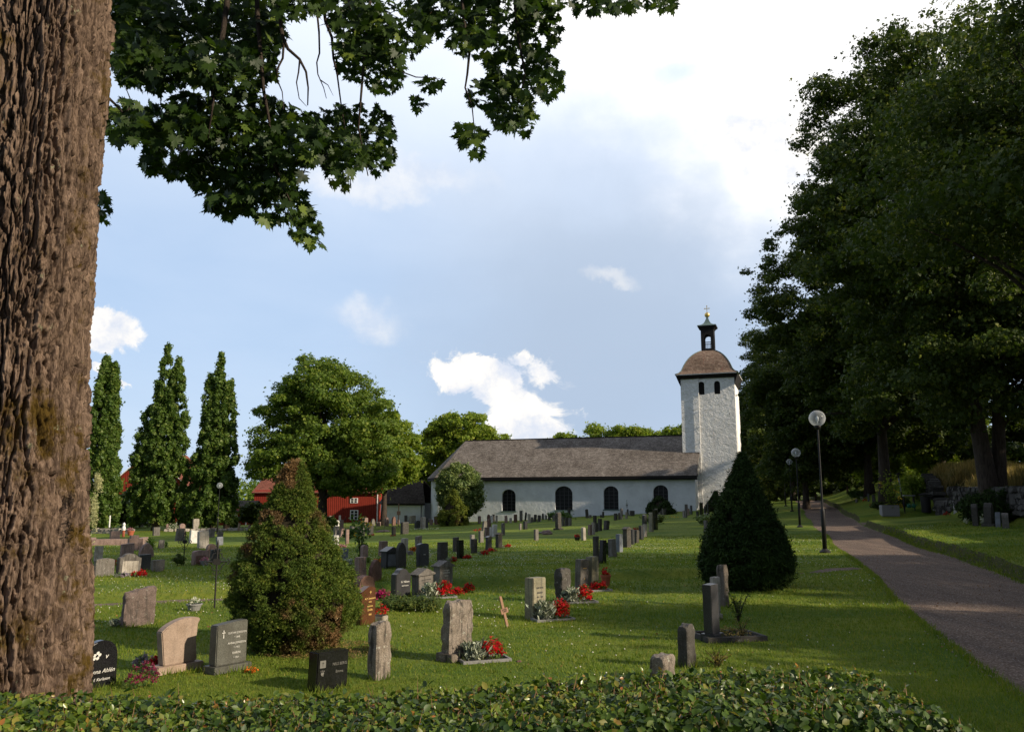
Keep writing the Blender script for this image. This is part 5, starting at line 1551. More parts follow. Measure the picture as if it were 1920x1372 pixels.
# ---------------------------------------------------------------- graves
THETA = R(52)
STONES = []
def outline(shape, w, h, r):
    a = w / 2
    if shape == 'round':
        return [(-a, 0), (a, 0)] + [(a * math.cos(t), h - .45 * w + .45 * w * math.sin(t)) for t in np.linspace(0, PI, 11)]
    if shape == 'low':      # shallow curved top
        return [(-a, 0), (a, 0)] + [(a * math.cos(t), h - .12 * w + .12 * w * math.sin(t)) for t in np.linspace(0, PI, 9)]
    if shape == 'gothic':
        return [(-a, 0), (a, 0), (a, h - .8 * w), (a * .86, h - .5 * w), (a * .5, h - .18 * w), (0, h), (-a * .5, h - .18 * w), (-a * .86, h - .5 * w), (-a, h - .8 * w)]
    if shape == 'gable':
        return [(-a, 0), (a, 0), (a, h - .22 * w), (0, h), (-a, h - .22 * w)]
    if shape == 'asym':
        return [(-a, 0), (a, 0), (a, h - .10 * w), (a * .1, h), (-a, h - .24 * w)]
    if shape == 'slant':    # rises in a wave to the right
        pts = [(-a, h * .74)]
        for k in range(1, 10):
            f = k / 9; pts.append((-a + w * f * .98, h * (.74 + .26 * (math.sin(PI * (f ** .8) / 1.55)) / math.sin(PI / 1.55 * .78))))
        pts = [(x, min(z, h)) for x, z in pts]
        pts.append((a, h * .92))
        e = [(a * (1 - .03 - .05 * r.random() - .10 * math.sin(PI * f)), h * f) for f in np.linspace(.86, .06, 12)]
        return [(-a * .80, 0), (a * .84, 0)] + e[::-1] + pts[::-1]
    if shape == 'wave':
        return [(-a, 0), (a, 0), (a, h * .97), (a * .6, h), (a * .1, h * .94), (-a * .5, h * .84), (-a, h * .83)]
    if shape == 'slope':
        return [(-a, 0), (a, 0), (a, h), (a * .2, h * .985), (-a, h * .93)]
    if shape == 'shoulder':
        return [(-a, 0), (a, 0), (a, h * .80), (a * .72, h * .84)] + [(a * .62 * math.cos(t), h * .84 + h * .16 * math.sin(t)) for t in np.linspace(.15, PI - .15, 9)] + [(-a * .72, h * .84), (-a, h * .80)]
    if shape == 'obelisk':
        return [(-a, 0), (a, 0), (a * .55, h * .86), (0, h), (-a * .55, h * .86)]
    if shape == 'tilt':
        return [(-a, 0), (a, 0), (a * 1.15, h * .9), (a * .5, h), (-a * .8, h * .97)]
    if shape == 'taper':
        return [(-a * 1.0, 0), (a * 1.0, 0), (a * .84, h), (-a * .84, h)]
    if shape == 'step':
        return [(-a, 0), (a, 0), (a, h * .78), (a * .35, h * .78), (a * .35, h), (-a * .75, h), (-a * .75, h * .78), (-a, h * .78)]
    return [(-a, 0), (a, 0), (a, h), (-a, h)]

def rough_stone(w, h, t, r, top='flat', amp=.02):
    """a hewn slab with uneven faces"""
    nx, nz, ny = 14, 22, 5
    me = bpy.data.meshes.new('slab')
    bm = bmesh.new()
    seg = {}
    def zt(x):
        if top == 'curve': return h * (1 - .10 * (x / w) ** 2 * 4 * .5)
        if top == 'wave': return h * (.90 + .10 * sm01(x, -w * .35, w * .35))
        return h
    def P(u, v, s):
        x = (u - .5) * w; y = (s - .5) * t; z = v * float(zt(x))
        n = mnoise.fractal(Vector((x * 9 + sd, y * 9, z * 9)), 1.0, 2.0, 4) * amp
        n2 = mnoise.noise(Vector((x * 2.5 + sd, y * 2, z * 2.5))) * amp * 1.2
        cx_ = (abs(u - .5) * 2) ** 6; cz_ = max(0, v - .5) * 2; cz_ = cz_ ** 10
        sy = 1 - .22 * cx_ - .25 * cz_
        return (x * (1 - .05 * cz_) + n * (1 if u > .5 else -1) + n2, y * sy + n * (1 if s > .5 else -1), z + n * cz_ * 1.4)
    sd = r.uniform(0, 50)
    idx = {}
    def vert(i, j, k):
        if (i, j, k) not in idx: idx[(i, j, k)] = bm.verts.new(P(i / nx, j / nz, k / ny))
        return idx[(i, j, k)]
    for i in range(nx):
        for j in range(nz):
            for k in (0, ny): bm.faces.new([vert(i, j, k), vert(i + 1, j, k), vert(i + 1, j + 1, k), vert(i, j + 1, k)])
    for j in range(nz):
        for k in range(ny):
            for i in (0, nx): bm.faces.new([vert(i, j, k), vert(i, j, k + 1), vert(i, j + 1, k + 1), vert(i, j + 1, k)])
    for i in range(nx):
        for k in range(ny): bm.faces.new([vert(i, nz, k), vert(i + 1, nz, k), vert(i + 1, nz, k + 1), vert(i, nz, k + 1)])
    bmesh.ops.recalc_face_normals(bm, faces=bm.faces)
    bm.to_mesh(me); bm.free()
    return me

GRP = 'headstones in the churchyard'
def stone(x0, yt, x1, yb, shape, mat, label, ratio=.34, yaw=None, tilt=0.0, plinth=False, text=None, rough=False, cap=False, tmat='pale_text', panel=None, name='headstone', group=GRP, cat='headstone', Wabs=None, top='flat', dark_left=True, tsize=.085, shear=0.0, hide=0):
    r = np.random.default_rng(int(x0 * 7 + yt * 13))
    xc = (x0 + x1) / 2
    b = at(xc, yb)
    k = depth(b) / FPX
    phi = math.atan2(b.x, b.y)
    th = THETA + (R(r.uniform(-5, 5)) if yaw is None else 0) if yaw is None else R(yaw)
    f, s = max(.22, math.cos(th + phi)), max(.05, math.sin(th + phi))
    w = (x1 - x0) * k / (f + ratio * s)
    w = min(w, 1.1)
    t = min(max(.07, w * ratio), .32)
    h = (yb - yt) * k
    near = (yb - yt) > 34
    px_base = 3.0
    off = (t / 2 * math.cos(th) + w / 2 * math.sin(th)) * .8
    x, y = b.x * (1 + off / max(b.y, 1)), b.y + off
    z = G(x, y)
    # keep the top where the photo has it
    h = max(.15, PT(xc, yt, y).z - z)
    sink = .06
    STONES.append((x, y, w, depth(b)))
    root = empty(name, (x, y, z), th, label, cat, group)
    if tilt: root.rotation_euler[1] = tilt
    if not tilt and r.random() < .6: root.rotation_euler[1] = R(r.uniform(-2.5, 2.5)); root.rotation_euler[0] = R(r.uniform(-2, 2))
    m = M[mat]
    body_h = h
    ph = 0
    if plinth:
        ph = min(.12, h * .14)
        mb = MB(); mb.box(-w * .60, w * .60, -t * .85, t * .85, -.10, ph - .002)
        mb.build('plinth', m, root, bevel=.006)
    if cap:
        ch_ = h - .17 * w
        mb = MB(); mb.prism([(-w / 2, ph), (w / 2, ph), (w / 2, h - .34 * w), (-w / 2, h - .34 * w)], -t / 2, t / 2)
        mb.build('slab', m, root, bevel=.006 if near else 0)
        mb = MB(); mb.prism([(-w * .58, h - .338 * w), (w * .58, h - .338 * w), (w * .60, h - .27 * w), (0, h), (-w * .60, h - .27 * w)], -t * .66, t * .66)
        mb.build('cap', m, root, bevel=.004 if near else 0)
    elif rough:
        link('slab', rough_stone(w, h - ph, t, r, top, amp=.018 if w > .3 else .01), m, root, loc=(0, 0, ph - (sink if not ph else 0)))
    else:
        o = outline(shape, w, h - ph, r)
        mb = MB(); mb.prism([(x_, z_ + ph if z_ > 0 else ph - (0 if ph else sink)) for x_, z_ in o], -t / 2, t / 2)
        mb.build('slab', m, root, bevel=(.010 if w > .3 else .006) if near else 0)
    if panel:
        mb = MB(); mb.prism([(-w * .36, ph + h * .12), (w * .36, ph + h * .12), (w * .36, h * .66), (-w * .36, h * .66)], -t / 2 - .006, -t / 2 - .001)
        mb.build('panel', M[panel], root)
    if text:
        zc = h * .80
        for (sx, sz, tx, size) in text:
            me = text_mesh(tx, size * w, .0025, shear)
            link('inscription', me, M[tmat], root, loc=(sx * w, -t / 2 - .005, h * sz))
    return root

def ordn(i, n):
    names = ['first', 'second', 'third', 'fourth', 'fifth', 'sixth', 'seventh', 'eighth', 'ninth', 'tenth', 'eleventh', 'twelfth', 'thirteenth', 'fourteenth', 'fifteenth', 'sixteenth']
    return names[i] if i < n - 1 or n == 1 else 'last'
LOOK = {'s_dark': 'dark grey', 's_black': 'black polished', 's_slate': 'weathered dark', 's_grey': 'grey', 's_pale': 'pale', 's_white': 'white', 's_pink': 'pinkish', 's_red': 'reddish', 's_brown': 'brown',
        's_blue': 'blue grey', 's_rough': 'lichen spotted', 's_olive': 'olive grey', 's_green': 'grey green', 's_sand': 'sand coloured'}
SH = {'round': 'round topped', 'low': 'low arched', 'gothic': 'pointed', 'gable': 'gabled', 'asym': 'gabled', 'slant': 'slanting', 'wave': 'wavy topped', 'slope': 'sloping', 'shoulder': 'shouldered', 'obelisk': 'obelisk like', 'tilt': 'leaning', 'flat': 'upright', 'taper': 'tapering', 'step': 'stepped'}
def cluster(rows, place, **kw):
    rows = sorted(rows, key=lambda q: (q[0] + q[2]) / 2)
    for i, q in enumerate(rows):
        x0, yt, x1, yb, shape, mat = q[:6]
        ex = dict(q[6]) if len(q) > 6 else {}
        lab = f"{LOOK[mat]} {SH[shape]} headstone, {ordn(i, len(rows))} from left {place}"
        if shape == 'tilt': ex['tilt'] = R(ex.pop('lean', 9)) 
        stone(x0, yt, x1, yb, shape, mat, lab, **{**kw, **ex})

# -- the near stones, one by one
stone(152, 1199, 215, 1292, 'round', 's_black', 'black round topped headstone with white script peeping past the big trunk', .28, text=[(-.22, .60, '✿', .34), (.12, .60, 'v', .22), (0, .30, 'Anna Ahlén', .17), (0, .14, 'f. Karlsson', .12)], shear=.35)
stone(290, 1158, 369, 1263, 'slant', 's_sand', 'sand coloured headstone with a wave shaped top and chipped edge', .26, plinth=True)
stone(391, 1163, 460, 1262, 'slope', 's_green', 'grey green headstone with three framed name plates beside the dwarf spruce', .34, plinth=True,
      text=[(-.30, .72, '†', .24), (.14, .75, 'GUSTAV JONSSON', .072), (.14, .66, '* 1898', .07), (.14, .545, 'ANNA JONSSON', .078), (.14, .455, '* 1902', .07), (.14, .34, 'KARIN', .09), (.14, .25, '* 1931', .07)])
stone(228, 1093, 288, 1175, 'wave', 's_dusk', 'rough reddish slab with a rising top standing alone on the lawn', .26, rough=True, top='wave')
stone(575, 1218, 651, 1296, 'flat', 's_black', 'low black polished headstone with a carved strip just behind the hedge', .40,
      text=[(.20, .62, 'NILS BERG', .10), (.20, .42, 'Emma', .10), (-.34, .62, '✝', .18), (-.34, .40, '❦', .18)], tmat='engraved')
stone(687, 1153, 734, 1275, 'flat', 's_rough', 'narrow lichen spotted stone post rising right behind the hedge', .75, rough=True, top='curve')
stone(827, 1124, 888, 1240, 'flat', 's_rough', 'broad weathered headstone with dark streaks beside a red begonia bed', .40, rough=True, top='curve', plinth=True)
stone(983, 1082, 1024, 1162, 'flat', 's_olive', 'olive coloured headstone with a wider coping beside silver leaves and begonias', .55,
      text=[(0, .74, 'HÄR VILAR', .11), (0, .62, 'AUGUST', .12), (0, .52, '1851 - 1923', .10), (0, .42, 'SOFIA', .12), (0, .32, '1860 - 1931', .10), (0, .2, 'VILA I FRID', .08)], tmat='engraved')
stone(1039, 1059, 1073, 1130, 'flat', 's_slate', 'dark streaked headstone between two begonia beds', .6, rough=True)
stone(1077, 1048, 1103, 1106, 'flat', 's_grey', 'grey headstone with faint gilding touching a pale tapered one', .55, text=[(0, .7, 'FAMILJEN', .10), (0, .35, 'vila', .10)], tmat='gilt_text')
stone(1098, 1043, 1124, 1104, 'taper', 's_olive', 'pale tapered stone with a chamfered top behind the gilded grey one', .6)
stone(665, 1098, 704, 1172, 'asym', 's_brown', 'brown polished gabled headstone with gilt lettering touching the dwarf spruce', .40, plinth=False,
      text=[(.1, .80, '♱', .20), (.08, .66, 'A.P. Svensson', .13), (.08, .57, '1871', .11), (.08, .46, 'hustrun', .12), (.08, .36, 'Emilia', .14), (.08, .24, '1880', .11)], tmat='gilt_text')
stone(663, 1078, 702, 1112, 'round', 's_red', 'round topped reddish stone right behind the brown gilt one', .40)
stone(664, 1044, 688, 1092, 'taper', 's_pink', 'pinkish tapered stone behind the round reddish one', .8)
stone(690, 1048, 716, 1090, 'gothic', 's_red', 'small pointed red stone with a bulging oval shape', .35)
stone(732, 1065, 770, 1120, 'shoulder', 's_dark', 'dark shouldered headstone with pale lettering above the low juniper', .38, text=[(.1, .50, 'A. Nilson', .15), (.1, .38, 'med hustru', .10)])
stone(772, 1064, 813, 1116, 'gable', 's_grey', 'grey gabled headstone with bright roof shaped cap beside the juniper', .5, cap=True, text=[(0, .55, 'HEMMANSÄGAREN', .075), (0, .45, 'C. J. BERG', .10), (0, .3, '1858', .09)], tmat='engraved')
stone(812, 1050, 849, 1103, 'gable', 's_grey', 'gabled grey headstone with a carved panel behind the brightest red begonias', .5, cap=True, text=[(0, .58, 'FAMILJEN', .10), (0, .48, 'LARSSON', .12), (0, .36, 'GRAV', .10)], tmat='pale_text')
stone(713, 1024, 746, 1066, 'gable', 's_dark', 'dark framed gabled monument with a pale blue front panel', .45, cap=True, panel='s_blue')
stone(742, 1016, 762, 1066, 'gothic', 's_slate', 'dark pointed headstone against the gabled monument with the pale panel', .45)
stone(780, 1018, 805, 1063, 'low', 's_dark', 'dark headstone with a green wreath leaning on it', .42, text=[(0, .5, '1914', .12)])
stone(819, 1016, 840, 1051, 'flat', 's_slate', 'weathered dark headstone behind a red geranium clump', .5)
stone(849, 1007, 861, 1034, 'flat', 's_slate', 'narrow dark stone just behind the black squared one', .5)
stone(856, 1012, 870, 1047, 'flat', 's_black', 'black squared stone beside a flat patch of red flowers', .6)
stone(764, 1034, 775, 1040, 'low', 's_grey', 'very low grey marker in front of the dark pointed stone', .5)
stone(675, 1021, 690, 1053, 'round', 's_pink', 'round topped pinkish stone behind the tall yellow sunflower plant', .6)
stone(633, 1028, 652, 1057, 'flat', 's_blue', 'blue grey upright stone between silver shrubs right of the dwarf spruce', .55)
stone(709, 1014, 726, 1042, 'flat', 's_pink', 'pinkish upright stone behind the monument with the pale panel', .45)
stone(750, 1009, 765, 1037, 'taper', 's_pale', 'pale tapering stone with a bright top behind the dark pointed one', .6)
stone(778, 1004, 791, 1031, 'slope', 's_grey', 'grey slab with a bright sloping top behind the wreathed headstone', .5)

# -- right of centre, the diagonal row
stone(1112, 1005, 1124, 1062, 'flat', 's_slate', 'tall weathered pillar heading the diagonal row beside the black squared one', .7)
stone(1123, 1012, 1137, 1056, 'flat', 's_black', 'black squared pillar with dim sides, second in the diagonal row', .7)
stone(1141, 1010, 1157, 1044, 'taper', 's_grey', 'grey ribbed tapering stone, third in the diagonal row', .6)
stone(1155, 1001, 1168, 1035, 'flat', 's_blue', 'blue black upright stone, fourth in the diagonal row', .6)
stone(1168, 987, 1184, 1026, 'gable', 's_slate', 'dark monument with an overhanging cap in the diagonal row', .6, cap=True)
stone(1182, 992, 1190, 1021, 'flat', 's_dark', 'slim dark stone right after the capped monument', .6)
stone(1188, 993, 1198, 1018, 'tilt', 's_slate', 'leaning dark stone near the far end of the diagonal row', .6, tilt=R(5))
stone(1198, 985, 1207, 1012, 'flat', 's_dark', 'dark slab half hiding a pale one at the end of the diagonal row', .6)
stone(1204, 982, 1213, 1006, 'tilt', 's_pale', 'pale leaning slab ending the diagonal row', .6, tilt=R(6))
stone(1204, 964, 1213, 987, 'gable', 's_dark', 'small dark headstone with stepped foot beyond the diagonal row', .6)
stone(1216, 960, 1226, 997, 'obelisk', 's_olive', 'mottled green grey obelisk beyond the diagonal row', .8)
stone(1224, 955, 1234, 993, 'flat', 's_black', 'tall black slab crowded against the mottled obelisk', .6)

# -- right foreground group
stone(1345, 1052, 1368, 1137, 'flat', 's_rough', 'tall pale topped stone post leaning against the dark cone yew', .9, rough=True)
stone(1331, 1081, 1351, 1162, 'flat', 's_pale', 'pale edged slab between the black stone and the tall post', .5, plinth=True)
stone(1321, 1094, 1351, 1203, 'flat', 's_dark', 'black sided upright headstone at the head of a planted kerbed grave', .62, plinth=True)
stone(1270, 1158, 1307, 1252, 'gable', 's_slate', 'dark stone post with a capped top just behind the hedge', .75, cap=False, rough=True, top='curve')
stone(1216, 1214, 1270, 1278, 'low', 's_rough', 'low rugged mossy stone half hidden by the hedge', .8, rough=True, top='curve')

# more of the small far stones
_r = np.random.default_rng(44)
def far_row(xa, xb, ya, yb, n, place, seed):
    rr = np.random.default_rng(seed); rows = []
    for i in range(n):
        f = (i + rr.uniform(.2, .8)) / n
        x = xa + (xb - xa) * f; y = ya + (yb - ya) * f + rr.uniform(-1.5, 1.5)
        hh = rr.uniform(9, 16); ww = rr.uniform(4, 8)
        rows.append((x, y - hh, x + ww, y, str(rr.choice(['flat', 'round', 'low', 'taper', 'gothic', 'flat'])), str(rr.choice(['s_pale', 's_pink', 's_grey', 's_sand', 's_white', 's_grey']))))
    cluster(rows, place, ratio=.45)
far_row(184, 300, 990, 987, 7, 'along the dry stone wall', 1)
far_row(440, 470, 996, 994, 2, 'right beside the dwarf spruce top', 2)
far_row(575, 640, 982, 980, 6, 'in the far row before the long red barn', 3)
far_row(700, 810, 964, 966, 7, 'in the farthest row under the vestry', 4)
far_row(905, 1030, 975, 972, 8, 'in the second row from the nave', 5)
# -- left lawn
W_ = 'in the left lawn beyond the big trunk'
cluster([(176, 1046, 212, 1081, 'low', 's_grey'), (218, 1037, 261, 1079, 'shoulder', 's_grey', {'panel': 's_pale', 'ratio': .3}), (258, 1039, 281, 1069, 'flat', 's_dark'), (283, 1049, 307, 1072, 'flat', 's_grey')], 'in the first row past the trunk', ratio=.3)
cluster([(225, 1018, 249, 1047, 'slope', 's_pink'), (239, 1003, 266, 1032, 'step', 's_pink'), (259, 1017, 287, 1045, 'gothic', 's_pink'), (296, 1012, 308, 1028, 'taper', 's_grey'), (176, 1023, 191, 1052, 'flat', 's_pale')], 'in the second row past the trunk', ratio=.3)
cluster([(359, 1031, 388, 1060, 'low', 's_pink', {'panel': 's_red'}), (385, 1019, 405, 1046, 'round', 's_pink'), (394, 1030, 411, 1056, 'flat', 's_dark')], 'beside the black iron cross and spruce', ratio=.3)
cluster([(206, 995, 224, 1011, 'flat', 's_pink'), (286, 988, 299, 1004, 'flat', 's_grey'), (328, 990, 345, 1014, 'taper', 's_grey'), (335, 981, 346, 1005, 'round', 's_pink'), (354, 994, 370, 1018, 'flat', 's_white'),
         (370, 994, 391, 1028, 'low', 's_pale'), (361, 972, 373, 995, 'low', 's_pale'), (391, 991, 402, 1007, 'flat', 's_grey'), (405, 1006, 418, 1022, 'flat', 's_blue'), (407, 996, 418, 1008, 'flat', 's_grey')], 'between the hosta clump and the spruce', ratio=.35)
cluster([(311, 982, 316, 996, 'flat', 's_pink'), (397, 981, 406, 993, 'flat', 's_white'), (418, 980, 430, 993, 'low', 's_pink'), (349, 980, 357, 990, 'flat', 's_dark')], 'along the low field wall', ratio=.35)

# -- middle left, in front of the red barn and vestry
cluster([(606, 971, 615, 990, 'gothic', 's_pink'), (616, 970, 621, 990, 'flat', 's_dark'), (627, 975, 636, 988, 'round', 's_white'), (637, 974, 644, 992, 'low', 's_pink'), (655, 985, 666, 1000, 'flat', 's_grey'), (679, 970, 690, 985, 'low', 's_pink'),
         (695, 972, 703, 985, 'gothic', 's_grey'), (705, 978, 714, 986, 'slope', 's_pink')], 'along the foot of the red barn', ratio=.4)
cluster([(614, 989, 621, 1009, 'flat', 's_pink'), (622, 1003, 635, 1024, 'flat', 's_white'), (625, 986, 636, 1006, 'flat', 's_grey'), (635, 990, 646, 1006, 'tilt', 's_pink'), (647, 992, 654, 1020, 'flat', 's_pink'), (673, 985, 684, 1004, 'flat', 's_grey'),
         (688, 982, 700, 1002, 'slope', 's_slate'), (734, 987, 742, 1003, 'flat', 's_slate')], 'in the row between spruce and barn', ratio=.5)
cluster([(721, 969, 729, 986, 'gothic', 's_pink'), (734, 968, 742, 985, 'gothic', 's_red'), (744, 974, 749, 983, 'low', 's_pink'), (749, 967, 758, 980, 'low', 's_pink'), (758, 966, 763, 981, 'flat', 's_grey'), (767, 966, 780, 981, 'slope', 's_pale')], 'against the vestry wall', ratio=.45)
cluster([(750, 977, 767, 1001, 'low', 's_slate', {'rough': True}), (777, 975, 788, 992, 'round', 's_dark'), (787, 969, 792, 991, 'flat', 's_pale'), (792, 969, 798, 991, 'flat', 's_pale'), (798, 971, 803, 989, 'flat', 's_dark'),
         (805, 973, 812, 984, 'low', 's_pink'), (814, 967, 824, 983, 'tilt', 's_red', {'lean': -8}), (852, 972, 859, 984, 'flat', 's_white'), (859, 965, 864, 983, 'flat', 's_pale')], 'between the vestry and the round pale tree', ratio=.5)
cluster([(881, 1002, 890, 1028, 'flat', 's_pale'), (883, 1010, 895, 1037, 'flat', 's_slate'), (910, 1004, 922, 1031, 'gable', 's_dark', {'cap': True}), (929, 998, 942, 1027, 'gable', 's_slate', {'cap': True})], 'in the short row with red and silver bedding', ratio=.55)
cluster([(897, 995, 907, 1017, 'flat', 's_grey'), (903, 976, 912, 995, 'tilt', 's_grey', {'lean': 6}), (908, 988, 918, 1007, 'flat', 's_pink'), (917, 988, 923, 1006, 'flat', 's_white'), (922, 983, 932, 1006, 'flat', 's_white'), (913, 972, 921, 989, 'obelisk', 's_red'),
         (940, 980, 947, 1003, 'round', 's_grey'), (973, 981, 978, 993, 'flat', 's_grey'), (981, 977, 989, 992, 'flat', 's_dark'), (1001, 992, 1010, 1013, 'flat', 's_grey')], 'in the middle row before the nave', ratio=.55)
BR_ = []
for (x0, yt, x1, yb, sh, mt, *e) in [(896, 967, 902, 981, 'flat', 's_pink'), (903, 961, 910, 977, 'flat', 's_grey'), (913, 964, 919, 980, 'gothic', 's_red'), (919, 966, 924, 980, 'flat', 's_white'), (927, 946, 934, 970, 'tilt', 's_slate', {'lean': 7}), (923, 964, 928, 978, 'flat', 's_grey'),
        (929, 966, 933, 980, 'flat', 's_pale'), (932, 963, 938, 976, 'flat', 's_grey')]:
    BR_.append((x0, yt, x1, yb, sh, mt, *e))
cluster(BR_, 'close by the round pale tree', ratio=.55)
cluster([(946, 966, 952, 980, 'round', 's_pink'), (954, 960, 958, 973, 'flat', 's_slate'), (955, 970, 960, 980, 'round', 's_pale'), (963, 964, 970, 979, 'taper', 's_red'), (969, 962, 974, 975, 'round', 's_slate'), (974, 957, 980, 977, 'flat', 's_grey'),
         (983, 960, 987, 976, 'tilt', 's_slate', {'lean': 7}), (985, 960, 990, 974, 'tilt', 's_white', {'lean': 7}), (989, 963, 995, 980, 'taper', 's_pale'), (995, 957, 999, 972, 'flat', 's_slate')], 'under the first nave window', ratio=.55)
cluster([(995, 969, 1000, 979, 'flat', 's_grey'), (1000, 964, 1006, 978, 'tilt', 's_slate', {'lean': 6}), (1005, 955, 1010, 970, 'gothic', 's_slate'), (1007, 965, 1013, 978, 'tilt', 's_slate', {'lean': 6}), (1010, 967, 1015, 977, 'flat', 's_pale'), (1016, 962, 1020, 974, 'gothic', 's_slate'),
         (1022, 966, 1026, 974, 'flat', 's_grey'), (1027, 963, 1033, 975, 'taper', 's_slate'), (1036, 966, 1040, 977, 'flat', 's_grey')], 'between the first two nave windows', ratio=.55)
stone(1040, 960, 1054, 993, 'round', 's_slate', 'big dark rugged memorial on a stepped foot below the second nave window', .7, rough=True, top='curve', plinth=True)
cluster([(1053, 969, 1058, 986, 'flat', 's_grey'), (1058, 964, 1062, 974, 'round', 's_pink'), (1058, 970, 1065, 986, 'flat', 's_slate'), (1065, 971, 1072, 985, 'flat', 's_grey'), (1064, 952, 1070, 971, 'flat', 's_slate')], 'just right of the rugged memorial', ratio=.55)
cluster([(1098, 954, 1104, 971, 'tilt', 's_slate', {'lean': -8}), (1104, 965, 1109, 971, 'flat', 's_grey'), (1112, 966, 1119, 980, 'flat', 's_slate'), (1125, 965, 1129, 970, 'flat', 's_slate'), (1129, 959, 1133, 970, 'flat', 's_slate')], 'below the third nave window', ratio=.6)
cluster([(1090, 988, 1099, 1013, 'tilt', 's_pale', {'lean': -4}), (1102, 983, 1110, 1003, 'flat', 's_pink'), (1109, 979, 1116, 1002, 'flat', 's_pale'), (1115, 980, 1121, 997, 'flat', 's_slate'), (1121, 972, 1129, 995, 'flat', 's_slate'), (1131, 975, 1142, 993, 'tilt', 's_slate', {'lean': 9})],
        'in the short row ending with a leaning one', ratio=.6)
cluster([(1151, 962, 1158, 975, 'flat', 's_slate'), (1159, 961, 1163, 974, 'flat', 's_slate'), (1163, 953, 1168, 973, 'flat', 's_grey'), (1172, 959, 1177, 972, 'tilt', 's_pale', {'lean': 4}), (1180, 957, 1184, 967, 'flat', 's_grey'), (1183, 957, 1187, 967, 'flat', 's_slate'), (1186, 957, 1190, 967, 'flat', 's_slate'), (1175, 954, 1179, 966, 'gothic', 's_dark')],
        'left of the fourth nave window', ratio=.6)
cluster([(1213, 947, 1217, 963, 'flat', 's_grey'), (1228, 953, 1233, 968, 'flat', 's_pale'), (1235, 960, 1238, 969, 'flat', 's_grey'), (1238, 957, 1242, 969, 'flat', 's_slate'), (1241, 953, 1246, 968, 'flat', 's_grey'), (1246, 953, 1250, 965, 'flat', 's_slate')], 'below the fourth nave window', ratio=.6)
cluster([(1279, 940, 1283, 957, 'flat', 's_black'), (1284, 945, 1290, 960, 'taper', 's_grey'), (1280, 957, 1285, 970, 'tilt', 's_pale', {'lean': -4}), (1284, 958, 1289, 970, 'flat', 's_grey'), (1289, 953, 1293, 966, 'flat', 's_pink'), (1294, 947, 1299, 964, 'obelisk', 's_black')],
        'below the west corner of the nave', ratio=.6)
cluster([(1306, 958, 1311, 973, 'flat', 's_dark'), (1312, 942, 1319, 972, 'flat', 's_black'), (1320, 948, 1325, 965, 'gothic', 's_slate'), (1321, 955, 1324, 962, 'flat', 's_white'), (1326, 941, 1331, 966, 'flat', 's_black'), (1320, 962, 1330, 975, 'low', 's_dark')], 'at the tower foot', ratio=.6)
stone(1320, 975, 1328, 996, 'flat', 's_grey', 'white topped grey stone beside the yellow green planter', .7, cap=False)
# right bank
cluster([(1604, 935, 1609, 942, 'flat', 's_grey'), (1627, 925, 1631, 940, 'flat', 's_dark'), (1636, 927, 1642, 943, 'flat', 's_slate'), (1648, 931, 1653, 944, 'flat', 's_slate')], 'of the small ones on the mound', ratio=.5)
stone(1788, 938, 1796, 962, 'flat', 's_white', 'narrow white post like stone before the rocky bank', .6)
stone(1762, 943, 1776, 964, 'round', 's_grey', 'rounded grey boulder stone with a red flower at its foot', .6, rough=True)
stone(1823, 944, 1837, 986, 'round', 's_slate', 'tall dark rounded stone beside a vase of pale flowers on the bank', .5)
stone(1846, 942, 1864, 987, 'shoulder', 's_slate', 'dark memorial shaped like a bust on the bank', .5, plinth=True)
stone(1867, 960, 1877, 988, 'flat', 's_blue', 'bluish squared pillar on the bank', .9)
stone(1879, 961, 1894, 990, 'round', 's_grey', 'squat domed stone with a white bird shape ending the bank group', .6)

# wooden cross
q = at(952, 1176)
k = depth(q) / FPX
wc = empty('grave_cross', (q.x, q.y, q.z), R(30), 'slim leaning wooden cross on the sunny lawn', 'cross')
wc.rotation_euler[1] = R(-16)
H_ = 60 * k
mb = MB(); mb.box(-.020, .020, -.012, .012, -.08, H_); mb.build('post', M['wood'], wc, bevel=.003)
mb = MB(); mb.box(-.062, .062, -.030, -.0125, H_ * .46, H_ * .62); pl = mb.build('name_board', M['wood'], wc, bevel=.003)
for z_, tx in ((.56, 'KARL'), (.50, '1909')): link('inscription', text_mesh(tx, .035, .001), M['iron'], pl, loc=(0, -.032, H_ * z_))

# wrought iron crosses
def iron_cross(px, yb, yt, label, w=.30):
    q = at(px, yb); h = PT(px, yt, q.y).z - q.z
    root = empty('iron_cross', tuple(q), R(18), label, 'cross', 'wrought iron crosses')
    mb = MB(); mb.tube([(0, 0, -.1), (0, 0, h)], .016, 6); mb.tube([(0, 0, h - .02), (0, 0, h + .10)], [.03, .004], 6); mb.build('upright', M['iron'], root)
    c = h * .74
    mb = MB()
    mb.tube([(-w / 2, 0, c), (w / 2, 0, c)], .014, 6)
    for sx in (-1, 1):
        mb.tube([(sx * w / 2, 0, c - .05), (sx * (w / 2 + .04), 0, c), (sx * w / 2, 0, c + .05)], .012, 5)
        for sz in (-1, 1):
            mb.tube([(sx * .02, 0, c + sz * .15), (sx * .07, 0, c + sz * .13), (sx * .08, 0, c + sz * .07), (sx * .13, 0, c + sz * .03)], .010, 5)
            mb.tube([(sx * .02, 0, c + sz * .22), (sx * .055, 0, c + sz * .20), (sx * .05, 0, c + sz * .17)], .009, 5)
    mb.build('crossbar', M['iron'], root)
    mb = MB(); mb.box(-.06, .06, -.02, -.017, c - .05, c + .05); mb.build('name_plate', M['iron'], root)
    return root
iron_cross(344, 1059, 1000, 'ornate black iron cross beside a small round juniper bush')
iron_cross(402, 1141, 1022, 'tall black iron cross with curled arms beside the dwarf spruce', .34)
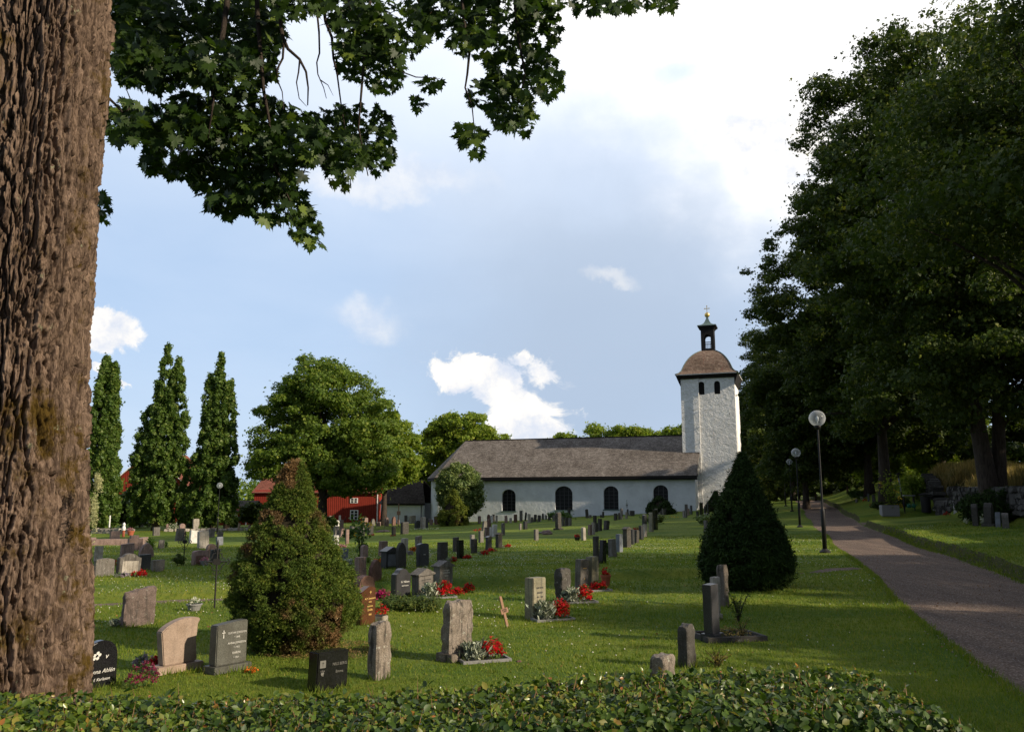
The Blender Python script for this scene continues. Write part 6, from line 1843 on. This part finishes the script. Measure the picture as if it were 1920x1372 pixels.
iron_cross(720, 1003, 967, 'thin black iron cross between the barn and the vestry', .12)
iron_cross(647, 990, 968, 'short dark iron post cross in front of the red barn', .12)
iron_cross(291, 992, 966, 'dark red iron cross by the field wall', .3)
iron_cross(1176, 972, 938, 'hair thin iron cross before the nave wall between two windows', .06)
iron_cross(912, 966, 941, 'slim iron spire cross before the nave beside the round pale tree', .06)
q = PT(747, 981, 98)
wc2 = empty('wooden_cross', (q.x, 98, G(q.x, 98)), R(20), 'tall brown wooden cross standing against the white vestry wall', 'cross')
mb = MB(); mb.box(-.05, .05, -.04, .04, -.1, PT(747, 944, 98).z - G(q.x, 98)); mb.box(-.22, .22, -.045, -.041, 1.35, 1.8); mb.build('post', M['wood'], wc2)

# ---------------------------------------------------------------- flower beds, pots, plants
def petals(n, cx, cy, rx, ry, z0, z1, size, mat, root, r, name='blossom', tuft=1):
    P = []
    for i in range(n):
        a = r.uniform(0, 2 * PI); q_ = math.sqrt(r.random())
        c = np.array([cx + rx * q_ * math.cos(a), cy + ry * q_ * math.sin(a), r.uniform(z0, z1) * (1 - .35 * q_ ** 2)])
        for j in range(12): P.append(c + r.normal(size=3) * size * .5)
    P = np.array(P); N = r.normal(size=P.shape) + np.array([0, -.3, 1.0])
    link(name, scatter(name, P, rand_rot(N, r), size * .85 * r.uniform(.6, 1.2, len(P)), *SPRAY), M[mat], root)

def greens(n, cx, cy, rx, ry, z1, size, mat, root, r, name='foliage'):
    P = []
    for i in range(n):
        a = r.uniform(0, 2 * PI); q_ = math.sqrt(r.random())
        P.append((cx + rx * q_ * math.cos(a), cy + ry * q_ * math.sin(a), z1 * r.random() * (1 - .4 * q_ ** 2)))
    P = np.array(P); N = r.normal(size=P.shape) * .7 + np.array([0, 0, 1.0])
    link(name, scatter(name, P, rand_rot(N, r), size * r.uniform(.6, 1.3, n), *OVAL), M[mat], root)

def silver(n, cx, cy, rx, h, root, r):
    """feathery silver leaves"""
    P = []; D = []
    for i in range(n):
        a = r.uniform(0, 2 * PI)
        P.append((cx + r.normal() * rx * .35, cy + r.normal() * rx * .35, r.uniform(0, h * .55)))
        D.append((math.cos(a) * .8, math.sin(a) * .8, r.uniform(.3, 1.3)))
    P = np.array(P); D = np.array(D); D /= np.linalg.norm(D, axis=1, keepdims=True)
    a = np.cross(D, r.normal(size=D.shape)); a /= np.linalg.norm(a, axis=1, keepdims=True)
    tv = [(-.025, 0, 0), (.025, 0, 0), (.02, 0, 1), (-.02, 0, 1), (-.20, .02, .45), (-.17, .02, .52), (.20, -.02, .6), (.17, -.02, .67), (-.15, 0, .8), (-.12, 0, .86), (.18, 0, .3), (.16, 0, .36)]
    tf = [(0, 1, 2, 3), (0, 4, 5, 3), (1, 6, 7, 2), (3, 8, 9, 2), (1, 10, 11, 2)]
    link('silver_foliage', scatter('silver', P, np.stack([a, np.cross(D, a), D], -1), h * r.uniform(.14, .34, n), tv, tf), M['silver'], root)

BN = [0]
def bed(x0, x1, yb, hpx, col, label, silver_side=None, frame=False, frac=.6, name='flower_bed', n=None, pot=None, green=True, gmat='green_plant', yt=None, group='planted grave flowers', red2=None):
    BN[0] += 1
    r = np.random.default_rng(900 + BN[0])
    b = at((x0 + x1) / 2, yb)
    k = depth(b) / FPX
    W = (x1 - x0) * k; H = hpx * k
    root = empty(name, (b.x, b.y + W * .18, G(b.x, b.y + W * .18)), R(20), label, 'flowers', group)
    far = depth(b) > 22
    size = max(.016, min(.05, .0021 * depth(b) + .004))
    z0 = 0.0
    if pot:
        ph = H * .5; pr = W * .42
        mb = MB(); mb.lathe([(pr * .68, 0), (pr * .95, ph * .8), (pr * 1.05, ph * .8), (pr * 1.05, ph), (pr * .9, ph), (pr * .88, ph * .86), (.01, ph * .86)], 18)
        mb.build('pot', M[pot], root); z0 = ph * .86
    holder = empty('planting', (0, 0, z0)) if z0 else None
    tgt = root
    if frame:
        mb = MB(); fw = W * .60
        mb.box(-fw, fw, -W * .36, -W * .36 + .025, -.03, .035); mb.box(-fw, fw, W * .36, W * .36 + .025, -.03, .035)
        mb.box(-fw, -fw + .025, -W * .36 + .026, W * .36 - .001, -.03, .035); mb.box(fw - .025, fw, -W * .36 + .026, W * .36 - .001, -.03, .035)
        mb.build('edging', M['concrete'], root)
        mb = MB(); mb.box(-fw + .03, fw - .03, -W * .36 + .03, W * .36 - .005, -.04, .012); mb.build('soil', M['soil'], root)
    if holder: bpy.data.objects.remove(holder)
    n = n or (int(34) if not far else 14)
    hh = H - z0
    def lift(o_): 
        if z0: o_.location.z = z0
    before = set(root.children)
    if green: greens(int(n * 6), 0 if silver_side is None else W * .2, 0, W * .34, W * .28, hh * .75, size * 1.5, gmat, root, r)
    cx = 0
    if silver_side is not None: cx = W * .22; silver(420 if not far else 110, -W * .22, 0, W * .34, H * .85, root, r)
    petals(int(n * 2.0), cx, -W * .03, W * (.28 if silver_side is not None else .42), W * .26, hh * .22, hh * .70, size, 'f_' + col, root, r)
    for c_ in root.children:
        if c_ not in before: lift(c_)
    return root
bed(866, 945, 1240, 62, 'red', 'bed of silver leaves and red begonias with a thin kerb beside the broad streaked headstone', True, True, n=46)
bed(1003, 1068, 1163, 58, 'red', 'bed of silver leaves with deep red begonias beside the olive headstone', True, True, n=44)
bed(1054, 1112, 1130, 46, 'red', 'framed bed of silver leaves and red begonias by the dark streaked headstone', True, True, n=36)
bed(1104, 1142, 1108, 28, 'red', 'small framed red begonia bed below the terracotta pot', None, True, n=22)
bed(1125, 1148, 1098, 40, 'red', 'red geranium in a terracotta pot on the lawn', None, name='potted_geranium', pot='terracotta', n=7, group=None)
bed(790, 847, 1121, 44, 'red', 'bright red begonias with silver leaves in front of the gabled headstones', True, True, n=44)
bed(845, 868, 1115, 20, 'red', 'low red begonias beside the silver leaves', None, n=16)
bed(866, 890, 1111, 24, 'red', 'dark red begonias at the right end of the gabled pair', None, n=18)
bed(700, 735, 1126, 30, 'magenta', 'magenta flowers between the brown gilt stone and the juniper', None, n=20)
bed(694, 728, 1158, 34, 'red', 'sparse red flowers in a stone trough behind the narrow post', None, n=9, pot=None)
bed(836, 855, 1054, 14, 'red', 'red geranium clump in front of the weathered dark headstone', True, n=10)
bed(868, 884, 1047, 7, 'red', 'flat patch of red flowers beside the black squared stone', None, n=12)
bed(766, 780, 1034, 13, 'orange', 'orange flowers behind the wreathed headstone', None, n=12)
bed(702, 716, 1056, 12, 'orange', 'orange marigolds tucked against the monument with the pale panel', None, n=10)
bed(793, 808, 1050, 24, 'whitef', 'green wreath with white flowers leaning on the dark headstone', None, name='wreath', n=5, group=None)
bed(893, 915, 1040, 10, 'red', 'red flowers with silver leaves at the short row', True, n=10)
bed(912, 934, 1034, 7, 'red', 'pinkish red flowers by the small capped headstone', None, n=10)
bed(936, 958, 1026, 8, 'red', 'red flowers with silver leaves beside the second capped headstone', True, n=10)
bed(1076, 1089, 1013, 13, 'red', 'round pot of red flowers on the sunny strip', None, name='flower_pot', pot='iron', n=9, group=None)
bed(1187, 1202, 996, 12, 'red', 'red and white flowers between the slabs of the diagonal row', None, n=9)
bed(885, 905, 997, 10, 'red', 'dark red flowers behind the middle row', None, n=10)
bed(212, 236, 1082, 11, 'lilac', 'pale silver bedding at the foot of the shouldered grey headstone', True, n=7)
bed(240, 275, 1081, 14, 'red', 'red flowers before the shouldered grey headstone', None, n=14)
bed(222, 298, 1292, 66, 'purple', 'purple and white petunias rising behind the hedge near the trunk', None, n=26, gmat='green_plant')
bed(244, 284, 1250, 30, 'lilac', 'lilac flowers left of the wave topped sand coloured headstone', None, n=18)
bed(278, 298, 1252, 30, 'red', 'dark red flowers touching the wave topped headstone', None, n=14)
bed(205, 232, 1174, 22, 'lilac', 'small plant with silver leaves beside the rough reddish slab', True, n=4)
bed(345, 378, 1145, 26, 'whitef', 'grey stone bowl with green plants beside the tall iron cross', None, name='plant_bowl', pot='concrete', n=4, group=None)
bed(372, 392, 1060, 18, 'pinkf', 'pot with a single pink flower beside the low arched headstone', None, name='flower_pot', pot='concrete', n=4, group=None)
bed(208, 218, 1060, 12, 'red', 'small red flower by the grey arched stone near the trunk', None, n=5)
bed(310, 336, 996, 24, 'whitef', 'bush of white flowers above the low field wall', None, n=26)
bed(236, 251, 1004, 18, 'pinkf', 'pale pink flower mound in a tub by the field wall', None, n=22, pot='terracotta')
bed(622, 650, 1026, 7, 'pinkf', 'low pink bedding at the foot of the white marble stone', None, n=12)
bed(652, 690, 998, 12, 'pinkf', 'mixed pink bedding in front of the red barn', None, n=18)
bed(760, 830, 993, 5, 'whitef', 'strip of small white flowers before the paired pale stones', None, n=20)
bed(636, 652, 1004, 6, 'red', 'tiny red patch among the stones right of the spruce', None, n=8)
bed(690, 703, 1004, 4, 'red', 'thin red patch under the sloping dark stone', None, n=6)
bed(730, 742, 1005, 4, 'red', 'thin red patch by the lone narrow dark stone', None, n=6)
bed(840, 856, 1141, 6, 'yellow', 'few yellow crocus like flowers at the juniper end', None, n=3)
bed(1325, 1346, 990, 16, 'yellow', 'yellow green foliage in a tall dark planter by the cone yew', None, name='planter', n=12, gmat='hosta', pot='iron', group=None)
bed(1230, 1280, 972, 7, 'yellow', 'yellow green leafy patch below the nave corner', None, n=10, gmat='hosta')
bed(455, 482, 1262, 14, 'orange', 'orange pumpkin coloured blooms on the kerb of the framed plate headstone', None, n=6)
for (x0, x1, yb, hp, col, lab) in [(1607, 1616, 931, 8, 'red', 'red flowers first on the far mound'), (1613, 1622, 937, 10, 'whitef', 'white flowers on the mound'), (1617, 1628, 940, 8, 'red', 'rust red flowers by the dark mound stone'), (1629, 1640, 950, 9, 'orange', 'orange flowers lower on the mound'),
                                 (1748, 1766, 963, 22, 'whitef', 'white lilies in front of the boulder stone'), (1768, 1784, 967, 12, 'red', 'bright red flowers at the boulder stone'), (1808, 1822, 984, 22, 'whitef', 'dark pot with a white bloom on the bank'), (1838, 1850, 986, 34, 'whitef', 'tall vase of pale flowers beside the bust shaped memorial'), (1680, 1696, 953, 14, 'yellow', 'red and yellow blooms at the planter corner')]:
    bed(x0, x1, yb, hp, col, lab, None, n=8)

# petunias with white rims: a second colour on the same clump is a bed of its own beside it
# kerbed grave on the right with withered planting
q = at(1385, 1205); k = depth(q) / FPX
kg = empty('grave_kerb', (q.x - .05, q.y + .35, G(q.x, q.y + .35)), THETA - R(40), 'dark stone kerb filled with withered plants before the black sided headstone', 'grave kerb')
mb = MB(); a_ = .42
for (x0, x1, y0, y1) in ((-a_, a_, -.3, -.25), (-a_, a_, .25, .3), (-a_, -a_ + .05, -.249, .249), (a_ - .05, a_, -.249, .249)): mb.box(x0, x1, y0, y1, -.05, .07)
mb.build('kerb', M['s_slate'], kg, bevel=.005)
mb = MB(); mb.box(-a_ + .05, a_ - .05, -.248, .248, -.05, .03); mb.build('soil', M['soil'], kg)
r = np.random.default_rng(2)
greens(260, .05, 0, .3, .18, .16, .035, 'dry_grass', kg, r, 'withered_plant'); greens(90, .0, 0, .34, .2, .10, .03, 'green_plant', kg, r)

def stalky(px, yb, wpx, hpx, label, mats, n, name='garden_plant', seed=1, leaf=.05, flower=None, group=None):
    r = np.random.default_rng(seed)
    b = at(px, yb); k = depth(b) / FPX; W, H = wpx * k / 2, hpx * k
    root = empty(name, (b.x, b.y, b.z), 0, label, 'plant', group)
    mb = MB(); P = []; N = []
    for i in range(n):
        a = r.uniform(0, 2 * PI); q_ = math.sqrt(r.random()) * W; hh_ = H * r.uniform(.55, 1.0)
        p1 = Vector((q_ * math.cos(a), q_ * math.sin(a), hh_)); mid = Vector((p1.x * .35, p1.y * .35, hh_ * .55))
        mb.tube([(0, 0, -.02), mid, p1], [.004 + H * .004, .003 + H * .002, .0015], 4, cap=False)
        for j in range(16):
            f = r.uniform(.15, 1.0); c = mid.lerp(p1, (f - .5) * 2) if f > .5 else Vector((0, 0, 0)).lerp(mid, f * 2)
            P.append(tuple(c + Vector(r.normal(size=3) * leaf * .3))); N.append(r.normal(size=3) * .8 + [0, 0, .8])
    mb.build('stem', M['bark'], root)
    P = np.array(P); N = np.array(N)
    link('foliage', scatter('foliage', P, rand_rot(N, r), leaf * r.uniform(.6, 1.3, len(P)), *OVAL), M[mats], root)
    if flower:
        petals(flower[1], 0, 0, W * .8, W * .8, H * .55, H * 1.0, leaf * .8, 'f_' + flower[0], root, r)
    return root
stalky(1385, 1165, 56, 62, 'straggly olive bush beside the tall pale topped post', 'juniper', 16, seed=3, leaf=.035)
stalky(1392, 1198, 40, 40, 'thin bare stemmed plant inside the kerbed grave', 'dry_grass', 8, seed=4, leaf=.025)
stalky(1345, 1250, 60, 34, 'brownish low plants behind the hedge near the capped dark post', 'dry_grass', 16, seed=5, leaf=.025)
stalky(676, 1050, 46, 92, 'tall sunflower like plant with yellow blooms', 'green_plant', 12, seed=6, leaf=.13, flower=('yellow', 3))
bush(335, 1060, 26, 24, 'small round juniper bush at the foot of the ornate iron cross', 'juniper', name='juniper_bush', seed=90, n=1500, leaf=.045)
def hosta(px, yb, wpx, hpx, label, seed):
    r = np.random.default_rng(seed)
    b = at(px, yb); k = depth(b) / FPX; W, H = wpx * k / 2, hpx * k
    root = empty('hosta_clump', tuple(b), 0, label, 'plant')
    n = 170; a = r.uniform(0, 2 * PI, n); el = r.uniform(.2, 1.35, n)
    D = np.stack([np.cos(a) * np.cos(el), np.sin(a) * np.cos(el), np.sin(el)], -1)
    P = D * np.array([W, W * .8, H]) * r.uniform(.1, .7, n)[:, None]
    N = np.stack([-np.cos(a) * np.sin(el), -np.sin(a) * np.sin(el), np.cos(el)], -1)
    y = D; x = np.cross(y, N)
    link('foliage', scatter('hosta', P, np.stack([x, y, N], -1), r.uniform(.5, .8, n) * W * .55, *OVAL), M['hosta'], root)
hosta(282, 1028, 32, 26, 'broad leaved hosta clump beside the small tapering grave marker', 5)
hosta(311, 1027, 14, 18, 'smaller hosta clump right of the tapering grave marker', 6)
hosta(690, 1056, 18, 16, 'leafy yellow tinged plant beside the sunflower', 7)
# low spreading juniper
q = at(770, 1145); k = depth(q) / FPX
r = np.random.default_rng(6)
jn = empty('creeping_juniper', tuple(q), 0, 'low spreading juniper in front of the dark shouldered headstone', 'shrub')
cl = [(r.uniform(-48, 48) * k, r.uniform(-.12, .28), r.uniform(.04, .16), .10, .10, .09) for i in range(60)]
P, N = crown_pts(cl, 12000, r, .8, .4)
D = N / np.linalg.norm(N, axis=1, keepdims=True); a = np.cross(D, r.normal(size=D.shape)); a /= np.linalg.norm(a, axis=1, keepdims=True)
ok = P[:, 2] > 0
link('foliage', scatter('jun', P[ok], np.stack([a, np.cross(D, a), D], -1)[ok], r.uniform(.03, .06, ok.sum()), *NEEDLE), M['juniper'], jn)
for (px, yb, w_, h_, lab, sd) in [(651, 1060, 22, 14, 'silvery low shrub right of the blue grey stone', 11), (628, 1062, 26, 14, 'silvery low shrub touching the dwarf spruce', 12)]:
    bush(px, yb, w_, h_, lab, 'silver', name='silvery_bush', seed=sd, n=600, leaf=.05)
for (px, yb, w_, h_, lab, sd, mt) in [(1222, 982, 50, 22, 'grey green grasses round the mottled obelisk', 13, 'shrub'), (1325, 985, 60, 24, 'grey lavender like tuft beside the dark planter', 14, 'shrub'), (1050, 975, 50, 18, 'round bush behind the rugged memorial', 15, 'green_plant'), (1077, 968, 14, 20, 'pale flowering bush against the nave wall', 16, 'silver'),
                                      (655, 1010, 30, 22, 'green shrub among the stones below the barn', 17, 'green_plant'), (618, 990, 30, 30, 'yellow green shrub at the spruce edge', 18, 'hosta'), (1140, 1040, 12, 24, 'climbing green plant between the black and grey pillars', 19, 'green_plant'),
                                      (1610, 935, 42, 18, 'round dark rhododendron on top of the mound', 20, 'green_plant')]:
    bush(px, yb, w_, h_, lab, mt, name='garden_bush', seed=sd, n=1400)

# ---------------------------------------------------------------- small yard things
def boulder(name, loc, s, seed, mat, label, rz=0, cat='stone', group=None):
    r = np.random.default_rng(seed)
    bm = bmesh.new(); bmesh.ops.create_icosphere(bm, subdivisions=3, radius=1)
    for v in bm.verts:
        n = mnoise.fractal(v.co * 1.3 + Vector((seed * 3.1, 0, 0)), 1.0, 2.0, 3)
        v.co = v.co * (1 + .28 * n)
        v.co = Vector((v.co.x * s[0], v.co.y * s[1], v.co.z * s[2]))
    me = bpy.data.meshes.new(name); bm.to_mesh(me); bm.free()
    o = link(name, me, M[mat], None, loc, rz)
    tag(o, label, cat, group)
    return o
p = at(1026, 1002); boulder('rock', (p.x, p.y, p.z + .1), (.35, .22, .2), 4, 's_pink', 'small rock lying beside a flat stone on the sunny strip')
p = at(1016, 1000); boulder('rock', (p.x, p.y, p.z + .03), (.45, .2, .08), 5, 's_grey', 'flat grey rock lying on the sunny strip')
p = at(718, 997); boulder('rock', (p.x, p.y, p.z + .05), (.7, .25, .12), 6, 's_pink', 'flat pinkish slab lying before the barn')
p = at(973, 1240); boulder('rock', (p.x, p.y, p.z + .0), (.03, .03, .02), 7, 's_red', 'tiny reddish stone in the grass by the begonia bed')

# low field wall at far left, of stacked stones
def field_wall(pts, h, wd, label, seed, name='stone_wall', mat='s_pale'):
    r = np.random.default_rng(seed)
    mb = MB()
    root = None
    a0 = pts[0]
    for a, b in zip(pts, pts[1:]):
        L = math.hypot(b[0] - a[0], b[1] - a[1]); n = int(L / .55) + 1
        for lay in range(max(1, int(h / .28))):
            for i in range(n):
                f = (i + .5 * (lay % 2) + r.uniform(-.1, .1)) / n
                if f > 1: continue
                x, y = a[0] + (b[0] - a[0]) * f, a[1] + (b[1] - a[1]) * f
                z = G(x, y) + .12 + lay * .26
                M4 = Matrix.Translation((x, y, z)) @ Matrix.Rotation(math.atan2(b[1] - a[1], b[0] - a[0]) + r.uniform(-.25, .25), 4, 'Z') @ Matrix.Rotation(r.uniform(-.15, .15), 4, 'Y')
                sx, sy, sz = r.uniform(.2, .36), wd * r.uniform(.75, 1.1), r.uniform(.12, .18)
                vs = []
                k0 = len(mb.v)
                mb.box(-sx, sx, -sy, sy, -sz, sz)
                for j in range(k0, len(mb.v)):
                    v = Vector(mb.v[j]); v = Vector((v.x * r.uniform(.75, 1.05), v.y * r.uniform(.8, 1.05), v.z * r.uniform(.75, 1.1)))
                    mb.v[j] = tuple(M4 @ v)
    o = mb.build(name, M[mat], None, bevel=.04)
    tag(o, label, 'wall')
    return o
a, b, c_ = at(176, 1000), at(250, 1001), at(280, 998)
field_wall([(a.x, a.y), (b.x, b.y)], .8, .25, 'grey dry stone wall stretch beside the mossy trunk edge', 3)
a, b = at(310, 996), at(470, 994)
field_wall([(a.x, a.y), (b.x, b.y)], .55, .25, 'low dry stone wall running under the columnar trees', 4)
# kerbed grave plot at left
q = at(200, 1022)
kp = empty('grave_plot', tuple(q), R(10), 'wide stone kerbed grave plot beside the dry stone wall', 'grave kerb')
mb = MB(); mb.box(-1.5, 1.6, -.15, .15, -.1, .34); mb.box(-1.5, -1.2, .151, 2.2, -.1, .34); mb.box(1.3, 1.6, .151, 2.2, -.1, .34); mb.build('kerb', M['s_pink'], kp, bevel=.01)
mb = MB(); mb.box(-1.18, 1.28, .152, 2.2, -.1, .05); mb.build('soil', M['soil'], kp)
# marker pole, post lantern
q = at(204, 1000)
mp = empty('marker_pole', tuple(q), 0, 'thin white marker pole with a red edge standing by the dark bush', 'pole')
H_ = PT(204, 966, q.y).z - q.z
mb = MB(); mb.tube([(0, 0, -.1), (0, 0, H_ * .35)], .03, 6); mb.build('post', M['iron'], mp)
mb = MB(); mb.tube([(0, 0, H_ * .35), (0, 0, H_)], .07, 8); mb.build('sleeve', M['white'], mp)
q = at(231, 1006)
ps = empty('grave_lantern', tuple(q), 0, 'small white figure topped lantern on a brown post by the field wall', 'lantern')
H_ = PT(231, 979, q.y).z - q.z
mb = MB(); mb.tube([(0, 0, -.1), (0, 0, H_ * .45)], .12, 8); mb.build('post', M['terracotta'], ps)
mb = MB(); mb.lathe([(.14, H_ * .45), (.16, H_ * .6), (.10, H_ * .75), (.13, H_ * .88), (.02, H_)], 12); mb.build('lantern', M['white'], ps)
# stone trough behind the narrow post
q = at(706, 1164); k = depth(q) / FPX
tr = empty('stone_trough', (q.x, q.y, q.z), R(-20), 'low scalloped stone trough holding red flowers beside the brown gilt headstone', 'planter')
mb = MB(); mb.box(-17 * k, 17 * k, -.06, .12, -.03, .085); mb.build('trough', M['s_pale'], tr, bevel=.012)
mb = MB(); mb.box(-16 * k, 16 * k, -.05, .11, .086, .09); mb.build('soil', M['soil'], tr)

# right bank: concrete planter, tap stand, bin, watering cans
q = at(1672, 968); k = depth(q) / FPX
pb = empty('concrete_planter', (q.x, q.y + .3, G(q.x, q.y + .3)), R(-8), 'square grey concrete planter on the raised lawn', 'planter')
W_, H_ = 15.5 * k, 18 * k
mb = MB(); mb.box(-W_, W_, -W_ * .6, W_ * .6, -.1, H_); mb.build('box', M['concrete'], pb, bevel=.015)
mb = MB(); mb.box(-W_ + .08, W_ - .08, -W_ * .6 + .08, W_ * .6 - .08, H_ + .001, H_ + .02); mb.build('soil', M['soil'], pb)
stalky(1672, 966, 60, 85, 'sunlit flowering shrub rising behind the concrete planter', 'tree2', 34, name='flowering_shrub', seed=22, leaf=.16, flower=('yellow', 6))
bush(1712, 940, 70, 72, 'large sunlit leafy bush beside the straight avenue trunk', 'tree2', name='leafy_bush', seed=23, n=3000, leaf=.13)
q = at(1697, 962)
tp = empty('tool_post', tuple(q), R(8), 'slim leaning dark post with a pale sleeve beside the planter', 'post')
tp.rotation_euler[1] = R(-7)
H_ = PT(1690, 888, q.y).z - q.z
mb = MB(); mb.tube([(0, 0, -.1), (0, 0, H_)], .035, 6); mb.box(-.14, .14, -.03, .03, H_, H_ + .08); mb.build('post', M['iron'], tp)
mb = MB(); mb.tube([(0, 0, H_ * .55), (0, 0, H_ * .9)], .045, 8); mb.build('sleeve', M['zinc'], tp)
q = at(1706, 957); k = depth(q) / FPX
rk = empty('can_rack', (q.x, q.y, q.z), R(-5), 'rack with a zinc shelf and green watering cans hanging beneath', 'rack')
mb = MB(); mb.box(-10 * k, 10 * k, -.2, .2, 27 * k, 29 * k); mb.build('shelf', M['zinc'], rk)
for sx in (-1, 1):
    mb = MB(); mb.box(sx * 9 * k - .03, sx * 9 * k + .03, -.03, .03, -.1, 27 * k - .002); mb.build('leg', M['iron'], rk)
for sx in (-1, 1):
    can = empty('watering_can', (q.x + sx * 4.5 * k, q.y - .28, q.z + 5 * k), R(sx * 20), 'green plastic watering can on the rack, ' + ('nearer the planter' if sx < 0 else 'nearer the bin'), 'watering can', 'green watering cans')
    mb = MB(); mb.lathe([(.11, 0), (.13, .02), (.12, .22), (.05, .30), (.045, .30)], 12); mb.build('body', M['green_plastic'], can, smooth=True)
    mb = MB(); mb.tube([(.11, 0, .05), (.24, 0, .18), (.33, 0, .32)], [.03, .022, .02], 8); mb.lathe([(.02, .30), (.05, .33)], 8, (.33, 0, 0)); mb.build('spout', M['green_plastic'], can)
    mb = MB(); mb.tube([(-.11, 0, .06), (-.2, 0, .16), (-.12, 0, .32), (0, 0, .34)], .014, 6); mb.build('handle', M['green_plastic'], can)
q = at(1737, 960); k = depth(q) / FPX
bn = empty('waste_bin', (q.x, q.y, q.z), R(10), 'dark round bin with a flat lid in front of the rocky bank', 'bin')
mb = MB(); mb.lathe([(8 * k, 0), (9 * k, 30 * k), (8 * k, 30 * k)], 16); mb.build('body', M['iron'], bn)
mb = MB(); mb.lathe([(11 * k, 31 * k), (11.5 * k, 33 * k), (4 * k, 36 * k), (.02, 36.5 * k)], 16); mb.build('lid', M['iron'], bn)

# rocky retaining bank, dry grass and dark shrub on the slope
pts = []
for y in np.arange(24, 66, 2.0): pts.append((float(path_l(y)) + PW + 5.9, y))
field_wall(pts, 1.5, .45, 'rough stone retaining wall along the foot of the wooded slope', 9, 'retaining_wall', 's_slate')
r = np.random.default_rng(33)
def tuft_field(label, n, px_fn, hmin, hmax, seed, name):
    pass
P = []; S = []
for i in range(52000):
    y = r.uniform(24, 66); t = r.uniform(PW + 6.3, PW + 12)
    x = float(path_l(y)) + t
    if vnoise(x * .5, y * .5, 8) < .42 and y < 60: continue
    P.append((x, y, G(x, y) - .02)); S.append(r.uniform(.35, 1.0) * (.6 + .8 * float(vnoise(x * .4, y * .4, 18))))
P = np.array(P); S = np.array(S); n = len(P)
ln = r.normal(size=(n, 2)) * .25 + np.array([.12, 0]); dv = np.stack([ln[:, 0], ln[:, 1], np.ones(n)], -1); dv /= np.linalg.norm(dv, axis=1, keepdims=True)
an = r.uniform(0, PI, n); a = np.stack([np.cos(an), np.sin(an), np.zeros(n)], -1); a -= dv * (a * dv).sum(1, keepdims=True); a /= np.linalg.norm(a, axis=1, keepdims=True)
me = scatter('tall_grass', P, np.stack([a, np.cross(dv, a), dv], -1), np.stack([np.full(n, .05), np.full(n, .05), S], -1), [(-.5, 0, 0), (.5, 0, 0), (.3, .15, .8), (0, .3, 1)], [(0, 1, 2), (0, 2, 3)])
tag(link('tall_grass', me, M['dry_grass']), 'tall dry seeding grass on the wooded slope', 'grass', kind='stuff')
qs_ = at(1855, 988); xs_ = PT(1885, 960, qs_.y + 3.2).x
tree('evergreen_shrub', (xs_, qs_.y + 3.2, G(xs_, qs_.y + 3.2)), 2.2, .06, [(0, 0, .8, 2.4, 1.2, 1.0), (-1.2, -.2, .5, 1.3, 1.0, .8), (1.3, .1, .9, 1.5, 1.1, 1.0), (0, -.2, .3, 2.3, 1.2, .5)], 160, 30000, .09, M['thuja'], M['bark'], 'wide dark evergreen shrub behind the bust shaped memorial', 'shrub', seed=24, rc=(.28, .5), ntips=10, trunk_h=1.2)
bush(1690, 950, 40, 22, 'low dark shrub behind the concrete planter', 'lime', name='garden_bush', seed=25, n=1500)
bush(1645, 955, 30, 16, 'little dark shrub on the mound near the planter', 'lime', name='garden_bush', seed=26, n=1200)

build_grass()
